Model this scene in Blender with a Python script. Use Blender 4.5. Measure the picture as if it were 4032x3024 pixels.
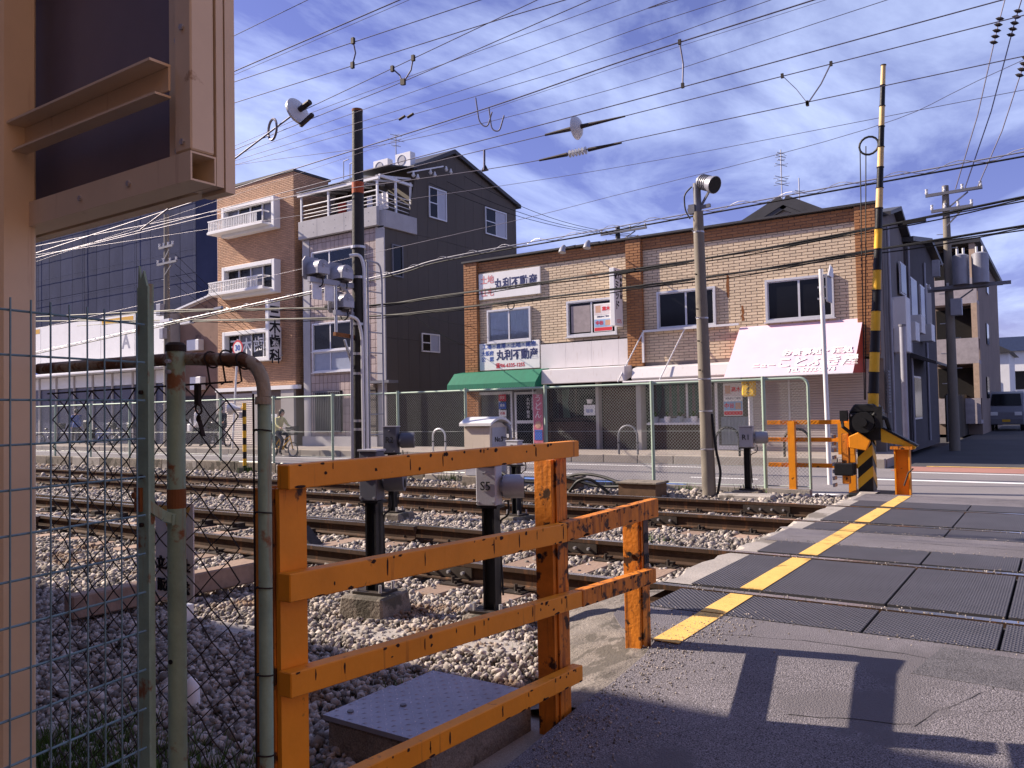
import bpy, bmesh, math, random
import numpy as np
from mathutils import Vector, Matrix
random.seed(7); rng = np.random.default_rng(7)
S = bpy.context.scene
for o in list(bpy.data.objects): bpy.data.objects.remove(o)
COL = S.collection

# ------------------------------------------------------------------ camera
YAW, PIT, ROL = math.radians(34.06645), math.radians(1.88656), math.radians(1.11681)
FPX, H = 3204.28, 1.24
FW = Vector((-math.sin(YAW)*math.cos(PIT), math.cos(YAW)*math.cos(PIT), math.sin(PIT)))
_r = Vector((math.cos(YAW), math.sin(YAW), 0)); _u = _r.cross(FW)
RT = _r*math.cos(ROL) - _u*math.sin(ROL); UP = _u*math.cos(ROL) + _r*math.sin(ROL)
cam = bpy.data.cameras.new('camera'); camo = bpy.data.objects.new('camera', cam); COL.objects.link(camo)
camo.matrix_world = Matrix(((RT.x, UP.x, -FW.x, 0), (RT.y, UP.y, -FW.y, 0), (RT.z, UP.z, -FW.z, H), (0, 0, 0, 1)))
cam.sensor_width = 36; cam.lens = FPX/4032*36; cam.clip_start = .05; cam.clip_end = 3000
S.camera = camo
S.render.resolution_x, S.render.resolution_y = 1024, 768
# survey helpers: a bearing in the photograph meets a plane of the site
def _ray(x, y): return FW + RT*((x-2016)/FPX) - UP*((y-1512)/FPX)
def atY(x, y, Y): d = _ray(x, y); return Vector((0, 0, H)) + d*(Y/d.y)
def atX(x, y, X): d = _ray(x, y); return Vector((0, 0, H)) + d*(X/d.x)
def atZ(x, y, Z): d = _ray(x, y); return Vector((0, 0, H)) + d*((Z-H)/d.z)

# ------------------------------------------------------------------ light
SUN_EL, SUN_AZ = math.radians(32.7), math.radians(14.0)      # light travels +X, a little +Y, down
W = bpy.data.worlds.new('World'); S.world = W; W.use_nodes = True
nt = W.node_tree; nt.nodes.clear()
def N(t, tree=None, **k):
    n = (tree or nt).nodes.new(t)
    for a, b in k.items(): setattr(n, a, b)
    return n
sky = N('ShaderNodeTexSky', sky_type='NISHITA', sun_disc=False, sun_elevation=SUN_EL)
# direction to the sun in plan: (-cos a, -sin a)
sky.sun_rotation = math.atan2(-math.cos(SUN_AZ), -math.sin(SUN_AZ))
sky.air_density = 1.0; sky.dust_density = .4; sky.ozone_density = 3.0; sky.altitude = 20
tc = N('ShaderNodeTexCoord'); sep = N('ShaderNodeSeparateXYZ'); nt.links.new(tc.outputs['Generated'], sep.inputs[0])
zc = N('ShaderNodeMath', operation='MAXIMUM'); zc.inputs[1].default_value = .05; nt.links.new(sep.outputs['Z'], zc.inputs[0])
zd = N('ShaderNodeMath', operation='ADD'); zd.inputs[1].default_value = .14; nt.links.new(zc.outputs[0], zd.inputs[0])
comb = N('ShaderNodeCombineXYZ')
for ax in 'XY':
    dv = N('ShaderNodeMath', operation='DIVIDE'); nt.links.new(sep.outputs[ax], dv.inputs[0]); nt.links.new(zd.outputs[0], dv.inputs[1]); nt.links.new(dv.outputs[0], comb.inputs[ax])
mp = N('ShaderNodeMapping'); mp.inputs['Rotation'].default_value = (0, 0, math.radians(62)); mp.inputs['Scale'].default_value = (1.0, .58, 1); nt.links.new(comb.outputs[0], mp.inputs[0])
nz = N('ShaderNodeTexNoise'); nz.inputs['Scale'].default_value = 1.9; nz.inputs['Detail'].default_value = 9; nz.inputs['Roughness'].default_value = .6; nz.inputs['Distortion'].default_value = .5; nt.links.new(mp.outputs[0], nz.inputs['Vector'])
cr = N('ShaderNodeValToRGB'); cr.color_ramp.elements[0].position = .42; cr.color_ramp.elements[1].position = .76; cr.color_ramp.elements[0].color = (.07, .07, .07, 1); nt.links.new(nz.outputs[0], cr.inputs[0])
tint = N('ShaderNodeMix', data_type='RGBA', blend_type='MULTIPLY'); tint.inputs[0].default_value = 1; nt.links.new(sky.outputs[0], tint.inputs[6]); tint.inputs[7].default_value = (1.08, .84, 1.42, 1)
cm = N('ShaderNodeMath', operation='MULTIPLY'); cm.inputs[1].default_value = .8; nt.links.new(cr.outputs[0], cm.inputs[0])
mx = N('ShaderNodeMix', data_type='RGBA'); nt.links.new(cm.outputs[0], mx.inputs[0]); nt.links.new(tint.outputs[2], mx.inputs[6]); mx.inputs[7].default_value = (9.4, 11.0, 15.4, 1)
bg = N('ShaderNodeBackground'); bg.inputs['Strength'].default_value = .05; nt.links.new(mx.outputs[2], bg.inputs[0])
wo = N('ShaderNodeOutputWorld'); nt.links.new(bg.outputs[0], wo.inputs[0])
sl = bpy.data.lights.new('sun', 'SUN'); sl.energy = 5.0; sl.angle = math.radians(.53); sl.color = (1.0, .86, .71)
so = bpy.data.objects.new('sun', sl); COL.objects.link(so)
sd = Vector((math.cos(SUN_AZ)*math.cos(SUN_EL), math.sin(SUN_AZ)*math.cos(SUN_EL), -math.sin(SUN_EL)))
so.rotation_euler = sd.to_track_quat('-Z', 'Y').to_euler(); so.location = (-40, -10, 40)
S.view_settings.view_transform = 'Standard'; S.view_settings.look = 'None'; S.view_settings.exposure = .98; S.view_settings.gamma = 1
S.view_settings.use_curve_mapping = False

# ------------------------------------------------------------------ materials
MATS = {}
def M(name, col, rough=.75, metal=0., var=.18, scale=6., bump=0., bscale=60., spec=.3, dirt=None, streak=None, island=0., stretch=(1, 1, 1), dthr=.6, sthr=.6, speck=0., wave=None, grid=None):
    if name in MATS: return MATS[name]
    m = bpy.data.materials.new(name); m.use_nodes = True; t = m.node_tree; t.nodes.clear(); L = t.links.new
    out = N('ShaderNodeOutputMaterial', t); b = N('ShaderNodeBsdfPrincipled', t); L(b.outputs[0], out.inputs[0])
    b.inputs['Roughness'].default_value = rough; b.inputs['Metallic'].default_value = metal; b.inputs['Specular IOR Level'].default_value = spec
    co = N('ShaderNodeTexCoord', t); mpn = N('ShaderNodeMapping', t); mpn.inputs['Scale'].default_value = stretch; L(co.outputs['Object'], mpn.inputs[0])
    n = N('ShaderNodeTexNoise', t); n.inputs['Scale'].default_value = scale; n.inputs['Detail'].default_value = 5; n.inputs['Roughness'].default_value = .65; L(mpn.outputs[0], n.inputs['Vector'])
    mr = N('ShaderNodeMapRange', t); mr.inputs[1].default_value = .25; mr.inputs[2].default_value = .75; mr.inputs[3].default_value = 1-var; mr.inputs[4].default_value = 1+var; L(n.outputs[0], mr.inputs[0])
    fac = mr.outputs[0]
    def mul(a, c):
        x = N('ShaderNodeMath', t, operation='MULTIPLY'); L(a, x.inputs[0]); L(c, x.inputs[1]); return x.outputs[0]
    if island:
        g = N('ShaderNodeNewGeometry', t); oi = N('ShaderNodeObjectInfo', t); a = N('ShaderNodeMath', t, operation='ADD'); L(g.outputs['Random Per Island'], a.inputs[0]); L(oi.outputs['Random'], a.inputs[1])
        fr = N('ShaderNodeMath', t, operation='FRACT'); L(a.outputs[0], fr.inputs[0]); m2 = N('ShaderNodeMapRange', t); m2.inputs[3].default_value = 1-island; m2.inputs[4].default_value = 1+island; L(fr.outputs[0], m2.inputs[0]); fac = mul(fac, m2.outputs[0])
    if speck:
        n3 = N('ShaderNodeTexNoise', t); n3.inputs['Scale'].default_value = 170; n3.inputs['Detail'].default_value = 2; L(co.outputs['Object'], n3.inputs['Vector'])
        m3 = N('ShaderNodeMapRange', t); m3.inputs[1].default_value = .3; m3.inputs[2].default_value = .7; m3.inputs[3].default_value = 1-speck; m3.inputs[4].default_value = 1+speck; L(n3.outputs[0], m3.inputs[0]); fac = mul(fac, m3.outputs[0])
    vm = N('ShaderNodeVectorMath', t, operation='SCALE'); vm.inputs[0].default_value = col; L(fac, vm.inputs['Scale'])
    c = vm.outputs[0]
    def over(c, colr, sc, st, lo, hi, amt=1):
        mp2 = N('ShaderNodeMapping', t); mp2.inputs['Scale'].default_value = st; mp2.inputs['Location'].default_value = (3.1, 1.7, .4); L(co.outputs['Object'], mp2.inputs[0])
        n2 = N('ShaderNodeTexNoise', t); n2.inputs['Scale'].default_value = sc; n2.inputs['Detail'].default_value = 6; n2.inputs['Roughness'].default_value = .6; L(mp2.outputs[0], n2.inputs['Vector'])
        r2 = N('ShaderNodeMapRange', t); r2.inputs[1].default_value = lo; r2.inputs[2].default_value = hi; r2.inputs[4].default_value = amt; L(n2.outputs[0], r2.inputs[0])
        mi = N('ShaderNodeMix', t, data_type='RGBA'); L(r2.outputs[0], mi.inputs[0]); L(c, mi.inputs[6]); mi.inputs[7].default_value = (*colr, 1); return mi.outputs[2]
    if streak: c = over(c, streak, 1.0, (22, 22, 1.6), sthr, sthr+.13, .85)
    if dirt: c = over(c, dirt[0], dirt[1], (1, 1, 1), dthr, dthr+.05, .95)
    L(c, b.inputs['Base Color'])
    if grid:                                        # moulded studs: two crossed waves
        hs = []
        for k in (1, -1):
            w_ = N('ShaderNodeTexWave', t); w_.inputs['Scale'].default_value = grid/20; mg = N('ShaderNodeMapping', t); mg.inputs['Rotation'].default_value = (0, 0, k*math.radians(38)); L(co.outputs['Object'], mg.inputs[0]); L(mg.outputs[0], w_.inputs['Vector']); hs.append(w_.outputs[1])
        bp = N('ShaderNodeBump', t); bp.inputs['Strength'].default_value = 1; bp.inputs['Distance'].default_value = .03; L(mul(hs[0], hs[1]), bp.inputs['Height']); L(bp.outputs[0], b.inputs['Normal'])
    if bump or wave:
        bp = N('ShaderNodeBump', t); bp.inputs['Strength'].default_value = bump or .6; bp.inputs['Distance'].default_value = .01
        if wave:
            ch = N('ShaderNodeTexWave', t); ch.inputs['Scale'].default_value = wave; L(co.outputs['Object'], ch.inputs['Vector']); L(ch.outputs[1], bp.inputs['Height'])
        else:
            nb = N('ShaderNodeTexNoise', t); nb.inputs['Scale'].default_value = bscale; nb.inputs['Detail'].default_value = 4; L(co.outputs['Object'], nb.inputs['Vector']); L(nb.outputs[0], bp.inputs['Height'])
        L(bp.outputs[0], b.inputs['Normal'])
    MATS[name] = m; return m
def glassmat(name, tint=(.94, .955, .965), clear=.75):
    if name in MATS: return MATS[name]
    m = bpy.data.materials.new(name); m.use_nodes = True; t = m.node_tree; t.nodes.clear(); L = t.links.new
    out = N('ShaderNodeOutputMaterial', t); tr = N('ShaderNodeBsdfTransparent', t); tr.inputs[0].default_value = (*tint, 1)
    gl = N('ShaderNodeBsdfGlossy', t); gl.inputs['Roughness'].default_value = .03; gl.inputs[0].default_value = (.8, .85, .9, 1)
    fr = N('ShaderNodeFresnel', t); fr.inputs[0].default_value = 1.5; mi = N('ShaderNodeMixShader', t); L(fr.outputs[0], mi.inputs[0]); L(tr.outputs[0], mi.inputs[1]); L(gl.outputs[0], mi.inputs[2]); L(mi.outputs[0], out.inputs[0])
    MATS[name] = m; return m

ORANGE = M('orange_paint', (.78, .27, .012), .5, var=.14, scale=4, bump=.12, bscale=35, dirt=((.035, .018, .01), 7), dthr=.665, streak=(.22, .06, .012), sthr=.6)
ORANGE2 = M('orange_worn', (.62, .2, .018), .6, var=.25, scale=9, bump=.3, bscale=45, dirt=((.03, .014, .008), 11), dthr=.56, streak=(.16, .045, .012), sthr=.52)
ASPH = M('asphalt', (.165, .152, .168), .9, var=.24, scale=1.1, speck=.85, bump=1., bscale=140, dirt=((.13, .12, .132), .9), dthr=.56)
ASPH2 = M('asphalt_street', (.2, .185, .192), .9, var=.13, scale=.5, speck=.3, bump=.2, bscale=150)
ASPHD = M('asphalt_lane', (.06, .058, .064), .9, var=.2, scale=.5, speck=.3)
CONC = M('concrete', (.33, .3, .275), .85, var=.22, scale=3, speck=.22, bump=.35, bscale=70, dirt=((.17, .15, .13), 2.2), dthr=.56)
CONCD = M('concrete_old', (.2, .17, .14), .9, var=.3, scale=9, speck=.35, bump=.8, bscale=60, dirt=((.08, .07, .055), 4), dthr=.54)
KERB = M('kerb_concrete', (.3, .265, .235), .88, var=.2, scale=2.5, speck=.2, island=.08, bump=.2)
SIDE = M('sidewalk_paving', (.3, .26, .235), .9, var=.16, scale=2, speck=.2)
RUBBER = M('rubber_panel', (.072, .07, .092), .6, var=.2, scale=2.5, speck=.12, spec=.4, grid=260)
YELL = M('yellow_line', (.7, .43, .12), .75, var=.12, scale=5, speck=.25, dirt=((.35, .22, .06), 7), dthr=.6)
WLINE = M('white_line', (.72, .72, .72), .75, var=.12, scale=4, speck=.2)
BLUEL = M('blue_line', (.1, .2, .5), .75, var=.15, scale=3, speck=.2)
REDP = M('red_paving', (.34, .17, .14), .85, var=.12, scale=1, speck=.2)
STONE = M('ballast_stone', (.285, .25, .225), .9, var=.35, scale=20, island=.7, dirt=((.2, .13, .085), 1.1), dthr=.6, bump=.4, bscale=60)
BED = M('ballast_earth', (.12, .105, .095), .95, var=.35, scale=16, bump=1, bscale=40)
RAILTOP = M('rail_steel', (.5, .5, .52), .22, .9, var=.08, scale=20)
RAILRUST = M('rail_rust', (.055, .03, .018), .85, .0, var=.35, scale=9, streak=(.16, .07, .03), sthr=.55)
WOOD = M('sleeper_timber', (.3, .21, .16), .85, var=.28, scale=4, stretch=(14, 2, 2), bump=.4, bscale=30, island=.2)
IRON = M('dark_iron', (.045, .035, .03), .65, .3, var=.4, scale=15)
BLACKP = M('black_paint', (.012, .012, .014), .45, var=.3, scale=8, bump=.2, bscale=30)
POLEC = M('pole_concrete', (.2, .175, .145), .85, var=.2, scale=3, speck=.2, stretch=(1, 1, .3), streak=(.16, .14, .12), sthr=.6)
POLED = M('pole_dark', (.028, .024, .021), .6, var=.3, scale=8, bump=.5, bscale=25)
GREEN = M('green_pipe', (.25, .35, .25), .55, .0, var=.25, scale=7, bump=.25, bscale=50, dirt=((.2, .075, .025), 7), dthr=.58, streak=(.27, .11, .035), sthr=.575)
GREENR = M('green_pipe_rusty', (.28, .235, .165), .7, var=.35, scale=9, bump=.6, bscale=60, dirt=((.14, .06, .022), 11), dthr=.5)
FGREEN = M('fence_green', (.36, .46, .38), .5, .2, var=.12, scale=5)
FWIRE = M('fence_wire', (.4, .43, .42), .5, .4, var=.1)
RWIRE = M('rusty_wire', (.03, .02, .015), .8, .2, var=.4, scale=30)
MWIRE = M('mesh_wire', (.16, .25, .27), .5, .3, var=.2, scale=20)
BEIGE = M('beige_paint', (.72, .56, .37), .42, var=.09, scale=2.5, streak=(.5, .33, .2), sthr=.64, dirt=((.4, .25, .14), 9), dthr=.7, bump=.05, bscale=20)
PANELB = M('board_back', (.19, .165, .2), .35, .0, var=.12, scale=2)
WHITE = M('white_paint', (.76, .75, .75), .55, var=.06, scale=2, streak=(.5, .46, .42), sthr=.66)
WHITEM = M('white_metal', (.7, .69, .7), .4, .1, var=.05, scale=3)
GREYM = M('grey_metal', (.3, .3, .34), .45, .3, var=.12, scale=4, streak=(.26, .25, .26), sthr=.62)
GREYD = M('grey_steel_dark', (.16, .16, .18), .5, .3, var=.15, scale=4)
BOXG = M('box_grey', (.4, .4, .45), .5, .1, var=.08, scale=5, speck=.08)
GALV = M('galvanised', (.5, .5, .52), .4, .6, var=.12, scale=12)
CABINET = M('cabinet_paint', (.58, .5, .42), .55, var=.1, scale=3, streak=(.46, .38, .3), sthr=.6)
ALU = M('aluminium_frame', (.62, .61, .62), .4, .4, var=.06, scale=4)
DARKGL = M('dark_glass', (.008, .008, .01), .12, var=.2, scale=2, spec=.22)
GLASS = glassmat('window_glass')
INK = M('black_ink', (.015, .015, .02), .7, var=.05)
NAVY = M('navy_ink', (.02, .03, .12), .7, var=.05)
RED = M('red_ink', (.55, .03, .05), .6, var=.05)
PINKR = M('pink_ink', (.62, .22, .22), .6, var=.05)
BLUE = M('blue_ink', (.04, .1, .4), .6, var=.05)
CURT = M('curtain_cloth', (.6, .6, .66), .9, var=.12, scale=4)
CURTG = M('curtain_green', (.12, .2, .14), .9, var=.2, scale=4)
TILE = M('facade_tile', (.62, .49, .345), .6, var=.1, scale=.8, island=.1, streak=(.36, .25, .19), sthr=.66, bump=.1, bscale=40, dirt=((.36, .19, .1), 1.1), dthr=.7)
TILEB = M('brown_tile', (.33, .15, .06), .6, var=.14, scale=1.2, island=.13, bump=.1, bscale=40, streak=(.2, .08, .03), sthr=.68)
BRICK = M('apartment_brick', (.5, .29, .175), .7, var=.1, scale=1, island=.12, bump=.1, bscale=50)
MORT = M('mortar', (.17, .115, .09), .9, var=.15, scale=4)
MORTL = M('mortar_light', (.24, .2, .175), .9, var=.15, scale=4)
GTILE = M('grey_wall_tile', (.4, .32, .3), .65, var=.14, scale=3, island=.1, bump=.5, bscale=25)
GMORT = M('grey_tile_joint', (.14, .11, .1), .9, var=.1)
SIDING = M('dark_siding', (.085, .069, .056), .6, var=.12, scale=.6, island=.06, stretch=(1, 1, .3))
EXPC = M('exposed_concrete', (.4, .385, .4), .8, var=.13, scale=1.5, speck=.1, streak=(.26, .24, .24), sthr=.62)
RENDERB = M('brown_render', (.24, .15, .115), .9, var=.16, scale=1.2, dirt=((.12, .075, .06), 1.6), dthr=.6)
SHEET = M('scaffold_sheet', (.05, .056, .1), .95, spec=.05, var=.2, scale=.7, island=.12, stretch=(1, 1, .4))
AWNG = M('green_canvas', (.006, .14, .08), .7, var=.15, scale=2, stretch=(3, 1, 1))
AWNP = M('pink_canvas', (.72, .52, .59), .75, var=.06, scale=1.4, streak=(.74, .52, .56), sthr=.64)
AWNR = M('red_canvas', (.42, .05, .02), .7, var=.1)
FASC = M('white_fascia', (.66, .63, .64), .45, var=.07, scale=1.4, streak=(.48, .42, .38), sthr=.6)
SHUT = M('shutter_metal', (.42, .37, .36), .5, .2, var=.08, scale=2, island=.04)
RUSTST = M('rust_stain', (.2, .075, .025), .85, var=.3, scale=9)
SKIN = M('skin', (.5, .3, .22), .6, var=.06)
HAIR = M('hair', (.015, .011, .01), .6, var=.2, scale=30)
JACK = M('yellow_jacket', (.62, .58, .3), .85, var=.12, scale=8)
WJACK = M('white_jacket', (.66, .64, .66), .85, var=.1, scale=8)
DCLOTH = M('dark_cloth', (.03, .03, .04), .85, var=.3, scale=8)
BCLOTH = M('blue_cloth', (.04, .09, .34), .85, var=.2, scale=8)
TYRE = M('tyre_rubber', (.02, .02, .021), .8, var=.2)
YFRAME = M('yellow_enamel', (.6, .34, .03), .4, var=.06)
GRASS = M('grass_blade', (.06, .11, .018), .8, var=.3, scale=10, island=.4)
CABLE = M('black_cable', (.012, .012, .013), .6, var=.2)
CWIRE = M('copper_wire', (.13, .12, .16), .5, .4, var=.2)
PORC = M('porcelain', (.62, .62, .64), .3, var=.05)
DARK = M('dark_interior', (.012, .011, .012), .9, var=.3)
DBRICK = M('dark_brick', (.07, .045, .035), .8, var=.15, scale=2, island=.15)
ROOFM = M('roof_metal', (.06, .058, .062), .5, .2, var=.15, scale=2)
PALEW = M('pale_render', (.4, .37, .36), .85, var=.12, scale=.9, streak=(.26, .23, .21), sthr=.62)
WOODY = M('yellow_machine', (.75, .42, .03), .5, var=.1, scale=6)
YRED = M('orange_pale', (.55, .3, .12), .6, var=.2)

# ------------------------------------------------------------------ builders
WLOC = {}
def _tag(o, label=None, cat=None, group=None, kind=None):
    if label: o['label'] = label
    if cat: o['category'] = cat
    if group: o['group'] = group
    if kind: o['kind'] = kind
    return o
def thing(name, label, cat, loc, group=None):
    o = bpy.data.objects.new(name, None); COL.objects.link(o); o.empty_display_size = .1
    o.location = loc; WLOC[o.name] = Vector(loc); return _tag(o, label, cat, group)
def structure(name, loc=(0, 0, 0)):
    o = bpy.data.objects.new(name, None); COL.objects.link(o); o.location = loc; WLOC[o.name] = Vector(loc); o['kind'] = 'structure'; return o
def place(name, mesh, loc, parent=None, scale=None, rot=None, **k):      # an object at a world position (parents never rotate)
    o = bpy.data.objects.new(name, mesh); COL.objects.link(o); loc = Vector(loc); WLOC[o.name] = loc
    if parent: o.parent = parent; o.location = loc - WLOC[parent.name]
    else: o.location = loc
    if scale: o.scale = scale
    if rot: o.rotation_euler = rot
    return _tag(o, **k)
def frame_of(d):
    d = Vector(d).normalized(); a = Vector((0, 0, 1)) if abs(d.z) < .9 else Vector((1, 0, 0))
    s = d.cross(a).normalized(); return s, d.cross(s).normalized()
class MB:
    def __init__(s): s.v = []; s.f = []; s.m = []
    def add(s, v, f, m=0):
        b = len(s.v); s.v += [tuple(x) for x in v]; s.f += [tuple(i+b for i in q) for q in f]; s.m += [m]*len(f); return s
    def box(s, x0, x1, y0, y1, z0, z1, m=0, R=None, c=None):
        v = [Vector((x, y, z)) for z in (z0, z1) for y in (y0, y1) for x in (x0, x1)]
        if R is not None: c = Vector(c); v = [R @ (p-c) + c for p in v]
        return s.add(v, [(0, 2, 3, 1), (4, 5, 7, 6), (0, 1, 5, 4), (2, 6, 7, 3), (1, 3, 7, 5), (0, 4, 6, 2)], m)
    def bar(s, a, b, w, h, m=0, up=(0, 0, 1)):                     # rectangular bar from a to b
        a, b = Vector(a), Vector(b); d = (b-a).normalized(); u = Vector(up)
        if abs(d.dot(u)) > .95: u = Vector((0, 1, 0))
        sd = d.cross(u).normalized()*w/2; uu = sd.cross(d).normalized()*h/2
        v = [p+i*sd+j*uu for p in (a, b) for i, j in ((-1, -1), (1, -1), (1, 1), (-1, 1))]
        return s.add(v, [(3, 2, 1, 0), (4, 5, 6, 7), (0, 1, 5, 4), (1, 2, 6, 5), (2, 3, 7, 6), (3, 0, 4, 7)], m)
    def tube(s, pts, r, n=6, m=0, cap=True):
        pts = [Vector(p) for p in pts]; k = len(pts); rr = r if isinstance(r, (list, tuple)) else [r]*k; v = []; S0 = None
        for i, p in enumerate(pts):
            d = (pts[min(i+1, k-1)] - pts[max(i-1, 0)])
            if S0 is None: a, b = frame_of(d)
            else:
                d = d.normalized(); a = (S0 - d*S0.dot(d)).normalized(); b = d.cross(a)
            S0 = a
            v += [p + rr[i]*(math.cos(2*math.pi*j/n)*a + math.sin(2*math.pi*j/n)*b) for j in range(n)]
        f = [(i*n+j, i*n+(j+1) % n, (i+1)*n+(j+1) % n, (i+1)*n+j) for i in range(k-1) for j in range(n)]
        if cap: f += [tuple(range(n))[::-1], tuple(range((k-1)*n, k*n))]
        return s.add(v, f, m)
    def cyl(s, a, b, r, r2=None, n=12, m=0): return s.tube([a, b], [r, r if r2 is None else r2], n, m)
    def prism(s, poly, off, m=0):                                   # polygon of 3-D points swept by a vector
        n = len(poly); p = [Vector(q) for q in poly]; o = Vector(off)
        return s.add(p+[q+o for q in p], [tuple(range(n))[::-1], tuple(range(n, 2*n))]+[(i, (i+1) % n, n+(i+1) % n, n+i) for i in range(n)], m)
    def quad(s, *p, m=0): return s.add(p, [tuple(range(len(p)))], m)
    def ball(s, c, r, n=8, k=6, sc=(1, 1, 1), m=0):
        c = Vector(c); v = []; f = []
        for i in range(k+1):
            t = math.pi*i/k
            for j in range(n): v.append(c+Vector((r*sc[0]*math.sin(t)*math.cos(2*math.pi*j/n), r*sc[1]*math.sin(t)*math.sin(2*math.pi*j/n), r*sc[2]*math.cos(t))))
        f = [(i*n+j, i*n+(j+1) % n, (i+1)*n+(j+1) % n, (i+1)*n+j) for i in range(k) for j in range(n)]
        return s.add(v, f, m)
    def ring(s, c, ax, R, r, n=20, k=6, m=0, a0=0, a1=2*math.pi):
        a, b = frame_of(ax); c = Vector(c); st = n
        pts = [c+R*(math.cos(a0+(a1-a0)*i/st)*a+math.sin(a0+(a1-a0)*i/st)*b) for i in range(st+1)]
        return s.tube(pts, r, k, m, cap=(a1-a0) < 6.2)
    def mesh(s, mats, off=(0, 0, 0), smooth=False, bevel=0):
        me = bpy.data.meshes.new('m'); o = Vector(off)
        me.from_pydata([(x-o.x, y-o.y, z-o.z) for x, y, z in s.v], [], s.f)
        for m in (mats if isinstance(mats, (list, tuple)) else [mats]): me.materials.append(m)
        me.polygons.foreach_set('material_index', s.m)
        bm = bmesh.new(); bm.from_mesh(me); bmesh.ops.recalc_face_normals(bm, faces=bm.faces)
        if bevel: bmesh.ops.bevel(bm, geom=[e for e in bm.edges if len(e.link_faces) == 2 and e.calc_face_angle(0) > .5], offset=bevel, segments=1, affect='EDGES', profile=.5)
        bm.to_mesh(me); bm.free()
        if smooth: 
            me.polygons.foreach_set('use_smooth', [True]*len(me.polygons)); me.set_sharp_from_angle(angle=math.radians(40))
        me.update(); return me
    def obj(s, name, mats, parent=None, loc=None, smooth=False, bevel=0, **k):
        base = Vector(loc) if loc is not None else (WLOC[parent.name] if parent else Vector((0, 0, 0)))
        me = s.mesh(mats, base, smooth, bevel); me.name = name
        return place(name, me, base, parent, **k)
def raw_mesh(name, V, F, mat):                                     # numpy triangles
    me = bpy.data.meshes.new(name); me.vertices.add(len(V)); me.vertices.foreach_set('co', V.astype(np.float32).ravel())
    me.loops.add(F.size); me.loops.foreach_set('vertex_index', F.astype(np.int32).ravel()); me.polygons.add(len(F))
    me.polygons.foreach_set('loop_start', np.arange(len(F), dtype=np.int32)*F.shape[1]); me.polygons.foreach_set('loop_total', np.full(len(F), F.shape[1], dtype=np.int32))
    me.materials.append(mat); me.update(calc_edges=True); return me
def cut(rect, holes):
    out = [rect]
    for h in holes:
        nx = []
        for (a, b, c, d) in out:
            A, B, C, D = h
            if B <= a or A >= b or D <= c or C >= d: nx.append((a, b, c, d)); continue
            if A > a: nx.append((a, A, c, d))
            if B < b: nx.append((B, b, c, d))
            a2, b2 = max(a, A), min(b, B)
            if C > c: nx.append((a2, b2, c, C))
            if D < d: nx.append((a2, b2, D, d))
        out = nx
    return out
def tilewall(parent, name, mat, P, du, nrm, u0, u1, z0, z1, tw, th, gap, holes=(), bond=.5, near=None, most=300, proud=.012, first=None):
    """Tiles on a wall plane: point P + du*u, z; nrm points out of the wall. The most visible ones are single parts, the rest one part."""
    P, du, nrm = Vector(P), Vector(du), Vector(nrm); R = []; row = 0; z = z0
    while z < z1-1e-4:
        zt = min(z+th, z1); u = u0-(tw*bond*(row % 2))
        while u < u1-1e-4:
            a, b = max(u, u0)+gap/2, min(u+tw, u1)-gap/2
            if b-a > .01 and zt-z > gap*1.5:
                for q in cut((a, b, z+gap/2, zt-gap/2), holes):
                    if q[1]-q[0] > .012 and q[3]-q[2] > .012: R.append(q)
            u += tw
        z += th; row += 1
    key = near or (lambda q: -(P+du*(q[0]+q[1])/2+Vector((0, 0, (q[2]+q[3])/2))).length)
    R.sort(key=key, reverse=True)
    def five(mb, q):
        a, b, c, d = q
        def p(u, z, o): return P+du*u+Vector((0, 0, z))+nrm*o
        e = min(.004, gap/3)
        v = [p(a, c, 0), p(b, c, 0), p(b, d, 0), p(a, d, 0), p(a+e, c+e, proud), p(b-e, c+e, proud), p(b-e, d-e, proud), p(a+e, d-e, proud)]
        mb.add(v, [(4, 5, 6, 7), (0, 1, 5, 4), (1, 2, 6, 5), (2, 3, 7, 6), (3, 0, 4, 7)])
    cache = {}
    for q in R[:most]:
        k = (round(q[1]-q[0], 3), round(q[3]-q[2], 3)); c = P+du*q[0]+Vector((0, 0, q[2]))
        if k not in cache:
            mb = MB(); five(mb, q); cache[k] = mb.mesh(mat, c)
        place(name, cache[k], c, parent)
    if R[most:]:
        mb = MB()
        for q in R[most:]: five(mb, q)
        mb.obj(name+'_field', mat, parent, kind='stuff')
def text(s, size, mat, pos, nrm, parent, name='lettering', align='CENTER', thick=.0, vertical=False, spacing=1.0, depth=.004, sx=1.0, up=(0, 0, 1)):
    """Flat lettering standing on a surface; pos = centre (or left end) on the surface."""
    nrm = Vector(nrm).normalized(); up = Vector(up).normalized(); xa = up.cross(nrm).normalized(); up = nrm.cross(xa)
    c = bpy.data.curves.new('t', 'FONT'); c.body = '\n'.join(s) if vertical else s; c.size = size; c.align_x = align; c.align_y = 'CENTER'
    c.offset = thick; c.extrude = depth/2; c.space_line = spacing if vertical else 1; c.space_character = 1 if vertical else spacing; c.resolution_u = 2
    o = bpy.data.objects.new('t', c); COL.objects.link(o)
    bpy.context.view_layer.update(); dg = bpy.context.evaluated_depsgraph_get()
    me = bpy.data.meshes.new_from_object(o.evaluated_get(dg)); bpy.data.objects.remove(o); bpy.data.curves.remove(c)
    Mx = Matrix((xa*sx, up, nrm)).transposed(); 
    me.transform(Mx.to_4x4()); me.materials.clear(); me.materials.append(mat)
    return place(name, me, Vector(pos)+nrm*(depth/2+.001), parent)
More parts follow.
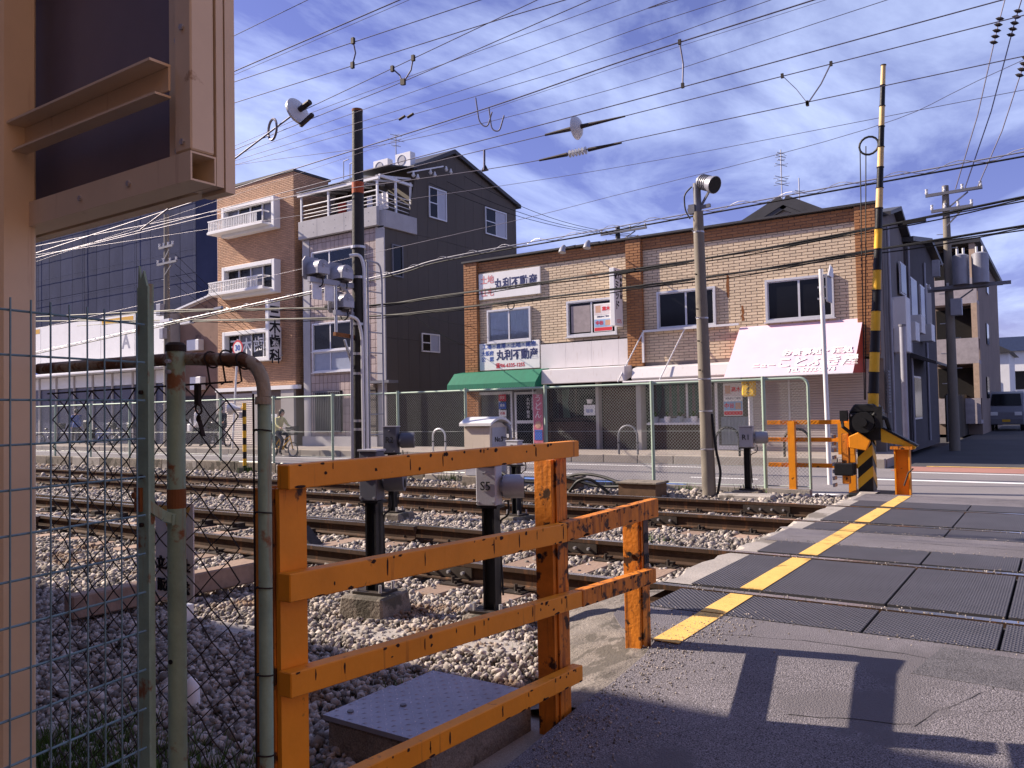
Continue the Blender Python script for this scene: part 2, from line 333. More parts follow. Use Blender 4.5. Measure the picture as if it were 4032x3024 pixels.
def bend(pts, rad=.1, n=5):                                        # polyline with rounded corners
    P = [Vector(p) for p in pts]; out = [P[0]]
    for i in range(1, len(P)-1):
        a, b = (P[i-1]-P[i]), (P[i+1]-P[i]); r = min(rad, a.length*.49, b.length*.49); s, e = P[i]+a.normalized()*r, P[i]+b.normalized()*r
        for k in range(n+1):
            t = k/n; out.append((1-t)**2*s+2*t*(1-t)*P[i]+t*t*e)
    return out+[P[-1]]
def Rz(a): return Matrix.Rotation(a, 3, 'Z')

# ================================================================== SETTING
b = MB(); b.box(-900, 900, -400, 1600, -1.0, -.34); b.obj('ground', ASPHD, kind='structure')
# street behind the fence, ramp up to the crossing
mb = MB(); mb.quad((-160, 12.85, -.2), (90, 12.85, -.2), (90, 19.6, -.2), (-160, 19.6, -.2)); 
mb.add([(-160, 12.85, -.2), (90, 12.85, -.2), (90, 12.85, -.5), (-160, 12.85, -.5)], [(0, 1, 2, 3)])
st = mb.obj('street', ASPH2, kind='structure')
def sheet(name, mat, x0, x1, y0, y1, z, parent, **k):
    m = MB(); m.box(x0, x1, y0, y1, z-.003, z+.001); return m.obj(name, mat, parent, **k)
sheet('lane_line', WLINE, -60, -7.2, 18.62, 18.74, -.195, st)
for i in range(9): sheet('lane_dash', WLINE, -40+i*4.2, -38.6+i*4.2, 15.9, 16.02, -.195, st)
sheet('blue_lane_mark', BLUEL, -9.8, -5.9, 13.75, 14.7, -.195, st)
for i in range(5):
    x = -5.4+i*.62; m = MB(); m.prism([(x, 13.35, -.198), (x+.36, 13.35, -.198), (x+.56, 13.75, -.198), (x+.2, 13.75, -.198)], (0, 0, .004)); m.obj('hatch_mark', WLINE, st)
sheet('stop_line', WLINE, -3.3, 4, 16.6, 16.85, -.195, st); sheet('edge_line', YELL, -2.6, 6, 20.4, 20.55, -.192, st); sheet('edge_line', WLINE, -2.9, 6, 18.55, 18.67, -.195, st)
sheet('red_paving', REDP, -3.1, 6, 18.95, 20.3, -.194, st)
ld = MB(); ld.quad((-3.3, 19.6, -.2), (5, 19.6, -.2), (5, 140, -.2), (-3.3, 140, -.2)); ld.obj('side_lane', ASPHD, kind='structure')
# sidewalk with kerbstones
sw = MB(); sw.box(-160, -3.3, 19.76, 23, -.5, 0); sw = sw.obj('sidewalk', SIDE, kind='structure')
kb = MB(); kb.box(0, .985, 0, .17, -.3, .012); kbm = kb.mesh(KERB, bevel=.012)
for i in range(48): place('kerbstone', kbm, (-4.3-i*1.0, 19.585, 0), sw)
m = MB(); m.box(-160, -51.4, 19.585, 19.755, -.4, .01); m.obj('kerb_run', KERB, sw)
m = MB(); m.box(-52, -4.4, 19.78, 19.95, .001, .004); m.obj('tactile_edge', M('pale_edge', (.5, .42, .3), .85, speck=.2), sw)

# crossing: asphalt, rubber panels, yellow line
cx = structure('crossing_road', (0, 0, 0))
X0, X1 = -2.36, 6.0
m = MB(); m.box(-2.2, X1, 4.6, 11.4, -.3, -.06); m.obj('crossing_base', ASPHD, cx)
def ragged(y0, y1, n, x, zt, name, xin, amp=.05, drop=.22, run=.22):
    m = MB(); L = []
    for i in range(n+1):
        y = y0+(y1-y0)*i/n; e = x+random.uniform(-amp, amp); L.append(((xin, y, zt), (e, y, zt), (e-run*random.uniform(.6, 1.3), y, zt-drop)))
    for i in range(n):
        a, c = L[i], L[i+1]; m.quad(a[0], a[1], c[1], c[0]); m.quad(a[1], a[2], c[2], c[1])
    return m.obj(name, ASPH if 'asphalt' in name else CONC, cx)
def gz(y): return -.095*max(0, min(4.1-y, 2.9))  # the approach falls away towards the photographer
def near_asphalt():
    m = MB()                                    # near pavement, its left edge follows the safety fence
    edge = [(-1.8, -9), (-1.82, 1.2), (-1.83, 2.0), (-1.84, 2.6), (-1.84, 3.25), (-1.82, 3.47), (-1.82, 3.85), (-1.86, 4.1), (-2.12, 4.2), (-2.3, 4.45), (-2.36, 4.73)]
    for (xa, ya), (xb, yb) in zip(edge, edge[1:]):
        za, zb = gz(ya), gz(yb); m.quad((xa, ya, za), (X1, ya, za), (X1, yb, zb), (xb, yb, zb)); m.quad((xa, ya, za), (xb, yb, zb), (xb-.02, yb, -.5), (xa-.02, ya, -.5))
    m.quad((-2.36, 4.73, 0), (X1, 4.73, 0), (X1, 4.73, -.2), (-2.36, 4.73, -.2)); m.obj('near_asphalt', ASPH, cx)
near_asphalt()
m = MB(); m.quad((-2.34, 7.6, 0), (X1, 7.6, 0), (X1, 8.42, 0), (-2.34, 8.42, 0)); m.quad((-2.34, 7.6, 0), (X1, 7.6, 0), (X1, 7.6, -.1), (-2.34, 7.6, -.1)); m.quad((-2.34, 8.42, 0), (X1, 8.42, 0), (X1, 8.42, -.1), (-2.34, 8.42, -.1)); m.obj('middle_asphalt', ASPH, cx)
m = MB(); m.quad((-2.3, 11.22, 0), (X1, 11.22, 0), (X1, 12.1, 0), (-2.3, 12.1, 0)); m.quad((-2.3, 12.1, 0), (X1, 12.1, 0), (X1, 13.3, -.19), (-2.3, 13.3, -.19)); m.quad((-2.3, 11.22, 0), (X1, 11.22, 0), (X1, 11.22, -.1), (-2.3, 11.22, -.1)); m.obj('far_asphalt', ASPH, cx)
for a, c in ((5.46, 6.8), (6.94, 7.6), (7.6, 8.42), (8.42, 8.98), (9.12, 10.46), (10.6, 11.22), (11.22, 12.6)): ragged(a, c, 8, -2.4, -.004, 'mortar_edge', -2.2)
m = MB(); E_ = [(-1.86, 3.2), (-1.86, 3.5), (-1.86, 3.9), (-2.1, 4.15), (-2.3, 4.45), (-2.36, 4.9), (-2.36, 5.33)]; Lr = [((x+.06, y, gz(y)-.004), (x-.04+random.uniform(-.03, .03), y, gz(y)-.012), (x-.3-random.uniform(0, .1), y+.02, gz(y)-.08-random.uniform(0, .03)), (x-.62-random.uniform(0, .12), y+.05, -.24)) for (x0, y0), (x1, y1) in zip(E_, E_[1:]) for k in range(4) for x, y in [(x0+(x1-x0)*k/4, y0+(y1-y0)*k/4)]]
for a, c in zip(Lr, Lr[1:]):
    for k in range(3): m.quad(a[k], a[k+1], c[k+1], c[k])
m.obj('mortar_apron', M('apron_mortar', (.17, .15, .135), .95, var=.35, scale=5, speck=.5, bump=1, bscale=60, dirt=((.09, .08, .07), 5), dthr=.52), cx, smooth=True)
RA, RB, RC, RD = 5.38, 6.88, 9.05, 10.53
def panel(x0, x1, y0, y1):
    m = MB(); m.box(x0+.008, x1-.008, y0, y1, -.08, .002); m.m[1] = 1
    m.obj('rubber_panel', [M('rubber_side', (.05, .048, .055), .7), RUBBER], cx)
for (y0, y1) in ((4.74, RA-.085), (RA+.1, RB-.1), (RB+.085, 7.59), (8.43, RC-.085), (RC+.1, RD-.1), (RD+.085, 11.21)):
    for x0, x1 in ((-2.22, -.95), (-.95, -.31), (-.31, .95), (.95, 2.2)): panel(x0, x1, y0, y1)
for y in (RA, RB, RC, RD):
    for s in (-1, 1): m = MB(); a, c = sorted((y+s*.036, y+s*.09)); m.box(-2.22, X1, a, c, -.2, -.03); m.obj('flange_filler', M('filler_rubber', (.04, .038, .042), .8), cx)
for (y0, y1, z) in ((4.05, 4.735, .0015), (4.75, RA-.09, .004), (RA+.105, RB-.105, .004), (RB+.09, 7.58, .004), (7.61, 8.41, .0015), (8.44, RC-.09, .004), (RC+.105, RD-.105, .004), (RD+.09, 11.2, .004), (11.23, 11.95, .0015)):
    sheet('yellow_stripe', YELL, -1.865, -1.715, y0, y1, z+.002, cx)

# ballast bed and stones
SPOTS = []
bd = MB(); nx, ny = 60, 30
gx = np.linspace(-90, -2.25, nx); gy = np.linspace(-1.5, 12.84, ny)
for y in gy:
    for x in gx: bd.v.append((x, y, -.225+random.uniform(-.02, .02)+(.02 if y < 4.2 else 0)))
bd.f = [(j*nx+i, j*nx+i+1, (j+1)*nx+i+1, (j+1)*nx+i) for j in range(ny-1) for i in range(nx-1)]; bd.m = [0]*len(bd.f)
bed = bd.obj('ballast_bed', BED, kind='structure')
m = MB(); m.box(-2.26, -1.845, -2, 3.9, -.5, -.19); m.obj('fence_footing', CONC, bed)

# tracks
SLEEP = []
def rail_poly(y, top=0.0):
    h = [(.0325, 0), (.0325, -.035), (.008, -.05), (.008, -.13), (.062, -.142), (.062, -.153)]
    return [(y+a, top+c) for a, c in h]+[(y-a, top+c) for a, c in h[::-1]]
def rail(name, pts, parent):                    # pts: (x, y) polyline, swept profile
    m = MB(); pr = rail_poly(0); n = len(pr)
    for x, y in pts: m.v += [(x, y+a, c) for a, c in pr]
    for k in range(len(pts)-1):
        for i in range(n):
            j = (i+1) % n; m.f.append((k*n+i, k*n+j, (k+1)*n+j, (k+1)*n+i)); m.m.append(1 if i == n-1 else 0)
    e = (len(pts)-1)*n; m.f += [tuple(range(n)), tuple(range(e, e+n))]; m.m += [0, 0]
    return m.obj(name, [RAILRUST, RAILTOP], parent)
sm = MB(); sm.box(-.12, .12, -1.22, 1.22, -.15, 0); smesh = sm.mesh(WOOD, bevel=.008)
pm = MB(); pm.box(-.09, .09, -.17, .17, 0, .012)
for s in (-1, 1):
    pm.box(-.035, .035, s*.055-.03, s*.055+.03, .012, .04); pm.cyl((0, s*.1, .01), (0, s*.1, .065), .014, n=6); pm.cyl((.05, s*.135, .01), (.05, s*.135, .035), .012, n=6)
pmesh = pm.mesh(IRON)
def track(label, ya, yb, xs, skip=None):
    t = thing('railway_track', label, 'track', (-12, (ya+yb)/2, -.16), 'main line tracks')
    rail('rail', [(-85, ya), (X1, ya)], t); rail('rail', [(-85, yb), (X1, yb)], t)
    yc = (ya+yb)/2
    for x in xs:
        place('sleeper', smesh, (x, yc, -.17), t); SLEEP.append((x-.13, x+.13, yc-1.23, yc+1.23))
        if x > -26:
            for y in (ya, yb): place('rail_chair', pmesh, (x, y, -.17), t)
    return t
t1 = track('nearer railway track running under the two tall sensor boxes', RA, RB, [-2.95-.62*i for i in range(52)])
t2 = track('farther railway track beside the green chain-link fence', RC, RD, [-2.9-.6*i for i in range(52)])
# joints with fishplates and bolts
fm = MB(); fm.box(-.3, .3, -.012, .012, -.045, .045)
for i in range(4): fm.cyl((-.22+i*.147, -.012, 0), (-.22+i*.147, -.045, 0), .014, n=6, m=1)
fmesh = fm.mesh([IRON, GALV])
for x, y, t in ((-4.35, RA, t1), (-4.0, RB, t1), (-4.1, RC, t2), (-3.2, RD, t2), (-12, RA, t1), (-10.6, RC, t2)): place('fishplate', fmesh, (x, y-.024, -.085), t)
# turnout blades and the check rail beside the near track
rail('switch_rail', [(-20, RB-.42), (-12, RB-.25), (-7, RB-.115), (-5.9, RB-.09)], t1)
rail('switch_rail', [(-20, RA-.55), (-14, RA-.2), (-11, RA-.09)], t1)
for i in range(10):
    x = -7.4-.62*i; m = MB(); m.box(x-.1, x+.1, RB-.55, RB+.2, -.168, -.15); m.box(x-.05, x+.05, RB-.33-.02*i, RB-.2-.02*i, -.15, -.1); m.cyl((x, RB-.38, -.15), (x, RB-.38, -.08), .016, n=6); m.obj('slide_plate', IRON, t1)
m = MB(); m.prism([(-7.1, 6.05, -.17), (-6.72, 6.05, -.17), (-6.95, 6.05, .02)], (0, .16, 0)); m.obj('switch_bracket', IRON, t1)

# stones: many small crushed pieces, one object
ico = bmesh.new(); bmesh.ops.create_icosphere(ico, subdivisions=1, radius=1)
IV = np.array([v.co[:] for v in ico.verts]); IF = np.array([[v.index for v in f.verts] for f in ico.faces]); ico.free()
def inview(x, y, z, pad=260):
    q = np.stack([x, y, z-H], -1); d = q@np.array(FW); ok = d > .3; px = 2016+FPX*(q@np.array(RT))/np.maximum(d, .1); py = 1512-FPX*(q@np.array(UP))/np.maximum(d, .1)
    return ok & (px > -pad) & (px < 4032+pad) & (py < 3024+pad*2), d
def stones():
    P = []
    for (x0, x1, dens, r, d0, d1) in ((-9, -2.2, 2000, .0175, 0, 6.2), (-14, -2.2, 800, .024, 6.2, 11.5), (-22, -2.2, 330, .034, 11.5, 19), (-42, -8, 95, .05, 19, 42)):
        n = int((x1-x0)*11.5*dens); x = rng.uniform(x0, x1, n); y = rng.uniform(.75, 12.5, n); ok, d = inview(x, y, np.full(n, -.18)); ok &= (d >= d0) & (d < d1)
        x, y = x[ok], y[ok]; P.append(np.stack([x, y, np.full(len(x), r)*rng.choice([.5, .8, 1., 1.15, 1.5], len(x), p=[.15, .3, .3, .17, .08])*rng.uniform(.85, 1.15, len(x))], -1))
    P = np.concatenate(P)
    keep = np.ones(len(P), bool)
    for (a, c, e, f) in SLEEP: keep &= ~((P[:, 0] > a) & (P[:, 0] < c) & (P[:, 1] > e) & (P[:, 1] < f) & (rng.random(len(P)) < .93))
    for y in (RA, RB, RC, RD): keep &= ~(np.abs(P[:, 1]-y) < .075)
    edge = np.interp(P[:, 1], [0, 3.2, 4.3, 4.9, 13], [-2.28, -2.28, -2.45, -2.5, -2.5]); keep &= P[:, 0] < edge
    keep &= ~((P[:, 0] > -3) & (P[:, 1] < 1.75)); 
    P = P[keep]; n = len(P)
    z = -.20+rng.uniform(-.005, .03, n); y = P[:, 1]
    z += np.where(y < 4.6, .035, 0)+np.where((y > 7.5) & (y < 8.5), .02, 0)+np.where(y > 11.3, .07*np.clip((y-11.3)/.6, 0, 1), 0)
    q = rng.normal(size=(n, 4)); q /= np.linalg.norm(q, axis=1)[:, None]; w, a, c, e = q.T
    R = np.stack([np.stack([1-2*(c*c+e*e), 2*(a*c-e*w), 2*(a*e+c*w)], -1), np.stack([2*(a*c+e*w), 1-2*(a*a+e*e), 2*(c*e-a*w)], -1), np.stack([2*(a*e-c*w), 2*(c*e+a*w), 1-2*(a*a+c*c)], -1)], 1)
    V = IV[None]*rng.uniform(.5, 1.4, (n, 12, 1))*rng.uniform(.7, 1.35, (n, 1, 3))*P[:, 2][:, None, None]
    V = np.einsum('nij,nkj->nki', R, V)+np.stack([P[:, 0], P[:, 1], z], -1)[:, None]
    F = IF[None]+(np.arange(n)*12)[:, None, None]
    me = raw_mesh('ballast_stones', V.reshape(-1, 3), F.reshape(-1, 3), STONE)
    o = bpy.data.objects.new('ballast_stones', me); COL.objects.link(o); _tag(o, 'grey crushed ballast stones lying between and beside the rails', 'ballast', kind='stuff'); print('stones', n)
stones()
# grass at the foot of the gate
def grass():
    n = 9000; x = rng.uniform(-3.7, -2.3, n); y = 1.0+1.25*rng.beta(1.2, 2.2, n); V = np.zeros((n, 3, 3)); h = rng.uniform(.05, .2, n); a = rng.uniform(0, 6.28, n); l = rng.uniform(.02, .1, n)
    V[:, 0] = np.stack([x-.005*np.cos(a), y-.005*np.sin(a), np.full(n, -.2)], -1); V[:, 1] = np.stack([x+.005*np.cos(a), y+.005*np.sin(a), np.full(n, -.2)], -1); V[:, 2] = np.stack([x+l*np.sin(a), y+l*np.cos(a), -.2+h], -1)
    o = bpy.data.objects.new('grass', raw_mesh('grass', V.reshape(-1, 3), np.arange(n*3).reshape(-1, 3), GRASS)); COL.objects.link(o); _tag(o, 'dark grass tufts at the foot of the green gate', 'grass', kind='stuff')
grass()

# wear of the near pavement: cracks, loose grit, a few weeds along the fence foot
def crack(pts):
    m = MB(); P = []
    for (x0, y0), (x1, y1) in zip(pts, pts[1:]):
        n = 7
        for k in range(n): u = k/n; P.append((x0+(x1-x0)*u+random.uniform(-.02, .02), y0+(y1-y0)*u+random.uniform(-.02, .02)))
    for (xa, ya), (xb, yb) in zip(P, P[1:]):
        w = random.uniform(.0015, .004); m.quad((xa-w, ya-w, gz(ya-w)+.0016), (xa+w, ya+w, gz(ya+w)+.0016), (xb+w, yb+w, gz(yb+w)+.0016), (xb-w, yb-w, gz(yb-w)+.0016))
    m.obj('crack', M('crack_dark', (.03, .028, .03), .95), cx)
crack([(-1.5, 3.0), (-1.0, 3.5), (-.55, 3.62), (.2, 4.3)]); crack([(-.55, 3.62), (-.3, 4.1), (-.32, 4.7)]); crack([(-1.75, 4.3), (-1.1, 4.45), (-.2, 4.4), (.8, 4.55)]); crack([(-2.2, 7.9), (-1.2, 8.0), (.1, 7.95)])
m = MB(); m.prism([(-.62, 4.14, 0), (-.05, 4.11, 0), (.1, 4.6, 0), (-.55, 4.66, 0)], (0, 0, .0018)); m.obj('asphalt_patch', M('patch_asphalt', (.105, .1, .11), .9, var=.2, speck=.7, bump=.8, bscale=150), cx)
def grit():
    n = 2200; x = np.concatenate([rng.normal(-1.72, .15, n//2), rng.uniform(-2.2, .5, n//2)]); y = np.concatenate([rng.uniform(2.6, 4.7, n//2), rng.choice([RA, RB, RC, 4.74, 7.6, 8.42], n//2)+rng.normal(0, .06, n//2)])
    r = rng.uniform(.0015, .006, n); ex = np.interp(y, [2.4, 3.1, 3.85, 4.15, 4.45, 20], [-1.82, -1.83, -1.81, -2.05, -2.2, -2.2]); k = x > ex; x, y, r = x[k], y[k], r[k]; n = len(x)
    V = IV[None]*rng.uniform(.6, 1.3, (n, 12, 1))*r[:, None, None]+np.stack([x, y, .003-.095*np.clip(4.1-y, 0, 2.9)], -1)[:, None]; F = IF[None]+(np.arange(n)*12)[:, None, None]
    o = bpy.data.objects.new('loose_grit', raw_mesh('loose_grit', V.reshape(-1, 3), F.reshape(-1, 3), STONE)); COL.objects.link(o); _tag(o, 'loose grit scattered over the crossing asphalt and rail gaps', 'grit', kind='stuff')
grit()
def weeds():
    V = []
    for (cx_, cy, n, h) in ((-4.05, 12.45, 90, .14), (-5.1, 12.5, 70, .12), (-6.3, 12.5, 60, .16), (-9.9, 12.45, 80, .2), (-13.2, 12.4, 80, .18), (-2.45, 4.0, 60, .08), (-2.6, 3.1, 70, .1), (-3.6, 7.9, 40, .1), (-16, 12.4, 80, .2)):
        for k in range(n):
            x, y = random.gauss(cx_, .12), random.gauss(cy, .05); a = random.uniform(0, 6.28); hh = h*random.uniform(.4, 1.2); l = random.uniform(.01, .07); w = .006; z = -.17 if cy < 10 else -.1
            V.append([(x-w*math.cos(a), y-w*math.sin(a), z), (x+w*math.cos(a), y+w*math.sin(a), z), (x+l*math.sin(a), y+l*math.cos(a), z+hh)])
    V = np.array(V); n = len(V); o = bpy.data.objects.new('weeds', raw_mesh('weeds', V.reshape(-1, 3), np.arange(n*3).reshape(-1, 3), GRASS)); COL.objects.link(o); _tag(o, 'thin weeds along the foot of the far fence and the ballast edge', 'weeds', kind='stuff')
weeds()

# ================================================================== FOREGROUND
# notice board seen from behind, on a beige column
def notice_board():
    t = thing('notice_board', 'tall beige steel notice board seen from behind, dark back panel', 'sign board', (-2.6, 1.22, -.2))
    m = MB(); xc = atY(146, 1500, 1.275).x; m.box(xc-.11, xc, 1.17, 1.275, -.2, 4.2); m.obj('column', BEIGE, t, bevel=.008)
    xr, yb, yf = -1.822, 1.25, 1.33; t_ = .025
    m = MB(); m.box(-4.3, -1.99, 1.332, 1.34, 1.86, 4.2); m.obj('back_panel', PANELB, t)
    def hollow(name, z, w=.076):                # open square tube running along the board
        m = MB(); th = .005
        for (y0, y1, z0, z1) in ((yb, yb+w, z, z+th), (yb, yb+w, z+w-th, z+w), (yb, yb+th, z+th, z+w-th), (yb+w-th, yb+w, z+th, z+w-th)): m.box(-4.3, xr, y0, y1, z0, z1)
        m.obj(name, BEIGE, t)
    hollow('bottom_beam', 1.845)
    m = MB(); m.box(xr-.07, xr, 1.252, 1.322, 1.925, 4.2); m.obj('end_upright', BEIGE, t, bevel=.004)
    m = MB(); m.box(xr-.15, xr-.074, 1.29, 1.33, 1.925, 4.2); m.obj('end_flange', BEIGE, t)
    m = MB(); m.box(xr-.1, xr+.0, 1.328, 1.350, 1.845, 4.2); m.obj('board_edge', BEIGE, t); m = MB(); m.box(xr-.1, xr+.002, 1.354, 1.384, 1.835, 4.2); m.obj('board_edge', BEIGE, t)
    m = MB(); m.box(-4.3, xr-.1, 1.345, 1.384, 1.845, 1.88); m.obj('lower_trim', BEIGE, t)
    for z in (2.09, 2.78):                      # angle irons across the back
        m = MB(); m.box(-4.3, xr-.075, 1.185, 1.245, z+.062, z+.069); m.box(-4.3, xr-.075, 1.238, 1.244, z, z+.061); m.box(-4.3, xr-.075, 1.2, 1.245, z-.02, z-.014); m.obj('angle_iron', BEIGE, t)
    for z in (1.95, 2.25, 2.55):
        for x in (xr-.035, xr-.112): m = MB(); y_ = 1.252 if x > xr-.07 else 1.29; m.cyl((x, y_, z), (x, y_-.006, z), .008, n=6); m.obj('bolt', GALV, t)
    for x in (-2.35, -2.1): m = MB(); m.cyl((x, yb, 1.883), (x, yb-.006, 1.883), .008, n=6); m.obj('bolt', GALV, t)
    m = MB(); m.cyl((-2.8, 1.17, 2.4), (-2.8, 1.1, 2.4), .03); m.box(-2.88, -2.7, 1.1, 1.165, 2.33, 2.345); m.box(-2.88, -2.7, 1.1, 1.165, 2.44, 2.455); m.obj('clamp', GALV, t)
notice_board()

# welded wire panel that ends at a weathered green angle post
def wire_panel():
    t = thing('wire_mesh_fence', 'green welded wire fence panel in front of the beige column', 'fence', (-2.05, 1.26, -.2))
    a, c = Vector((-2.05, 1.262, 0)), Vector((-1.90, .48, 0)); L = (c-a).length; d = (c-a)/L
    for k in range(18):
        z = 1.492-.1025*k; m = MB(); m.tube([a+Vector((0, 0, z)), c+Vector((0, 0, z))], .0030, 6); m.obj('horizontal_wire', MWIRE, t)
    for k in range(1, 17):
        p = a+d*(.05*k-.02); m = MB(); m.tube([p+Vector((.006, 0, -.2)), p+Vector((.006, 0, 1.52))], .0024, 6); m.obj('vertical_wire', MWIRE, t)
    m = MB(); x, y = -2.082, 1.297                # ragged-topped angle post
    m.box(x-.026, x+.024, y-.02, y-.014, -.2, 1.60); m.box(x-.026, x-.02, y-.014, y+.026, -.2, 1.615)
    m.prism([(x-.022, y-.02, 1.6), (x+.02, y-.02, 1.6), (x+.004, y-.02, 1.645), (x-.008, y-.02, 1.62), (x-.018, y-.02, 1.66)], (0, .006, 0))
    m.obj('angle_post', GREEN, t)
    for z in (1.31, 1.08, .95): m = MB(); m.cyl((x, y-.022, z), (x, y-.03, z), .006, n=8); m.obj('bolt', RWIRE, t)
wire_panel()

# pipe-framed chain-link gate
def zigzag(mb, x0, x1, z0, z1, y, p, r, n=5, ok=None, ph=.09):
    nw = int((x1-x0)/(p/2)); nz = int((z1-z0)/(ph/2))
    for i in range(nw):
        pts = []
        for k in range(nz+1):
            x = x0+i*p/2+(p/2 if (k+i) % 2 else 0)*1.0; z = z1-k*ph/2; q = Vector((x, y+(.004 if k % 2 else -.004), z))
            if ok and not ok(q): 
                if len(pts) > 1: mb.tube(pts, r, n)
                pts = []; continue
            pts.append(q)
        if len(pts) > 1: mb.tube(pts, r, n)
def pipe_gate():
    t = thing('pipe_gate', 'rusty green pipe gate filled with dark chain-link', 'gate', (-1.785, 1.44, -.2))
    pts = bend([(-1.785, 1.44, -.2), (-1.785, 1.445, 1.39), (-2.15, 1.43, 1.412), (-2.9, 1.4, 1.415)], .1, 7)
    k = 4
    m = MB(); m.tube(pts[:2]+[], .0185, 14); m.obj('upright_pipe', GREEN, t, smooth=True)
    m = MB(); m.tube(pts[1:], .0188, 14); m.obj('top_pipe', GREENR, t, smooth=True)
    m = MB(); m.tube([(-1.785, 1.44, 1.27), (-1.785, 1.441, 1.29)], .0215, 14); m.obj('pipe_joint', GREENR, t)
    m = MB(); zigzag(m, -2.86, -1.83, -.15, 1.33, 1.428, .124, .0024, 5, ok=lambda q: (q.x < -1.80) and not (q.x > -1.9 and q.z > 1.31)); m.obj('chain_link', RWIRE, t, label='dark rusted diamond wire mesh')
    m = MB(); m.tube([(-2.9, 1.428, 1.33), (-1.9, 1.43, 1.335)], .003, 6); m.obj('tension_wire', RWIRE, t)
    m = MB(); m.tube([(-1.812, 1.43, -.15), (-1.812, 1.43, 1.3)], .003, 6); m.obj('tension_wire', RWIRE, t)
    for z in (.1, .34, .55, .78, .98, 1.2): m = MB(); m.ring((-1.787, 1.441, z), (0, .15, 1), .0215, .0022, 16, 5); m.tube([(-1.8, 1.425, z), (-1.815, 1.43, z-.012)], .002, 5); m.obj('wire_tie', RWIRE, t)
    for x in (-1.93, -2.0, -1.86): m = MB(); m.ring((x, 1.436, 1.392 if x > -1.9 else 1.402), (1, 0, .25), .024, .0026, 16, 5); m.tube([(x, 1.42, 1.39), (x+.006, 1.425, 1.335), (x-.012, 1.425, 1.33)], .0028, 5); m.obj('wire_tie', RWIRE, t)
    g = thing('gate_post', 'capped round green gate post streaked with rust', 'post', (-2.117, 1.40, -.2))
    m = MB(); m.tube([(-2.117, 1.40, -.2), (-2.117, 1.40, 1.43)], .0255, 20); m.obj('pipe', GREEN, g, smooth=True)
    m = MB(); m.tube([(-2.117, 1.40, 1.43), (-2.117, 1.40, 1.448), (-2.117, 1.40, 1.456)], [.0285, .0285, .02], 20); m.obj('cap', RWIRE, g)
    m = MB(); m.tube([(-2.117, 1.40, .98), (-2.117, 1.40, 1.035)], .0262, 20); m.obj('rust_band', RUSTST, g)
    for z in (1.40, 1.37): m = MB(); m.cyl((-2.11, 1.377, z), (-2.105, 1.362, z), .006, n=8); m.obj('bolt', GALV, g)
    for z in (.55, .02): m = MB(); m.cyl((-2.112, 1.376, z), (-2.111, 1.3735, z), .007, n=10); m.obj('bolt_hole', BLACKP, g)
    h = thing('gate_latch', 'rusty strap latch tying the two green posts', 'latch', (-2.1, 1.36, 1.0))
    m = MB(); m.tube(bend([(-2.1, 1.3, 1.03), (-2.1, 1.27, .985), (-2.075, 1.33, .955), (-2.085, 1.372, .95), (-2.12, 1.372, .955), (-2.15, 1.38, .95)], .02, 4), [.008]*1+[.009]*26, 6) if False else m.bar((-2.1, 1.275, 1.02), (-2.093, 1.345, .965), .008, .026).bar((-2.093, 1.345, .965), (-2.085, 1.37, .955), .008, .028).bar((-2.145, 1.372, .962), (-2.08, 1.366, .952), .008, .03); m.obj('strap', GREEN, h)
    m = MB(); m.box(-2.112, -2.085, 1.268, 1.277, .985, 1.05); m.cyl((-2.098, 1.266, 1.03), (-2.098, 1.256, 1.03), .009, n=8); m.obj('bolt_plate', RUSTST, h)
    kx = thing('padlock', 'dark padlock with a hanging key on the gate mesh', 'padlock', (-2.03, 1.42, 1.28))
    m = MB(); m.box(-2.05, -2.03, 1.413, 1.423, 1.275, 1.335); m.obj('body', RWIRE, kx)
    m = MB(); m.ring((-2.04, 1.42, 1.262), (0, 1, .2), .014, .003, 12, 5); m.obj('ring', RWIRE, kx)
    m = MB(); m.ball((-2.04, 1.42, 1.235), .012, sc=(1, .3, 1)); m.bar((-2.036, 1.42, 1.23), (-2.018, 1.42, 1.185), .012, .004, up=(1, 0, 0)); m.obj('key', RWIRE, kx)
    p = thing('warning_placard', 'white and yellow warning placard between the green posts', 'placard', (-2.2, 1.47, .9))
    x0, x1, y = -2.31, -2.12, 1.455
    m = MB(); m.box(x0, x1, y, y+.004, .70, .985); m.obj('plate', WHITE, p)
    m = MB(); m.prism([(x0+.02, y-.0015, .975), (x1-.01, y-.0015, .975), ((x0+x1)/2+.005, y-.0015, .855)], (0, .0012, 0)); m.obj('warning_triangle', YELL, p)
    text('立入禁止', .042, INK, ((x0+x1)/2, y, .80), (0, -1, 0), p, thick=.001); text('阪急電鉄', .04, INK, ((x0+x1)/2, y, .735), (0, -1, 0), p, thick=.001); text('危険', .03, INK, ((x0+x1)/2+.004, y-.002, .945), (0, -1, 0), p)
pipe_gate()

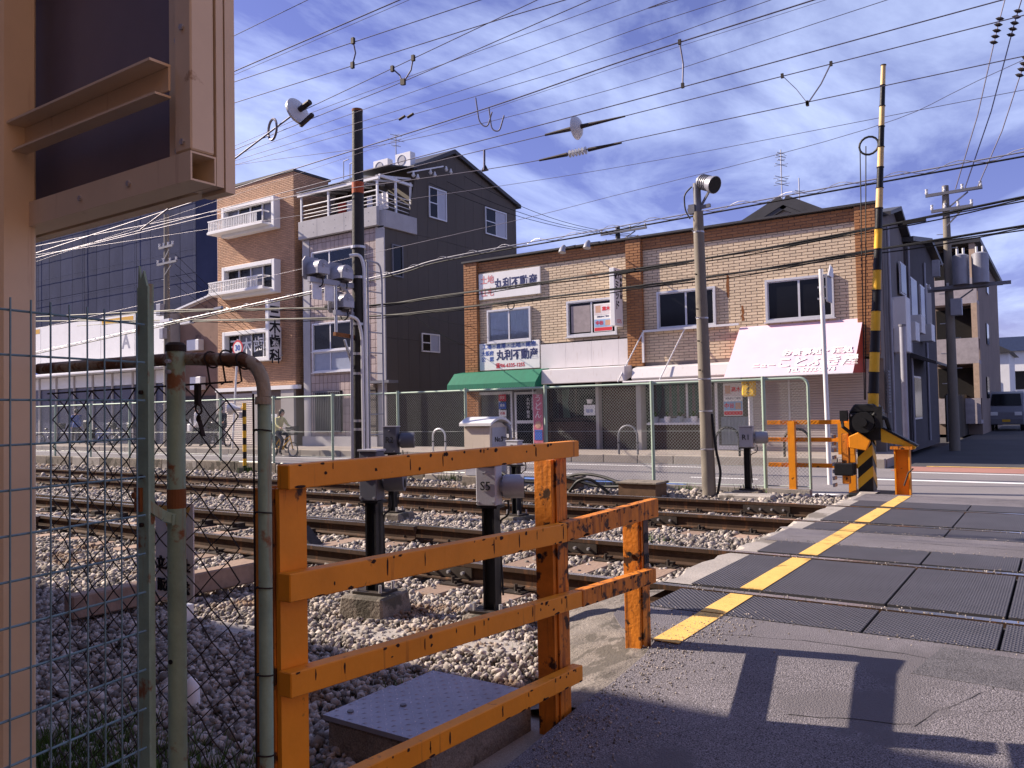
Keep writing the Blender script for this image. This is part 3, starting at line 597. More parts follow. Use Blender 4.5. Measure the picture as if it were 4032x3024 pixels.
# orange safety fence along the crossing
CHIP = M('chip_rust', (.035, .016, .009), .85, var=.4, scale=60)
def safety_fence():
    t = thing('safety_fence', 'chipped orange steel safety fence beside the crossing, nearest the camera', 'fence', (-1.9, 3.1, -.2))
    def post(y, ztop, mat, w=.1, d=.09, x=-1.925):   # channel section opening towards the track end
        m = MB(); m.box(x-d/2, x+d/2, y-w/2, y-w/2+.012, -.4, ztop); m.box(x+d/2-.012, x+d/2, y-w/2+.012, y+w/2, -.4, ztop); m.box(x-d/2, x-d/2+.012, y-w/2+.012, y+w/2, -.4, ztop)
        return m.obj('post', mat, t, bevel=.002)
    xr = -1.876                                  # rails are bolted on the near side of the posts
    post(1.60, 1.03, ORANGE2, .1); m = MB(); m.box(xr-.001, xr+.016, 1.555, 1.655, -.4, 1.03); m.obj('post_face', ORANGE, t)
    post(3.13, 1.02, ORANGE2, .11); m = MB(); m.box(xr-.001, xr+.006, 3.10, 3.19, -.4, 1.025); m.obj('post_face', ORANGE2, t, label='heavily chipped orange post face')
    post(3.99, .715, ORANGE2, .1)
    def rl(y0, y1, z0, z1, zb0, zb1, mat, th=.052, x=xr+.017):
        m = MB(); m.add([(x, y0, z0), (x+th, y0, z0), (x+th, y0, zb0), (x, y0, zb0), (x, y1, z1), (x+th, y1, z1), (x+th, y1, zb1), (x, y1, zb1)], [(0, 1, 2, 3), (4, 7, 6, 5), (0, 4, 5, 1), (1, 5, 6, 2), (2, 6, 7, 3), (3, 7, 4, 0)]); m.obj('rail', mat, t, bevel=.003)
        m = MB(); f = lambda y, q: z0+(z1-z0)*(y-y0)/(y1-y0)-q
        hh = z0-zb0; n = int((y1-y0)*(16 if mat is ORANGE else 26))
        for k in range(n):
            y = random.uniform(y0+.02, y1-.02); u = random.random(); xx = x+th+.0006
            if u < .45: q0 = .0; w_ = random.uniform(.004, .014); d_ = random.uniform(.006, .02)            # chips on the upper arris
            elif u < .62: q0 = random.uniform(.0, .01); w_ = random.uniform(.003, .006); d_ = random.uniform(.02, hh*.85)   # drips
            elif u < .85: q0 = hh-random.uniform(.006, .014); w_ = random.uniform(.008, .03); d_ = hh-q0-.0005     # lower edge
            else: q0 = random.uniform(.01, hh*.6); w_ = random.uniform(.004, .011); d_ = random.uniform(.006, .018)
            N_ = 9; m.add([(xx, y+w_*math.cos(6.283*j/N_)*random.uniform(.5, 1.1), f(y, q0+d_/2)+d_/2*math.sin(6.283*j/N_)*random.uniform(.75, 1.0)) for j in range(N_)], [tuple(range(N_))])
        m.obj('rust_chips', CHIP, t, kind='stuff')
    rl(1.545, 3.20, 1.10, 1.10, 1.03, 1.03, ORANGE)
    rl(1.545, 3.08, .795, .745, .715, .665, ORANGE)
    rl(1.545, 3.20, .52, .43, .45, .36, ORANGE)
    rl(1.545, 3.19, .165, .105, .095, .035, ORANGE)
    rl(3.085, 4.05, .748, .757, .665, .66, ORANGE2, .05); rl(3.21, 4.0, .43, .395, .355, .32, ORANGE2, .05)
    m = MB(); m.box(-1.877, -1.872, 3.96, 4.05, -.2, .7); m.obj('end_face', ORANGE2, t)
    m = MB(); m.box(-1.871, -1.868, 3.98, 4.04, .3, .66); m.obj('name_plate', M('plate_dark', (.09, .06, .045), .6, var=.3, scale=20), t)
    text('島田', .058, INK, (-1.868, 4.01, .49), (1, 0, 0), t, vertical=True, spacing=1.9, thick=.0015, depth=.002, name='plate_lettering')
    for y, z in ((3.05, .60), (3.94, .47)): m = MB(); m.cyl((-1.93, y-.005, z), (-1.93, y-.009, z), .012, n=10); m.obj('bolt_hole', BLACKP, t)
safety_fence()

# concrete junction box with chequer lid, white marker, timber
def pit_box():
    t = thing('cable_pit', 'low concrete cable pit with a chequered steel lid inside the fence', 'pit box', (-2.3, 2.7, -.2))
    m = MB(); m.box(-2.57, -2.02, 2.38, 3.1, -.3, -.02); m.obj('pit_wall', CONCD, t, bevel=.015)
    for (y0, y1, z) in ((2.37, 2.79, 0), (2.8, 3.08, -.012)):
        m = MB(); m.box(-2.58, -2.05, y0, y1, -.02+z, .0+z)
        for i in range(13):
            for j in range(int((y1-y0)/.04)):
                x = -2.56+i*.04; y = y0+.02+j*.04; a = math.pi/4 if (i+j) % 2 else -math.pi/4; dx, dy = .013*math.cos(a), .013*math.sin(a); m.add([(x-dx, y-dy, z), (x+dy*.3, y-dx*.3, z), (x+dx, y+dy, z), (x-dy*.3, y+dx*.3, z), (x, y, z+.004)], [(0, 1, 4), (1, 2, 4), (2, 3, 4), (3, 0, 4)])
        m.obj('chequer_lid', M('lid_steel', (.34, .33, .38), .4, .5, var=.15, scale=8), t)
    for x, y in ((-2.5, 2.45), (-2.36, 2.62)): m = MB(); m.cyl((x, y, .0), (x, y, .006), .014, n=10); m.obj('lid_bolt', GREYD, t)
pit_box()
m = MB(); p = atZ(755, 2790, -.16); m.tube([p, p+Vector((0, 0, .1)), p+Vector((0, 0, .135)), p+Vector((0, 0, .15))], [.04, .036, .025, .008], 12, 0); m.box(p.x-.05, p.x+.05, p.y-.05, p.y+.05, p.z-.06, p.z+.004, 1); m.obj('marker_post', [WHITE, BLACKP], loc=p, smooth=True, label='small white domed marker standing in the grass behind the gate', cat='marker')
m = MB(); m.bar((-5.62, 2.9, -.03), (-5.5, 4.35, -.02), .14, .16); m.obj('timber_beam', WOOD, loc=(-5.55, 3.6, -.15), bevel=.01, label='long squared timber lying across the ballast behind the gate', cat='timber')
m = MB(); m.bar((-4.75, 3.35, -.19), (-4.1, 3.42, -.19), .2, .12); m.obj('trough_cover', CONC, loc=(-4.4, 3.4, -.16), bevel=.01, label='pale concrete trough cover lying beside the sensor block', cat='cover')
m = MB(); m.bar((-3.85, 3.72, -.185), (-2.6, 3.95, -.185), .28, .1); m.obj('trough_cover', CONC, loc=(-3.2, 3.8, -.16), bevel=.01, label='long low concrete slab in the ballast behind the orange corner post', cat='cover')
m = MB(); q = atZ(728, 2420, -.1); m.box(q.x-.045, q.x+.045, q.y-.04, q.y+.04, -.2, -.03); m.obj('marker_block', WHITE, loc=q, bevel=.004, label='small white square block lying in the ballast behind the gate post', cat='block')

# obstacle sensors on black posts
V3_ = Vector
def sensor(label, base, rot, zb, zt, w, txt, hood=.12, block=None, post_r=.045, dark=False):
    t = thing('obstacle_sensor', label, 'sensor', base, 'obstacle detection sensors'); B = Vector(base); R = Rz(rot)
    def L(x, y, z): return B+R @ Vector((x, y, 0))+Vector((0, 0, z-B.z))
    def lb(mb, x0, x1, y0, y1, z0, z1, mm=0): mb.box(B.x+x0, B.x+x1, B.y+y0, B.y+y1, z0, z1, mm, R, B)
    m = MB(); lb(m, -w/2, w/2, -.07, .03, zb, zt); m.obj('housing', M('box_shaded', (.1, .105, .135), .5, .1, var=.12, scale=5) if dark else BOXG, t, bevel=.006)  # darker copy of the box grey: shade is put into the colour
    m = MB(); lb(m, -w/2-.008, w/2+.008, -.078, .038, zt, zt+.012); m.obj('housing_lid', BOXG, t)
    r = (zt-zb)*.3; zc = (zb+zt)/2-.01; hd = Rz(rot+.42) @ V3_((1, 0, 0)); c0 = L(w/2+.03, .02, zc)
    m = MB(); m.tube([L(w/2-.01, .02, zc), c0+hd*.02], r*.5, 12); m.tube([c0-hd*.02, c0, c0+hd*hood], [r*.85, r, r], 18); m.obj('lens_hood', M('box_shaded', (.1, .105, .135), .5, .1, var=.12, scale=5) if dark else GREYM, t, smooth=True)
    for k in (-1, 1): m = MB(); q = c0+hd*hood+Vector((0, 0, k*r*.45)); m.tube([q, q+hd*.004], r*.32, 12); m.obj('lens', DARKGL, t)
    m = MB(); lb(m, -w/2-.012, -w/2, -.03, .03, zb+.04, zb+.08); lb(m, -w/2-.012, -w/2, -.03, .03, zt-.08, zt-.04); m.obj('hinge', GREYD, t); m = MB(); lb(m, -w/2+.004, w/2-.004, -.0725, -.07, zt-.012, zt-.008); m.obj('door_seam', GREYD, t)
    for sx in (-1, 1):
        for z in (zb+.02,): m = MB(); m.cyl(L(sx*w*.38, -.07, z), L(sx*w*.38, -.085, z), .008, n=8); m.obj('bolt', GALV, t)
    m = MB(); m.cyl(L(.0, -.07, zt-.045), L(.0, -.095, zt-.05), .008, n=8); m.obj('latch', GALV, t)
    if txt: text(txt, w*.56, INK, L(0, -.071, zc+.005), R @ Vector((0, -1, 0)), t, thick=.0003)
    m = MB(); z0 = B.z; lb(m, -post_r, post_r, -.012, .012, z0+.02, zb-.02); lb(m, -post_r, -post_r+.014, -post_r, post_r, z0+.02, zb-.02); lb(m, post_r-.014, post_r, -post_r, post_r, z0+.02, zb-.02); lb(m, -w/2, w/2, -.06, .06, zb-.02, zb-.003); m.obj('post', BLACKP, t)
    m = MB(); lb(m, -.12, .12, -.1, .1, z0, z0+.018); m.obj('base_plate', IRON, t)
    for sx in (-1, 1):
        for sy in (-1, 1): m = MB(); m.cyl(L(sx*.095, sy*.075, z0+.016), L(sx*.095, sy*.075, z0+.07), .011, n=6); m.obj('anchor_bolt', GALV, t)
    m = MB(); m.tube(bend([L(w/2+.04, .03, zb+.03), L(w/2+.05, .03, zb-.07), L(.03, .06, zb-.11), L(post_r+.01, .05, z0+.1)], .05), .007, 6); m.obj('cable', CABLE, t)
    if block:
        bw, bh = block; m = MB(); v = []
        for (s, z) in ((1.18, -.3), (1.0, z0-.001)):
            v += [B+R @ Vector((sx*bw*s, sy*bw*s, 0))+Vector((0, 0, z-B.z)) for sx, sy in ((-1, -1), (1, -1), (1, 1), (-1, 1))]
        m.add(v, [(3, 2, 1, 0), (4, 5, 6, 7), (0, 1, 5, 4), (1, 2, 6, 5), (2, 3, 7, 6), (3, 0, 4, 7)]); m.obj('concrete_block', CONCD, t, bevel=.015)
sensor('grey sensor box marked S4 on a black post, half behind the orange top rail', (-4.0, 4.17, .0), .14, .64, .98, .145, 'S4', .12, (.17, .25), dark=True)
sensor('pale grey sensor box marked S5 on a black post', (-3.15, 4.38, -.075), .16, .625, .885, .145, 'S5', .12, (.15, .1))
sensor('grey sensor box marked R1 beside the end of the chain-link fence', (-3.98, 12.2, -.02), .1, .62, .93, .2, 'R1', .16, (.2, .2))
sensor('grey sensor box marked R2 showing above the orange top rail', (-7.35, 8.02, -.06), .2, .72, 1.06, .2, 'R2', .17, (.2, .2), dark=True)
sensor('black sensor post between the tracks, mostly hidden by the orange corner post', (-5.86, 8.72, -.1), -.15, .55, .85, .2, None, .16, (.18, .12))

# ================================================================== FAR SIDE OF THE TRACKS
# low retaining wall under the fence
rw = thing('retaining_wall', 'low stained concrete kerb wall carrying the chain-link fence', 'wall', (-20, 12.7, -.3))
for i in range(32):
    x = -9.2-i*1.5; zt = .0+min(.14, max(0, (-x-9)*.02)); m = MB(); m.box(x-1.49, x, 12.6, 12.84, -.4, zt); m.obj('wall_block', CONCD if i % 3 else CONC, rw, bevel=.01)
m = MB(); m.box(-9.2, -3.2, 12.66, 12.82, -.4, -.04); m.obj('wall_footing', CONC, rw)

# green chain-link fence
def diag_panel(x0, x1, z0, z1, y, p, r):
    m = MB(); w, h = x1-x0, z1-z0; n = int((w+h)/p)
    for s in (1, -1):
        for i in range(-int(h/p), int(w/p)+1):
            a = i*p; u0 = max(a, 0); u1 = min(a+h, w)
            if u1-u0 < .01: continue
            q = [(u0, u0-a), (u1, u1-a)]
            if s < 0: q = [(w-u, v) for u, v in q]
            m.tube([(x0+u, y+.002*s, z0+v) for u, v in q], r, 3, cap=False)
    return m
def link_fence():
    t = thing('chain_link_fence', 'pale green chain-link fence along the far side of the tracks', 'fence', (-9, 12.72, 0))
    Y = 12.72; xs = [atY(px, 1700, Y).x for px in (3010, 2570, 2150, 1835, 1568, 1310, 1078, 868)]
    while xs[-1] > -44: xs.append(xs[-1]-2.0)
    zt = lambda x: 1.655
    zb = lambda x: -.03+min(.14, max(0, (-x-9)*.02))
    for i, x in enumerate(xs):
        m = MB(); m.cyl((x, Y, zb(x)-.08), (x, Y, 1.70), .03, n=10); m.obj('post', FGREEN, t, smooth=True)
    for a, c in zip(xs[1:], xs):
        diag_panel(a+.03, c-.03, zb(a)+.03, 1.65, Y+.03, .056*1.0, .0019).obj('chain_link', FWIRE, t)
        m = MB(); m.cyl((a, Y+.03, 1.655), (c, Y+.03, 1.655), .021, n=8); m.obj('top_rail', FGREEN, t, smooth=True)
        m = MB(); m.cyl((a, Y+.03, zb(a)+.02), (c, Y+.03, zb(a)+.02), .012, n=6); m.cyl((a, Y+.035, .85), (c, Y+.035, .85), .004, n=4); m.cyl((a, Y+.035, .3), (c, Y+.035, .3), .004, n=4); m.obj('line_wire', FWIRE, t)
    xe = -3.2                                     # rounded end frame
    m = MB(); m.tube(bend([(xs[0], Y+.03, 1.655), (xe, Y+.03, 1.655), (xe, Y+.03, -.03)], .14, 6), .022, 8); m.obj('end_frame', FGREEN, t, smooth=True)
    diag_panel(xs[0]+.03, xe-.02, 0, 1.6, Y+.03, .056, .0019).obj('chain_link', FWIRE, t)
    m = MB(); m.cyl((xs[0], Y+.03, .0), (xe, Y+.03, .0), .012, n=6); m.obj('line_wire', FWIRE, t)
link_fence()

# relay cabinet No.5
def cabinet():
    t = thing('relay_cabinet', 'cream relay cabinet with a curved lid marked No.5 beside the fence', 'cabinet', (-8.9, 12.0, -.2))
    x0, x1, y0, y1 = -9.19, -8.61, 11.98, 12.52
    m = MB(); m.box(x0-.04, x1+.06, y0-.05, y1+.05, -.3, .06); m.obj('plinth', CONCD, t, bevel=.015)
    m = MB(); m.box(x0, x1, y0, y1, .07, .95); 
    arc = [(y0+(y1-y0)*i/10, .95+.09*math.sin(math.pi*i/10)) for i in range(11)]
    m.prism([(x0, y, z) for y, z in arc], (x1-x0, 0, 0)); m.obj('body', CABINET, t)
    m = MB(); a2 = [(y0-.06+(y1-y0+.12)*i/12, .975+.115*math.sin(math.pi*i/12)) for i in range(13)]; a3 = [(y, z+.05) for y, z in a2[::-1]]
    m.prism([(x0-.07, y, z) for y, z in a2+a3], (x1-x0+.14, 0, 0)); m.obj('lid', WHITEM, t)
    m = MB(); m.box(x1, x1+.012, y0+.06, y1-.05, .12, .94); m.obj('door', BOXG, t, bevel=.004); text('No.5', .13, INK, (x1+.012, (y0+y1)/2, .72), (1, 0, 0), t, thick=.002)
    m = MB(); m.box(x1+.012, x1+.05, y1-.2, y1-.06, .74, .76); m.obj('door_handle', GREYD, t)
    m = MB(); m.box(x1+.0, x1+.05, y0+.05, y0+.13, .44, .5); m.obj('hinge', GALV, t)
    m = MB(); m.prism([(x0+.02, y0-.002, .07), (x0+.35, y0-.002, .07), (x0+.1, y0-.002, .46), (x0+.02, y0-.002, .5)], (0, -.006, 0)); m.obj('repair_patch', BOXG, t)
    m = MB(); m.tube(bend([(x1+.12, y1-.05, .0), (x1+.12, y1-.05, .95), (x1-.05, y1-.02, 1.02)], .1), .03, 8); m.obj('cable_pipe', GREYM, t, smooth=True)
cabinet()

# brown cable boxes and loose cables
def cable_box(label, c, w=.4, d=.35, h=.2):
    t = thing('cable_box', label, 'cable box', c, 'cable boxes by the far track'); x, y, z = c
    m = MB(); m.box(x-w/2, x+w/2, y-d/2, y+d/2, z-.1, z+h); m.obj('box', M('brown_box', (.12, .07, .04), .8, var=.3, scale=8), t)
    m = MB(); m.box(x-w/2-.03, x+w/2+.03, y-d/2-.03, y+d/2+.03, z+h, z+h+.03); m.obj('lid', CONCD, t, bevel=.006)
cable_box('low brown cable box by the far rail, nearer the concrete pole', (-5.45, 11.62, -.12), .62, .42, .2)
cable_box('low brown cable box by the far rail, nearer the relay cabinet', (-7.15, 12.05, -.12), .62, .4, .2)
for i, (lab, pts) in enumerate((('thick black cable looping from the first cable box', [(-7.5, 11.9, 0), (-7.2, 11.7, .16), (-6.8, 11.65, .12), (-6.3, 11.7, -.02), (-5.7, 11.6, .02)]), ('black cable arched between the two cable boxes', [(-7.0, 11.95, .1), (-6.6, 11.75, .19), (-6.2, 11.7, .16), (-5.8, 11.6, .06)]), ('slack black cable trailing to the relay cabinet', [(-8.6, 11.95, .25), (-8.0, 11.8, .05), (-7.6, 11.8, .0), (-7.2, 11.85, .05)]), ('black cable hump beside the second cable box', [(-6.75, 11.6, -.1), (-6.55, 11.55, .1), (-6.35, 11.6, .12), (-6.05, 11.65, -.1)]))):
    m = MB(); m.tube(bend(pts, .3, 5), .026, 7); m.obj('loose_cable', CABLE, loc=pts[0], smooth=True, label=lab, cat='cable', group='loose cables by the far rail')

# concrete pole with loudspeaker
def conc_pole():
    b0 = Vector((-4.5, 11.95, -.2)); top = Vector((-4.57, 11.98, 4.25))
    t = thing('concrete_pole', 'leaning concrete pole with a horn loudspeaker on top, before the fence', 'pole', b0)
    m = MB(); m.tube([b0, b0.lerp(top, .5), top], [.106, .092, .078], 16); m.obj('shaft', POLEC, t, smooth=True)
    m = MB(); m.tube([top, top+Vector((-.01, 0, .45))], .06, 14); m.obj('upper_tube', GREYD, t, smooth=True)
    m = MB(); c = top+Vector((.17, -.02, .42)); ax = Vector((.75, -.3, -.35)).normalized(); m.tube([c-ax*.17, c-ax*.14, c+ax*.07, c+ax*.13, c+ax*.16], [.07, .11, .115, .135, .135], 18); m.obj('loudspeaker', GREYM, t, smooth=True)
    m = MB(); m.tube([c+ax*.161, c+ax*.163], .125, 18); m.obj('speaker_mouth', BLACKP, t)
    for k in range(4): m = MB(); m.ring(c-ax*(.1-.04*k), ax, .117, .006, 18, 5); m.obj('speaker_rib', GREYD, t)
    m = MB(); m.bar(top+Vector((-.16, 0, .05)), top+Vector((.2, 0, .08)), .05, .05); m.bar(top+Vector((.06, 0, .1)), top+Vector((.2, -.02, .3)), .03, .03); m.box(top.x-.13, top.x-.03, top.y-.07, top.y+.03, top.z-.02, top.z+.12); m.obj('bracket', GREYD, t)
    m = MB(); m.tube(bend([top+Vector((-.07, -.05, .4)), top+Vector((-.2, -.05, .3)), top+Vector((-.19, -.05, .05)), top+Vector((-.1, -.08, -.1))], .1), .012, 6); m.obj('cable', CABLE, t)
    for f in (.93, .63, .42, .31, .18): p = b0.lerp(top, f); r = .106-.028*f; m = MB(); m.tube([p-Vector((0, 0, .012)), p+Vector((0, 0, .012))], r+.004, 16); m.bar(p+Vector((.0, -r, 0)), p+Vector((-.06, -r-.04, .01)), .012, .012); m.obj('steel_band', GALV, t)
    for f in (.78, .66, .55, .45): p = b0.lerp(top, f); m = MB(); m.cyl(p+Vector((-.02, -.1, 0)), p+Vector((-.03, -.15, 0)), .012, n=6); m.obj('step_socket', IRON, t)
    m = MB(); m.tube(bend([b0+Vector((.14, -.02, .12)), b0+Vector((.2, -.02, .45)), b0+Vector((.13, -.02, .8)), b0.lerp(top, .3)+Vector((.1, -.02, 0))], .1), .02, 7); m.obj('cable', CABLE, t)
    m = MB(); m.box(-4.3, -3.5, 11.75, 12.1, -.25, -.05); m.obj('concrete_slab', CONC, t, bevel=.02)
conc_pole()

# dark pole with signal heads
def dark_pole():
    X, Y = -11.8, 11.9; b0 = Vector((X, Y, -.3)); top = atY(1407, 437, Y); top.y = Y
    t = thing('signal_pole', 'black pole with an orange ring carrying three grey signal heads', 'pole', b0)
    def ax(z): return b0.lerp(top, (z-b0.z)/(top.z-b0.z))
    m = MB(); m.tube([b0, ax(3.5), top], [.15, .13, .108], 18); m.obj('shaft', POLED, t, smooth=True)
    m = MB(); m.tube([ax(5.72), ax(5.95)], .121, 18); m.obj('orange_ring', M('ring_orange', (.4, .07, .015), .6), t)
    m = MB(); m.tube([top-Vector((0, 0, .02)), top+Vector((0, 0, .03))], .112, 18); m.obj('cap', RUSTST, t)
    for z in (4.62, 4.0, 3.05, 2.45, 2.05, 1.1, .93): m = MB(); m.tube([ax(z-.025), ax(z+.025)], .15, 18); m.obj('steel_band', GALV, t)
    def head(px, py, name='signal_head'):
        c = atX(px, py, X-.05); m = MB(); s = .225
        pl = [(c.x-.16, c.y+s*a, c.z+s*q) for a, q in ((-1, -.75), (-.8, -1), (.8, -1), (1, -.75), (1, .6), (.7, 1), (-.7, 1), (-1, .6))]; m.prism(pl, (.025, 0, 0))
        arc = [(c.y+.155*math.cos(a), c.z-.01+.155*math.sin(a)) for a in [math.pi*i/10 for i in range(11)]]; poly = arc+[(c.y-.155, c.z-.13), (c.y+.155, c.z-.13)]
        m.prism([(c.x-.135, y, z) for y, z in poly], (.33, 0, 0)); h = m.obj(name, GREYM, t)
        m = MB(); m.box(c.x+.195, c.x+.2, c.y-.14, c.y+.14, c.z-.12, c.z+.0); m.box(c.x+.2, c.x+.215, c.y-.03, c.y+.03, c.z+.05, c.z+.07); m.box(c.x+.2, c.x+.215, c.y-.03, c.y+.02, c.z+.0, c.z+.02); m.obj('access_cover', BOXG, h)
        m = MB(); m.ring((c.x+.05, c.y+.02, c.z-.27), (0, 1, 0), .1, .014, 14, 6); m.obj('cable_loop', CABLE, h)
        m = MB(); m.box(c.x-.1, c.x+.12, c.y-.1, c.y+.1, c.z-.21, c.z-.152); m.obj('mount', IRON, h); return c
    c1 = head(1247, 1055); c2 = head(1342, 1075); c3 = head(1345, 1188)
    for a, z in ((c1, c1.z-.25), (c3, c3.z-.24)): m = MB(); m.bar((X, a.y-.25, z), (X, Y-.12, z-.0), .08, .1); m.obj('arm', GREYM, t)
    m = MB(); p = atX(1275, 1150, X); m.box(X-.02, X+.0, p.y-.28, p.y-.05, p.z-.16, p.z+.16); m.box(X-.02, X, p.y+.03, p.y+.26, p.z-.16, p.z+.16); m.obj('white_plate', M('pale_plate', (.62, .62, .68), .6), t)
    a, c = atX(1322, 1120, X), atX(1324, 1315, X); m = MB(); m.cyl(a, c, .03, n=8); m.obj('hanger_pipe', GALV, t)
    m = MB(); m.bar(c+Vector((0, -.05, 0)), (X, Y-.12, c.z-.03), .07, .07); m.obj('rusty_arm', RUSTST, t); m = MB(); m.bar((X, c.y+.22, c.z-.1), (X, Y-.14, c.z-.65), .04, .04); m.obj('brace', GALV, t)
    m = MB(); p = atX(1440, 1015, X+.1); m.tube(bend([(X+.0, Y-.2, p.z), (X+.17, Y-.08, p.z+.03), (X+.2, Y+.0, p.z-.2), (X+.21, Y+.02, -.2)], .15), .035, 8); m.obj('conduit', WHITEM, t, smooth=True)
    m = MB(); p = atX(1360, 1245, X); m.tube(bend([(X+.1, p.y, p.z), (X+.16, Y-.15, p.z-.05), (X+.19, Y-.08, p.z-.35), (X+.2, Y-.08, -.2)], .12), .033, 8); m.obj('conduit', WHITEM, t, smooth=True)
    m = MB(); p = atX(1330, 1125, X); m.tube(bend([(X+.05, p.y, p.z), (X+.08, Y-.35, p.z-.1), (X+.08, Y-.24, p.z-.3), (X+.02, Y-.22, -.2)], .12), .03, 8); m.obj('conduit', GREYM, t, smooth=True)
    ld = [atX(1447, 1020, X+.25), atX(1483, 1040, X+.25)]; zt = ld[0].z
    y0, y1 = Y+.2, Y+.62
    m = MB(); m.tube(bend([(X+.1, Y+.15, zt), (X+.1, y1-.06, zt), (X+.1, y1, zt-.3), (X+.1, y1, .2)], .12), .022, 8); m.obj('ladder_stile', GREYM, t); m = MB(); m.tube([(X+.1, y0, zt), (X+.1, y0, .2)], .022, 8); m.obj('ladder_stile', GREYM, t)
    z = zt-.2
    while z > .3: m = MB(); m.cyl((X+.1, y0, z), (X+.1, y1, z), .014, n=6); m.obj('ladder_rung', GREYM, t); z -= .42
dark_pole()

# ================================================================== BUILDINGS (fronts on Y = 22.4)
FY = 22.4
V3 = Vector
def windowbox(parent, x0, x1, z0, z1, y, fr=.06, mull=(.5,), depth=.09, glass=DARKGL, curtain=None, framemat=ALU, name='window', sill=True):
    """Framed window on a wall that faces -Y; frame, panes and sill are parts of the window."""
    m = MB(); m.box(x0-fr, x0, y-depth, y, z0-fr, z1+fr); m.box(x1, x1+fr, y-depth, y, z0-fr, z1+fr); m.box(x0, x1, y-depth, y, z1, z1+fr); m.box(x0, x1, y-depth, y, z0-fr, z0)
    w = m.obj(name, framemat, parent)
    e = [0, *mull, 1]
    for a, c in zip(e, e[1:]):
        xa, xc = x0+(x1-x0)*a, x0+(x1-x0)*c
        m = MB(); m.box(xa+.02, xc-.02, y-.03, y-.025, z0+.02, z1-.02); m.obj('pane', glass, w)
        m = MB(); s = .028
        for q in ((xa, xa+s, z0, z1), (xc-s, xc, z0, z1), (xa+s, xc-s, z0, z0+s), (xa+s, xc-s, z1-s, z1)): m.box(q[0], q[1], y-.05, y-.022, q[2], q[3])
        m.obj('sash', framemat, w)
    if sill: m = MB(); m.box(x0-fr-.04, x1+fr+.04, y-depth-.05, y-.001, z0-fr-.03, z0-fr-.002); m.obj('sill', framemat, w)
    if curtain:
        m = MB(); n = 40; pts = [(x0+(x1-x0)*i/n, y-.008+.006*math.sin(i*1.9)) for i in range(n+1)]
        for (a, ya), (c, yc) in zip(pts, pts[1:]): m.quad((a, ya, z0+.03), (c, yc, z0+.03), (c, yc, z1-.03), (a, ya, z1-.03))
        m.obj('curtain', curtain, w)
    return w

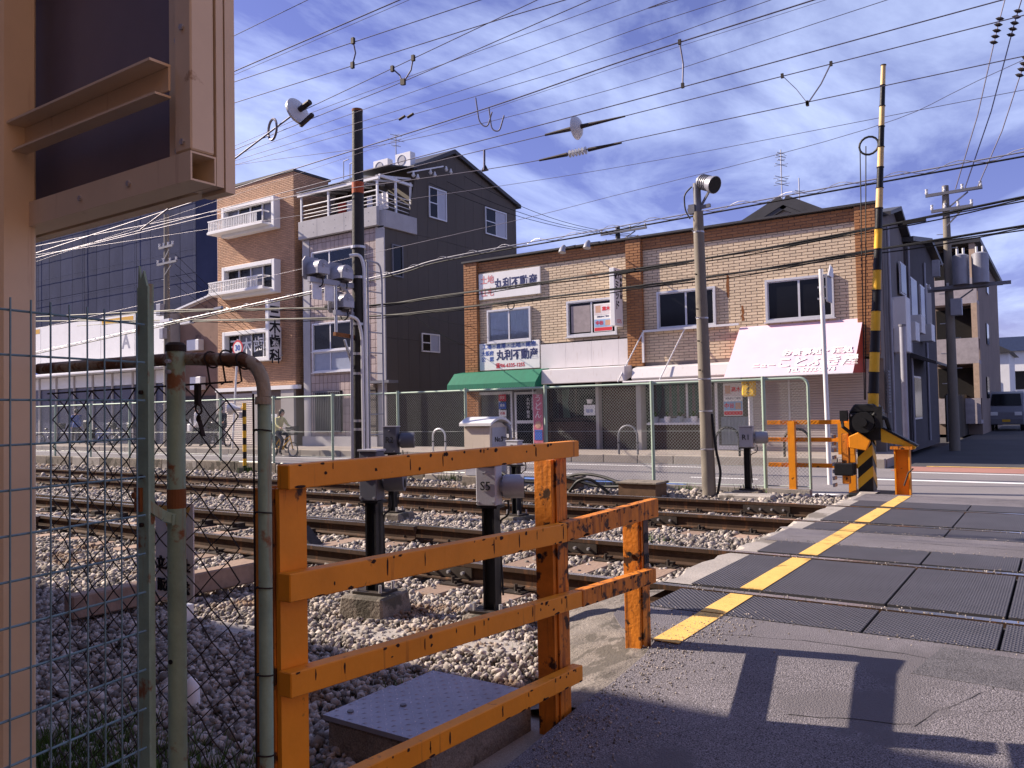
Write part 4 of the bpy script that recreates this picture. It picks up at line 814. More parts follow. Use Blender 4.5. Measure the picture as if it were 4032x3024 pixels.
# ---- two-storey tiled shop building
def tiled_shops():
    t = thing('tiled_shop_building', 'long two-storey shop building faced in pale tile with brown tile bands', 'building', (-10.4, FY, 0))
    XL, XR = -16.98, -3.8
    m = MB(); m.box(XL, XR, FY+.0, 26.5, 2.4, 6.32); m.box(XL, -14.15, FY+.02, 26.5, -.1, 2.4); m.box(-14.15, XR, FY+.35, 26.5, -.1, 2.4); m.obj('wall', MORTL, t)
    pil = [(-16.98, -16.43), (-10.82, -10.32), (-4.3, -3.8)]
    wins = [(-16.0, -14.37, 3.59, 4.59), (-12.89, -11.25, 3.59, 4.61), (-9.8, -8.13, 3.6, 4.61), (-6.6, -4.93, 3.58, 4.62)]
    holes = [(a-.06, c+.06, e-.06, f+.06) for a, c, e, f in wins]
    tilewall(t, 'tile', TILE, (0, FY, 0), (1, 0, 0), (0, -1, 0), -16.43, -10.82, 3.4, 5.98, .31, .083, .014, holes+[(-16.4, -13.95, 2.6, 3.55)], most=0)
    tilewall(t, 'tile', TILE, (0, FY, 0), (1, 0, 0), (0, -1, 0), -10.32, -4.3, 2.6, 5.98, .31, .083, .014, holes+[(-7.4, -4.2, 2, 3.45)], most=300)
    for a, c in ((-16.43, -10.82), (-10.32, -4.3)):
        m = MB(); m.box(a, c, FY-.05, FY+.1, 5.985, 6.32); m.obj('band_backing', MORT, t)
        tilewall(t, 'band_tile', TILEB, (0, FY-.05, 0), (1, 0, 0), (0, -1, 0), a, c, 5.99, 6.32, .31, .083, .012, most=30)
    for a, c in pil:
        zb = .0 if a < -16 else 2.5
        m = MB(); m.box(a, c, FY-.14, FY+.1, zb, 6.34); m.obj('pilaster', MORT, t)
        tilewall(t, 'pilaster_tile', TILEB, (0, FY-.14, 0), (1, 0, 0), (0, -1, 0), a, c, zb, 6.34, .275, .083, .012, most=40)
        tilewall(t, 'pilaster_tile', TILEB, (c, FY-.14, 0), (0, 1, 0), (1, 0, 0), .0, .14, zb, 6.34, .275, .083, .012, most=0)
    m = MB(); m.box(XL-.05, XR+.05, FY-.2, FY+.25, 6.345, 6.40); m.obj('coping', ROOFM, t)
    m = MB(); m.box(XL, XR, FY+.25, 26.5, 6.2, 6.3); m.obj('roof', ROOFM, t)
    windowbox(t, *wins[0], FY-.01, glass=GLASS, curtain=CURT); w2 = windowbox(t, *wins[1], FY-.01)
    m = MB(); m.box(-12.8, -12.12, FY-.055, FY-.05, 3.66, 4.5); m.obj('blind', M('blind_cloth', (.3, .26, .27), .9), w2)
    windowbox(t, *wins[2], FY-.01); windowbox(t, *wins[3], FY-.01)
    for a, c, e, f in wins[2:]:
        pass
    # rust runs under fixings
    for x, z, h in ((-7.75, 4.2, .75), (-7.35, 3.55, .5), (-11.2, 3.35, .1)): 
        m = MB(); n = 7; m.add([(x+random.uniform(-.03, .03)*(1-abs(i/n-.5)), FY-.0135, z+h*(1-i/n)) for i in range(n)]+[(x+.03+random.uniform(0, .05), FY-.0135, z+h*(1-i/n)) for i in range(n)][::-1], [tuple(range(2*n))]); m.obj('rust_run', RUSTST, t)
    # ---- ground floor, estate agent
    m = MB(); m.box(-16.43, -13.98, FY-.06, FY+.02, 1.95, 2.42); m.obj('shop_lintel', PALEW, t)
    windowbox(t, -16.85, -15.15, .45, 1.82, FY-.02, fr=.07, mull=(.72,), glass=GLASS, framemat=ALU, name='shop_window')
    m = MB(); m.box(-16.9, -14.2, FY+.6, FY+.65, 0, 2.3); m.obj('back_wall', DARK, t)
    dr = MB()
    for q in ((-15.0, -14.92, 0, 1.85), (-14.2, -14.12, 0, 1.85), (-14.92, -14.2, 1.77, 1.85), (-14.92, -14.2, .02, .16), (-14.92, -14.2, .82, .92)): dr.box(q[0], q[1], FY-.1, FY-.05, q[2], q[3])
    dr = dr.obj('shop_door', ALU, t); m = MB(); m.box(-14.92, -14.2, FY-.08, FY-.075, .16, 1.77); m.obj('pane', DARKGL, dr)
    text('丸利不動産', .13, WHITE, (-14.47, FY-.082, 1.32), (0, -1, 0), dr, vertical=True, spacing=1.05, name='door_lettering'); text('賃貸売買', .1, WHITE, (-14.3, FY-.082, 1.45), (0, -1, 0), dr, vertical=True, spacing=1.05, name='door_lettering')
    for z, mt, tx in ((1.68, RED, '空室'), (1.42, BLUE, '募集'), (1.16, WHITE, '店舗'), (.92, WHITE, '土地')): m = MB(); m.box(-15.62, -15.32, FY-.115, FY-.108, z-.11, z+.11); p = m.obj('notice', mt, t); text(tx, .1, WHITE if mt != WHITE else RED, (-15.47, FY-.115, z), (0, -1, 0), p)
    m = MB(); m.box(-16.88, -16.74, FY-.13, FY-.12, .3, .95); m.obj('notice', WHITE, t)
    m = MB(); m.box(-16.2, -15.9, FY+.2, FY+.3, .6, 1.5); m.obj('curtain', M('tan_drape', (.3, .22, .14), .9), t)
    m = MB(); m.box(-14.1, -13.9, FY-.15, FY+.02, 0, 2.45); m.obj('porch_post', PALEW, t)
    # ---- coffee shop
    m = MB(); m.box(-13.9, -10.32, FY-.0, FY+.1, 2.45, 3.4); m.obj('fascia_backing', MORTL, t)
    for i in range(4):
        a = -13.93+i*.93; m = MB(); m.box(a+.002, min(a+.926, -10.32), FY-.1, FY-.02, 2.57, 3.36); m.obj('fascia_panel', FASC, t)
    m = MB(); m.prism([(-13.7, FY-.1, 2.55), (-13.7, FY-.62, 2.5), (-13.7, FY-.66, 2.06), (-13.7, FY-.6, 2.05), (-13.7, FY-.1, 2.2)], (3.0, 0, 0)); m.obj('awning_box', FASC, t, bevel=.01)
    m = MB(); m.box(-13.9, -12.6, FY+.2, FY+.3, 0, .85); m.obj('dado', MORT, t); tilewall(t, 'dark_brick', DBRICK, (0, FY+.2, 0), (1, 0, 0), (0, -1, 0), -13.8, -12.0, 0, .85, .22, .07, .01, most=0)
    m = MB(); m.box(-13.9, -10.35, FY+.29, FY+.34, 0, 2.45); m.obj('shop_recess', DARK, t)
    w = windowbox(t, -13.75, -12.1, .95, 1.95, FY+.25, fr=.05, mull=(.55,), framemat=M('bronze_frame', (.05, .035, .028), .5), glass=GLASS, sill=False, name='cafe_window')
    m = MB(); m.prism([(-13.4, FY+.262, 1.93), (-13.1, FY+.262, 1.93), (-13.18, FY+.262, 1.45), (-13.08, FY+.262, .98), (-13.35, FY+.262, .98)], (0, .01, 0)); m.obj('curtain', CURTG, w)
    m = MB(); m.box(-12.05, -11.95, FY+.05, FY+.28, 0, 2.1); m.box(-10.6, -10.45, FY-.1, FY+.28, 0, 2.5); m.obj('porch_post', PALEW, t)
    m = MB(); m.box(-11.9, -10.7, FY+.24, FY+.28, 0, 2.0); m.obj('cafe_door', DBRICK, t)
    s = MB(); s.box(-12.5, -12.1, FY+.1, FY+.13, 1.05, 1.38); s = s.obj('cup_sign', WHITE, t); text('珈琲', .13, BLUE, (-12.3, FY+.1, 1.18), (0, -1, 0), s)
    m = MB(); m.tube([(-12.3, FY+.12, 1.42), (-12.3, FY+.12, 1.55)], [.07, .1], 10); m.obj('cup_emblem', WHITE, s)
    # ---- shop with plant shelf
    m = MB(); m.box(-10.3, -7.4, FY-.16, FY-.1, 3.5, 3.56); m.box(-10.34, -10.28, FY-.16, FY-.1, 2.6, 3.5); m.obj('sign_frame', WHITEM, t)
    m = MB(); m.prism([(-10.5, FY-.02, 2.5), (-10.5, FY-.5, 2.42), (-10.5, FY-.6, 2.12), (-10.5, FY-.55, 2.06), (-10.5, FY-.02, 2.1)], (3.2, 0, 0)); m.obj('awning_box', FASC, t, bevel=.01)
    m = MB(); m.cyl((-10.7, FY-.75, 2.02), (-7.2, FY-.75, 2.02), .03, n=8); m.obj('awning_bar', WHITEM, t)
    for x in (-10.32, -9.0): m = MB(); m.cyl((x, FY-.12, 3.5), (x-.55, FY-.75, 2.03), .018, n=6); m.obj('stay_rod', WHITEM, t)
    w = windowbox(t, -10.2, -8.45, .9, 2.0, FY+.25, fr=.08, mull=(.62,), glass=GLASS, framemat=WHITEM, name='plant_window'); m = MB()
    for i in range(7): m.prism([(-10.1+i*.24, FY+.262, 1.98), (-9.92+i*.24, FY+.262, 1.98), (-9.95+i*.24, FY+.262, .95+.3*random.random()), (-10.07+i*.24, FY+.262, 1.0)], (0, .01, 0))
    m.obj('curtain', CURTG, w)
    m = MB(); m.box(-10.3, -8.35, FY-.05, FY+.18, .74, .8); m.obj('plant_shelf', WHITEM, t)
    m = MB(); m.box(-10.3, -8.4, FY+.2, FY+.28, 0, .73); m.obj('dado', DBRICK, t)
    dr = MB()
    for q in ((-8.25, -8.17, 0, 2.0), (-7.3, -7.2, 0, 2.0), (-8.17, -7.3, 1.92, 2.0), (-8.17, -7.3, .02, .14)): dr.box(q[0], q[1], FY+.14, FY+.2, q[2], q[3])
    dr = dr.obj('glass_door', WHITEM, t); m = MB(); m.box(-8.17, -7.3, FY+.17, FY+.175, .14, 1.92); m.obj('pane', GLASS, dr)
    m = MB(); n = 24
    for i in range(n): a, c = -8.1+.78*i/n, -8.1+.78*(i+1)/n; m.quad((a, FY+.2+.012*math.sin(i*2.2), .16), (c, FY+.2+.012*math.sin((i+1)*2.2), .16), (c, FY+.2+.012*math.sin((i+1)*2.2), .95), (a, FY+.2+.012*math.sin(i*2.2), .95))
    m.obj('curtain', CURT, dr)
    def poster(x0, x1, z0, z1, y, par):
        m = MB(); m.box(x0, x1, y-.004, y, z0, z1); p = m.obj('poster', WHITE, par); h = z1-z0; w_ = x1-x0
        for (a, c, e, f, mt) in ((.02, .98, .02, .14, RED), (.02, .98, .16, .44, M('poster_sky', (.25, .4, .62), .7)), (.02, .98, .60, .97, M('poster_pale', (.6, .55, .58), .7)), (.62, .9, .2, .4, SKIN), (.1, .38, .68, .93, SKIN)): m = MB(); yy = y-.0065-.0015*(mt is SKIN); m.box(x0+w_*a, x0+w_*c, yy-.001, yy, z0+h*e, z0+h*f); m.obj('printed_panel', mt, p)
        text('高木', h*.16, RED, (x0+w_*.68, y-.0085, z0+h*.8), (0, -1, 0), p, thick=.004); text('中谷', h*.16, RED, (x0+w_*.3, y-.0085, z0+h*.3), (0, -1, 0), p, thick=.004); text('演説会のご案内', h*.07, NAVY, (x0+w_*.5, y-.004, z0+h*.53), (0, -1, 0), p)
    poster(-11.98, -11.35, 3.64, 4.5, FY-.06, w2); poster(-8.0, -7.45, .98, 1.9, FY+.165, dr)
    # ---- shuttered shop
    sh = MB(); sh.box(-7.15, -4.0, FY+.0, FY+.04, 0, 2.45); sh = sh.obj('roller_shutter', SHUT, t)
    sl = MB(); sl.prism([(0, 0, 0), (0, -.012, .01), (0, -.014, .05), (0, 0, .062)], (1.0, 0, 0)); slm = sl.mesh(SHUT)
    for x, w_ in ((-7.1, .95), (-6.1, .9), (-5.15, 1.1)):
        for k in range(32): place('slat', slm, (x, FY, .03+k*.066), sh, scale=(w_, 1, 1))
    for x in (-7.15, -6.14, -5.2, -4.04): m = MB(); m.box(x, x+.05, FY-.03, FY-.002, 0, 2.4); m.obj('guide_rail', ALU, sh)
    # ---- vertical blade sign, flood lamps on the roof edge
    s = thing('blade_sign', 'narrow white blade sign with black vertical lettering on the tiled shops', 'sign', (-10.95, 22.05, 4.6))
    m = MB(); m.box(-11.12, -10.96, 21.75, 22.3, 3.72, 5.46); m.obj('sign_box', WHITE, s, bevel=.01)
    text('㈱ミッド', .30, INK, (-10.96, 21.93, 4.78), (1, 0, 0), s, vertical=True, spacing=1.0, thick=.008); text('不動産全般', .16, INK, (-10.96, 22.19, 4.95), (1, 0, 0), s, vertical=True, spacing=1.05, thick=.003); text('1375', .16, RED, (-10.96, 22.02, 3.86), (1, 0, 0), s)
    for z in (3.8, 5.3): m = MB(); m.bar((-11.04, 22.3, z), (-11.04, FY-.013, z), .04, .04); m.obj('bracket', GALV, s)
    for i, px in enumerate((2215, 2312)):
        p = atY(px, 980 if i == 0 else 962, FY-.75); q = V3((p.x+.1, FY-.1, 6.42)); f = thing('flood_lamp', ('roof-edge flood lamp above the plain tile wall, farther from the brown pilaster', 'roof-edge flood lamp close to the middle brown pilaster')[i], 'lamp', q, 'flood lamps on the shop roof')
        m = MB(); m.cyl(q, p+V3((0, .08, .05)), .018, n=6); m.obj('arm', GREYD, f); m = MB(); m.tube([p+V3((0, .1, .1)), p, p+V3((0, -.03, -.12))], [.06, .09, .12], 10); m.obj('lamp_head', GREYM, f, smooth=True)
    # ---- flat signboards
    s = thing('upper_signboard', 'white signboard with large navy lettering high on the tiled shops', 'sign', (-15.2, FY-.05, 5.03)); m = MB(); m.box(-16.38, -13.91, FY-.09, FY-.015, 5.03, 5.91); m.obj('board', WHITE, s, bevel=.006)
    text('丸利不動産', .4, NAVY, (-14.87, FY-.09, 5.47), (0, -1, 0), s, thick=.012, sx=.86); text('土地', .3, PINKR, (-16.02, FY-.09, 5.67), (0, -1, 0), s, thick=.004, sx=.95); text('住宅', .3, PINKR, (-16.02, FY-.09, 5.25), (0, -1, 0), s, thick=.004, sx=.95)
    s = thing('lower_signboard', 'white estate signboard with a red telephone number above the green awning', 'sign', (-15.2, FY-.05, 2.62)); m = MB(); m.box(-16.4, -13.99, FY-.09, FY-.015, 2.62, 3.53); m.obj('board', WHITE, s, bevel=.006)
    text('工場・倉庫・土地・建物', .2, BLUE, (-15.2, FY-.09, 3.41), (0, -1, 0), s, thick=.003, sx=.98); text('丸利不動産', .36, NAVY, (-14.87, FY-.09, 3.08), (0, -1, 0), s, thick=.012, sx=.92); text('大阪府', .17, BLUE, (-16.06, FY-.09, 3.18), (0, -1, 0), s, thick=.003); text('公　認', .17, BLUE, (-16.06, FY-.09, 2.98), (0, -1, 0), s, thick=.003); text('☎06-6335-1255', .17, RED, (-15.15, FY-.09, 2.75), (0, -1, 0), s, thick=.004)
    # ---- awnings
    a = thing('green_awning', 'green canvas awning with a scalloped edge over the estate shop', 'awning', (-15.5, FY, 2.3)); y1, y2 = FY-.16, 21.4
    n = 6; prof = [(y1, 2.58), (y1-.45, 2.52), (y2, 2.14)]
    for i in range(n):
        xa = -17.1+3.5*i/n; xb = xa+3.5/n; m = MB()
        for (ya, za), (yb, zb) in zip(prof, prof[1:]): m.quad((xa, ya, za), (xb, ya, za), (xb, yb, zb), (xa, yb, zb)); m.quad((xa, ya, za-.015), (xb, ya, za-.015), (xb, yb, zb-.015), (xa, yb, zb-.015))
        k = 6
        for j in range(k):
            u, v = xa+(xb-xa)*j/k, xa+(xb-xa)*(j+1)/k; m.quad((u, y2, 2.14), (v, y2, 2.14), (v, y2-.01, 1.99), ((u+v)/2, y2-.015, 1.955), (u, y2-.01, 1.99))
        m.obj('canvas_panel', AWNG, a)
    for x in (-17.1, -13.6): m = MB(); m.prism([(x, *q) for q in prof]+[(x, y2, 1.98), (x, y1, 2.0)], (.012, 0, 0)); m.obj('canvas_side', AWNG, a)
    for x in (-17.0, -13.7): m = MB(); m.cyl((x, FY-.02, 2.0), (x, y2+.03, 2.1), .015, n=6); m.obj('arm', WHITEM, a)
    a = thing('pink_awning', 'large faded pink awning with white lettering over the shuttered shop', 'awning', (-5.8, FY, 2.6))
    T, Bt = (FY-.03, 3.45), (20.95, 2.02)
    for i in range(4):
        xa, xb = -7.4+.803*i, -7.4+.803*(i+1); m = MB(); N_ = 5
        for k in range(N_):
            f0, f1 = k/N_, (k+1)/N_; sg = lambda f: -.012*math.sin(math.pi*f)
            m.quad((xa, T[0]+(Bt[0]-T[0])*f0, T[1]+(Bt[1]-T[1])*f0+sg(f0)), (xb, T[0]+(Bt[0]-T[0])*f0, T[1]+(Bt[1]-T[1])*f0+sg(f0)), (xb, T[0]+(Bt[0]-T[0])*f1, T[1]+(Bt[1]-T[1])*f1+sg(f1)), (xa, T[0]+(Bt[0]-T[0])*f1, T[1]+(Bt[1]-T[1])*f1+sg(f1)))
        m.obj('canvas_panel', AWNP, a, smooth=True)
    for x in (-7.4, -4.19): m = MB(); m.prism([(x, T[0], T[1]-.02), (x, Bt[0], Bt[1]-.02), (x, T[0], 2.05)], (.01, 0, 0)); m.obj('canvas_side', AWNR, a)
    m = MB(); m.cyl((-7.4, Bt[0]-.01, 2.0), (-4.19, Bt[0]-.01, 2.0), .02, n=6); m.obj('front_bar', WHITEM, a)
    nr = V3((0, -(T[1]-Bt[1]), (T[0]-Bt[0]))).normalized(); up = V3((0, T[0]-Bt[0], T[1]-Bt[1])).normalized()
    def aw(f, x): return V3((x, Bt[0]+(T[0]-Bt[0])*f, Bt[1]+(T[1]-Bt[1])*f))
    WT = M('white_print', (.9, .9, .88), .7, var=.03)
    text('お食事処・酒処', .25, WT, aw(.40, -5.15), nr, a, up=up, thick=.006, name='awning_lettering', depth=.014); text('ことぶき屋', .40, WT, aw(.21, -5.1), nr, a, up=up, thick=.006, name='awning_lettering', depth=.014); text('ニュー', .2, WT, aw(.18, -6.42), nr, a, up=up, thick=.004, name='awning_lettering', depth=.014); text('TEL 6332-2974', .19, WT, aw(.07, -5.2), nr, a, up=up, thick=.004, name='awning_lettering', depth=.014)
    # plant pots on the shelf
    for i, x in enumerate((-10.05, -9.68, -9.28, -8.85)):
        lab = ('plant pot on the white shelf, farthest from the glass door', 'second plant pot on the white shelf from the coffee shop', 'third plant pot on the white shelf from the coffee shop', 'plant pot on the white shelf nearest the glass door')[i]
        p = thing('plant_pot', lab, 'plant pot', (x, FY+.06, .8), 'pots on the window shelf'); m = MB(); m.tube([(x, FY+.06, .8), (x, FY+.06, .97), (x, FY+.06, .98)], [.075, .1, .1], 12); m.obj('pot', WHITE if i % 2 else M('grey_pot', (.3, .33, .38), .6), p, smooth=True)
        m = MB()
        for k in range(26): an = random.uniform(0, 6.28); h = random.uniform(.05, .2); r = random.uniform(.02, .12); q = V3((x, FY+.06, .97)); e = q+V3((r*math.cos(an), r*math.sin(an)*.6, h)); s_ = V3((-math.sin(an), math.cos(an), 0))*.015; m.quad(q, q.lerp(e, .6)+s_, e, q.lerp(e, .6)-s_)
        m.obj('leaves', GRASS, p)
    # banner and yellow lamp sign
    f = thing('street_banner', 'tall red and white street banner beside the estate shop door', 'banner', (-13.75, 21.9, 0)); m = MB(); m.cyl((-13.98, 21.85, 0), (-13.98, 21.85, 1.95), .014, n=6); m.obj('pole', WHITEM, f)
    m = MB(); m.box(-13.97, -13.62, 21.84, 21.846, .2, 1.75); c = m.obj('cloth', M('faded_red', (.5, .14, .2), .8), f); text('うどん', .26, WHITE, (-13.79, 21.839, 1.35), (0, -1, 0), c, vertical=True); m = MB(); m.box(-13.93, -13.65, 21.83, 21.838, .3, .62); m.obj('printed_panel', BLUE, c); m = MB(); m.ball((-13.79, 21.838, .78), .12, sc=(1, .06, 1)); m.obj('printed_face', SKIN, c)
    l = thing('lamp_sign', 'yellow rounded lamp sign hanging by the glass door', 'sign', (-7.0, 21.75, 1.8)); m = MB(); m.box(-7.2, -6.82, 21.7, 21.85, 1.5, 2.02); m.obj('lamp_body', M('yellow_sign', (.7, .45, .04), .5), l, bevel=.05); text('カラオケ', .12, INK, (-7.01, 21.7, 1.76), (0, -1, 0), l, vertical=True, spacing=1.0, thick=.002); m = MB(); m.cyl((-7.01, 21.78, 0), (-7.01, 21.78, 1.5), .025, n=8); m.obj('stand', WHITEM, l)
tiled_shops()

# ---- grey building with exposed concrete balcony
def grey_building():
    t = thing('grey_townhouse', 'dark grey four-storey townhouse with a concrete balcony and pitched roof', 'building', (-23, FY, 0)); XL, XR = -25.25, -20.8
    sec = [(22.45, -.2), (31.35, -.2), (31.35, 10.75), (26.7, 12.02), (24.2, 10.85), (24.2, 8.3), (22.45, 8.3)]
    m = MB(); m.prism([(XL, y, z) for y, z in sec], (XR-XL-.02, 0, 0)); m.obj('wall', SIDING, t)
    # side cladding panels (facing +X)
    wh = [(25.07, 26.09, 9.11, 10.27), (28.91, 30.45, 9.1, 10.2), (22.85, 23.36, 6.45, 7.58), (24.49, 25.5, 3.68, 4.32)]
    y = 22.46
    while y < 31.3:
        y2 = min(y+.62, 31.35)
        for z0, z1 in ((-.2, 4.05), (4.06, 8.22), (8.23, 12)):
            for q in cut((y+.004, y2-.004, z0, z1), [(a-.03, c+.03, e-.03, f+.03) for a, c, e, f in wh]):
                def zr(yy): return (12.0-(yy-26.7)*(12.02-10.75)/(31.35-26.7)) if yy > 26.7 else ((10.83+(yy-24.2)*(1.17/2.5)) if yy > 24.2 else 8.28)
                za, zb = min(q[3], zr(q[0])), min(q[3], zr(q[1]))
                if za <= q[2]+.02 or zb <= q[2]+.02: continue
                m = MB(); m.prism([(XR-.02, q[0], q[2]), (XR-.02, q[1], q[2]), (XR-.02, q[1], zb), (XR-.02, q[0], za)], (.028, 0, 0)); m.obj('siding_panel', SIDING, t)
        y = y2
    for i, (a, c, e, f) in enumerate(wh):
        m = MB(); fr = .05
        for q in ((a-fr, a, e-fr, f+fr), (c, c+fr, e-fr, f+fr), (a, c, f, f+fr), (a, c, e-fr, e)): m.box(XR, XR+.06, q[0], q[1], q[2], q[3])
        w = m.obj('side_window', ALU if i != 2 else GREYD, t)
        mid = (a+c)/2
        if i == 2: m = MB(); m.box(XR, XR+.02, a, c, e, f); m.obj('pane', DARKGL, w)
        else:
            m = MB(); m.box(XR, XR+.02, a, mid-.02, e, f); m.obj('pane', DARKGL, w); m = MB(); m.box(XR, XR+.03, mid+.02, c, e, f); m.obj('pane', M('frosted_pane', (.42, .43, .5), .25, var=.05), w); m = MB(); m.box(XR, XR+.035, mid-.02, mid+.02, e, f); m.obj('mullion', ALU, w)
            m = MB(); m.box(XR, XR+.03, a, mid-.02, (e+f)/2-.02, (e+f)/2+.02); m.obj('glazing_bar', ALU, w)
    # roof slabs
    m = MB(); m.prism([(XL-.1, 26.65, 12.03), (XL-.1, 31.6, 10.68), (XL-.1, 31.6, 10.84), (XL-.1, 26.65, 12.2)], (XR-XL+.25, 0, 0)); m.obj('roof', ROOFM, t)
    m = MB(); m.prism([(XL-.1, 24.0, 10.75), (XL-.1, 26.64, 12.03), (XL-.1, 26.64, 12.2), (XL-.1, 24.0, 10.9)], (XR-XL+.25, 0, 0)); m.obj('roof', ROOFM, t)
    # front: concrete piers, tile infill, windows
    for a, c in ((XL, -24.85), (-21.22, XR)): m = MB(); m.box(a, c, FY, FY+.06, -.05, 8.27); m.obj('pier', EXPC, t)
    m = MB(); m.box(-24.85, -21.22, FY+.03, FY+.06, -.05, 8.27); m.obj('tile_backing', GMORT, t)
    fw = [(-24.6, -21.8, 6.5, 7.66), (-24.6, -22.0, 2.95, 4.8)]
    tilewall(t, 'wall_tile', GTILE, (0, FY+.03, 0), (1, 0, 0), (0, -1, 0), -24.84, -21.23, .0, 8.25, .235, .31, .014, [(a-.05, c+.05, e-.05, f+.05) for a, c, e, f in fw]+[(-24.6, -23.1, .55, 2.15)], bond=0, most=300)
    w = windowbox(t, *fw[0], FY+.01, mull=(.33, .95), glass=GLASS, fr=.05); m = MB(); m.box(-24.55, -21.85, FY+.012, FY+.02, 6.55, 7.6); m.obj('curtain', CURT, w)
    windowbox(t, -24.6, -22.0, 3.78, 4.8, FY+.01, mull=(.36,), fr=.05); w = windowbox(t, -24.6, -22.0, 2.95, 3.68, FY+.01, mull=(.36,), fr=.05, glass=M('frosted_blue', (.3, .33, .42), .3, var=.08))
    # window grille on the ground floor
    g = MB(); g.box(-24.6, -23.1, FY-.12, FY-.1, .55, .6); g.box(-24.6, -23.1, FY-.12, FY-.1, 2.1, 2.15); g = g.obj('window_grille', GREYD, t)
    for i in range(16): m = MB(); m.box(-24.59+i*.098, -24.57+i*.098, FY-.125, FY-.095, .55, 2.15); m.obj('grille_bar', GREYD, g)
    m = MB(); m.box(-24.6, -23.1, FY, FY+.03, .55, 2.15); m.obj('pane', DARKGL, g)
    m = MB(); m.box(-25.25, -21.2, FY-.1, FY-.02, -.0, .38); m.obj('plinth', EXPC, t)
    m = MB()
    for k in range(26): z = .02+k*.088; m.box(-21.75, -21.25, FY-.06-random.uniform(0, .04), FY+.0, z, z+.08)
    m.obj('stacked_stone', M('split_stone', (.14, .12, .11), .9, var=.3, island=.3), t)
    m = MB(); m.box(-21.5, -20.2, FY-.5, FY+.02, 2.35, 2.45); m.obj('entry_canopy', GREYD, t)
    # balcony
    bx = MB(); bx.box(-25.28, -20.98, 22.22, 22.4, 8.28, 9.0); bx.box(-21.12, -20.7, 22.4, 24.2, 8.2, 8.85); bx = bx.obj('balcony_parapet', EXPC, t, bevel=.01)
    for i in range(7):
        for z in (8.48, 8.8): m = MB(); m.cyl((-25.0+i*.6, 22.219, z), (-25.0+i*.6, 22.216, z), .022, n=8); m.obj('form_hole', GREYD, bx)
    for x in (-24.2, -22.7): m = MB(); m.box(x, x+.008, 22.217, 22.219, 8.29, 8.99); m.obj('pour_joint', GREYD, bx)
    rl = MB(); rl.cyl((-25.2, 22.3, 9.62), (-21.0, 22.3, 9.62), .025, n=6); rl = rl.obj('balcony_railing', WHITEM, t)
    for z in (9.14, 9.28, 9.42): m = MB(); m.cyl((-25.2, 22.3, z), (-21.0, 22.3, z), .016, n=6); m.obj('rail_bar', WHITEM, rl)
    for z in (9.0, 9.16, 9.32, 9.5): m = MB(); m.cyl((-20.95, 22.3, z+.1), (-20.85, 24.1, z), .016, n=6); m.obj('rail_bar', WHITEM, rl)
    for x in (-25.15, -23.6, -22.1, -21.0): m = MB(); m.box(x-.035, x+.035, 22.26, 22.33, 9.0, 10.0 if x < -22.9 else 10.05); m.obj('post', WHITEM, rl)
    for y in (23.2, 24.05): m = MB(); m.box(-20.93, -20.86, y-.035, y+.035, 8.85, 10.25); m.obj('post', WHITEM, rl)
    pg = MB(); pg.box(-25.3, -20.85, 22.2, 22.3, 10.0, 10.1); pg.box(-20.95, -20.85, 22.3, 24.2, 10.1, 10.2); pg = pg.obj('pergola', WHITEM, t)
    for i in range(7): x = -25.2+i*.7; m = MB(); m.bar((x, 22.25, 10.13), (x, 24.2, 10.45), .06, .08); m.obj('rafter', WHITEM, pg)
    m = MB(); m.prism([(-25.3, 22.15, 10.18), (-25.3, 24.2, 10.52), (-25.3, 24.2, 10.54), (-25.3, 22.15, 10.2)], (2.6, 0, 0)); m.obj('pergola_roof', M('clear_sheet', (.4, .42, .46), .3, var=.05), pg)
    m = MB(); m.prism([(-22.6, 22.6, 10.55), (-22.6, 24.3, 10.85), (-22.6, 24.3, 10.9), (-22.6, 22.6, 10.6)], (1.9, 0, 0)); m.obj('canopy', ROOFM, t)
    # air conditioners on the roof, laundry
    for i, (x, z) in enumerate(((-22.55, 10.95), (-21.35, 11.0))):
        a = thing('air_conditioner', ('roof air conditioner on the grey townhouse, nearer the black pole', 'roof air conditioner by the ridge of the grey townhouse')[i], 'air conditioner', (x, 24.3, z), 'roof air conditioners'); m = MB(); m.box(x-.4, x+.4, 24.15, 24.45, z-.05, z+.55); m.obj('casing', WHITEM, a, bevel=.01); m = MB(); m.ring((x-.08, 24.145, z+.27), (0, 1, 0), .2, .012, 20, 5); m.cyl((x-.08, 24.149, z+.27), (x-.08, 24.147, z+.27), .19, n=20); m.obj('fan_grille', GREYM, a)
        m = MB(); m.box(x-.42, x+.42, 24.1, 24.5, z-.12, z-.052); m.obj('stand', GALV, a)
    for i, (x, w_, mt, lab) in enumerate(((-23.35, .42, M('red_towel', (.3, .03, .02), .9), 'dark red towel drying on the concrete balcony'), (-22.9, .36, WJACK, 'white shirt drying on the concrete balcony next to the red towel'), (-21.85, .3, CURT, 'pale striped shirt drying behind the balcony rail, before the corner'), (-21.45, .24, DCLOTH, 'dark trousers drying behind the balcony rail'), (-21.12, .5, WJACK, 'long white shirt hanging at the balcony corner'))):
        m = MB(); n = 8; P = [(x-w_/2+w_*k/n, 22.75+.02*math.sin(k*1.7+i)) for k in range(n+1)]
        for (a, ya), (c, yc) in zip(P, P[1:]): m.add([(a, ya, 9.62), (c, yc, 9.62), (c+.02, yc, 8.98), (a+.02, ya, 8.98), (a, ya+.02, 9.62), (c, yc+.02, 9.62), (c+.02, yc+.02, 8.98), (a+.02, ya+.02, 8.98)], [(0, 1, 2, 3), (7, 6, 5, 4), (0, 4, 5, 1), (3, 2, 6, 7)])
        m.obj('drying_cloth', mt, loc=(x, 22.75, 9.6), smooth=True, label=lab, cat='laundry', group='laundry on the balcony')
grey_building()

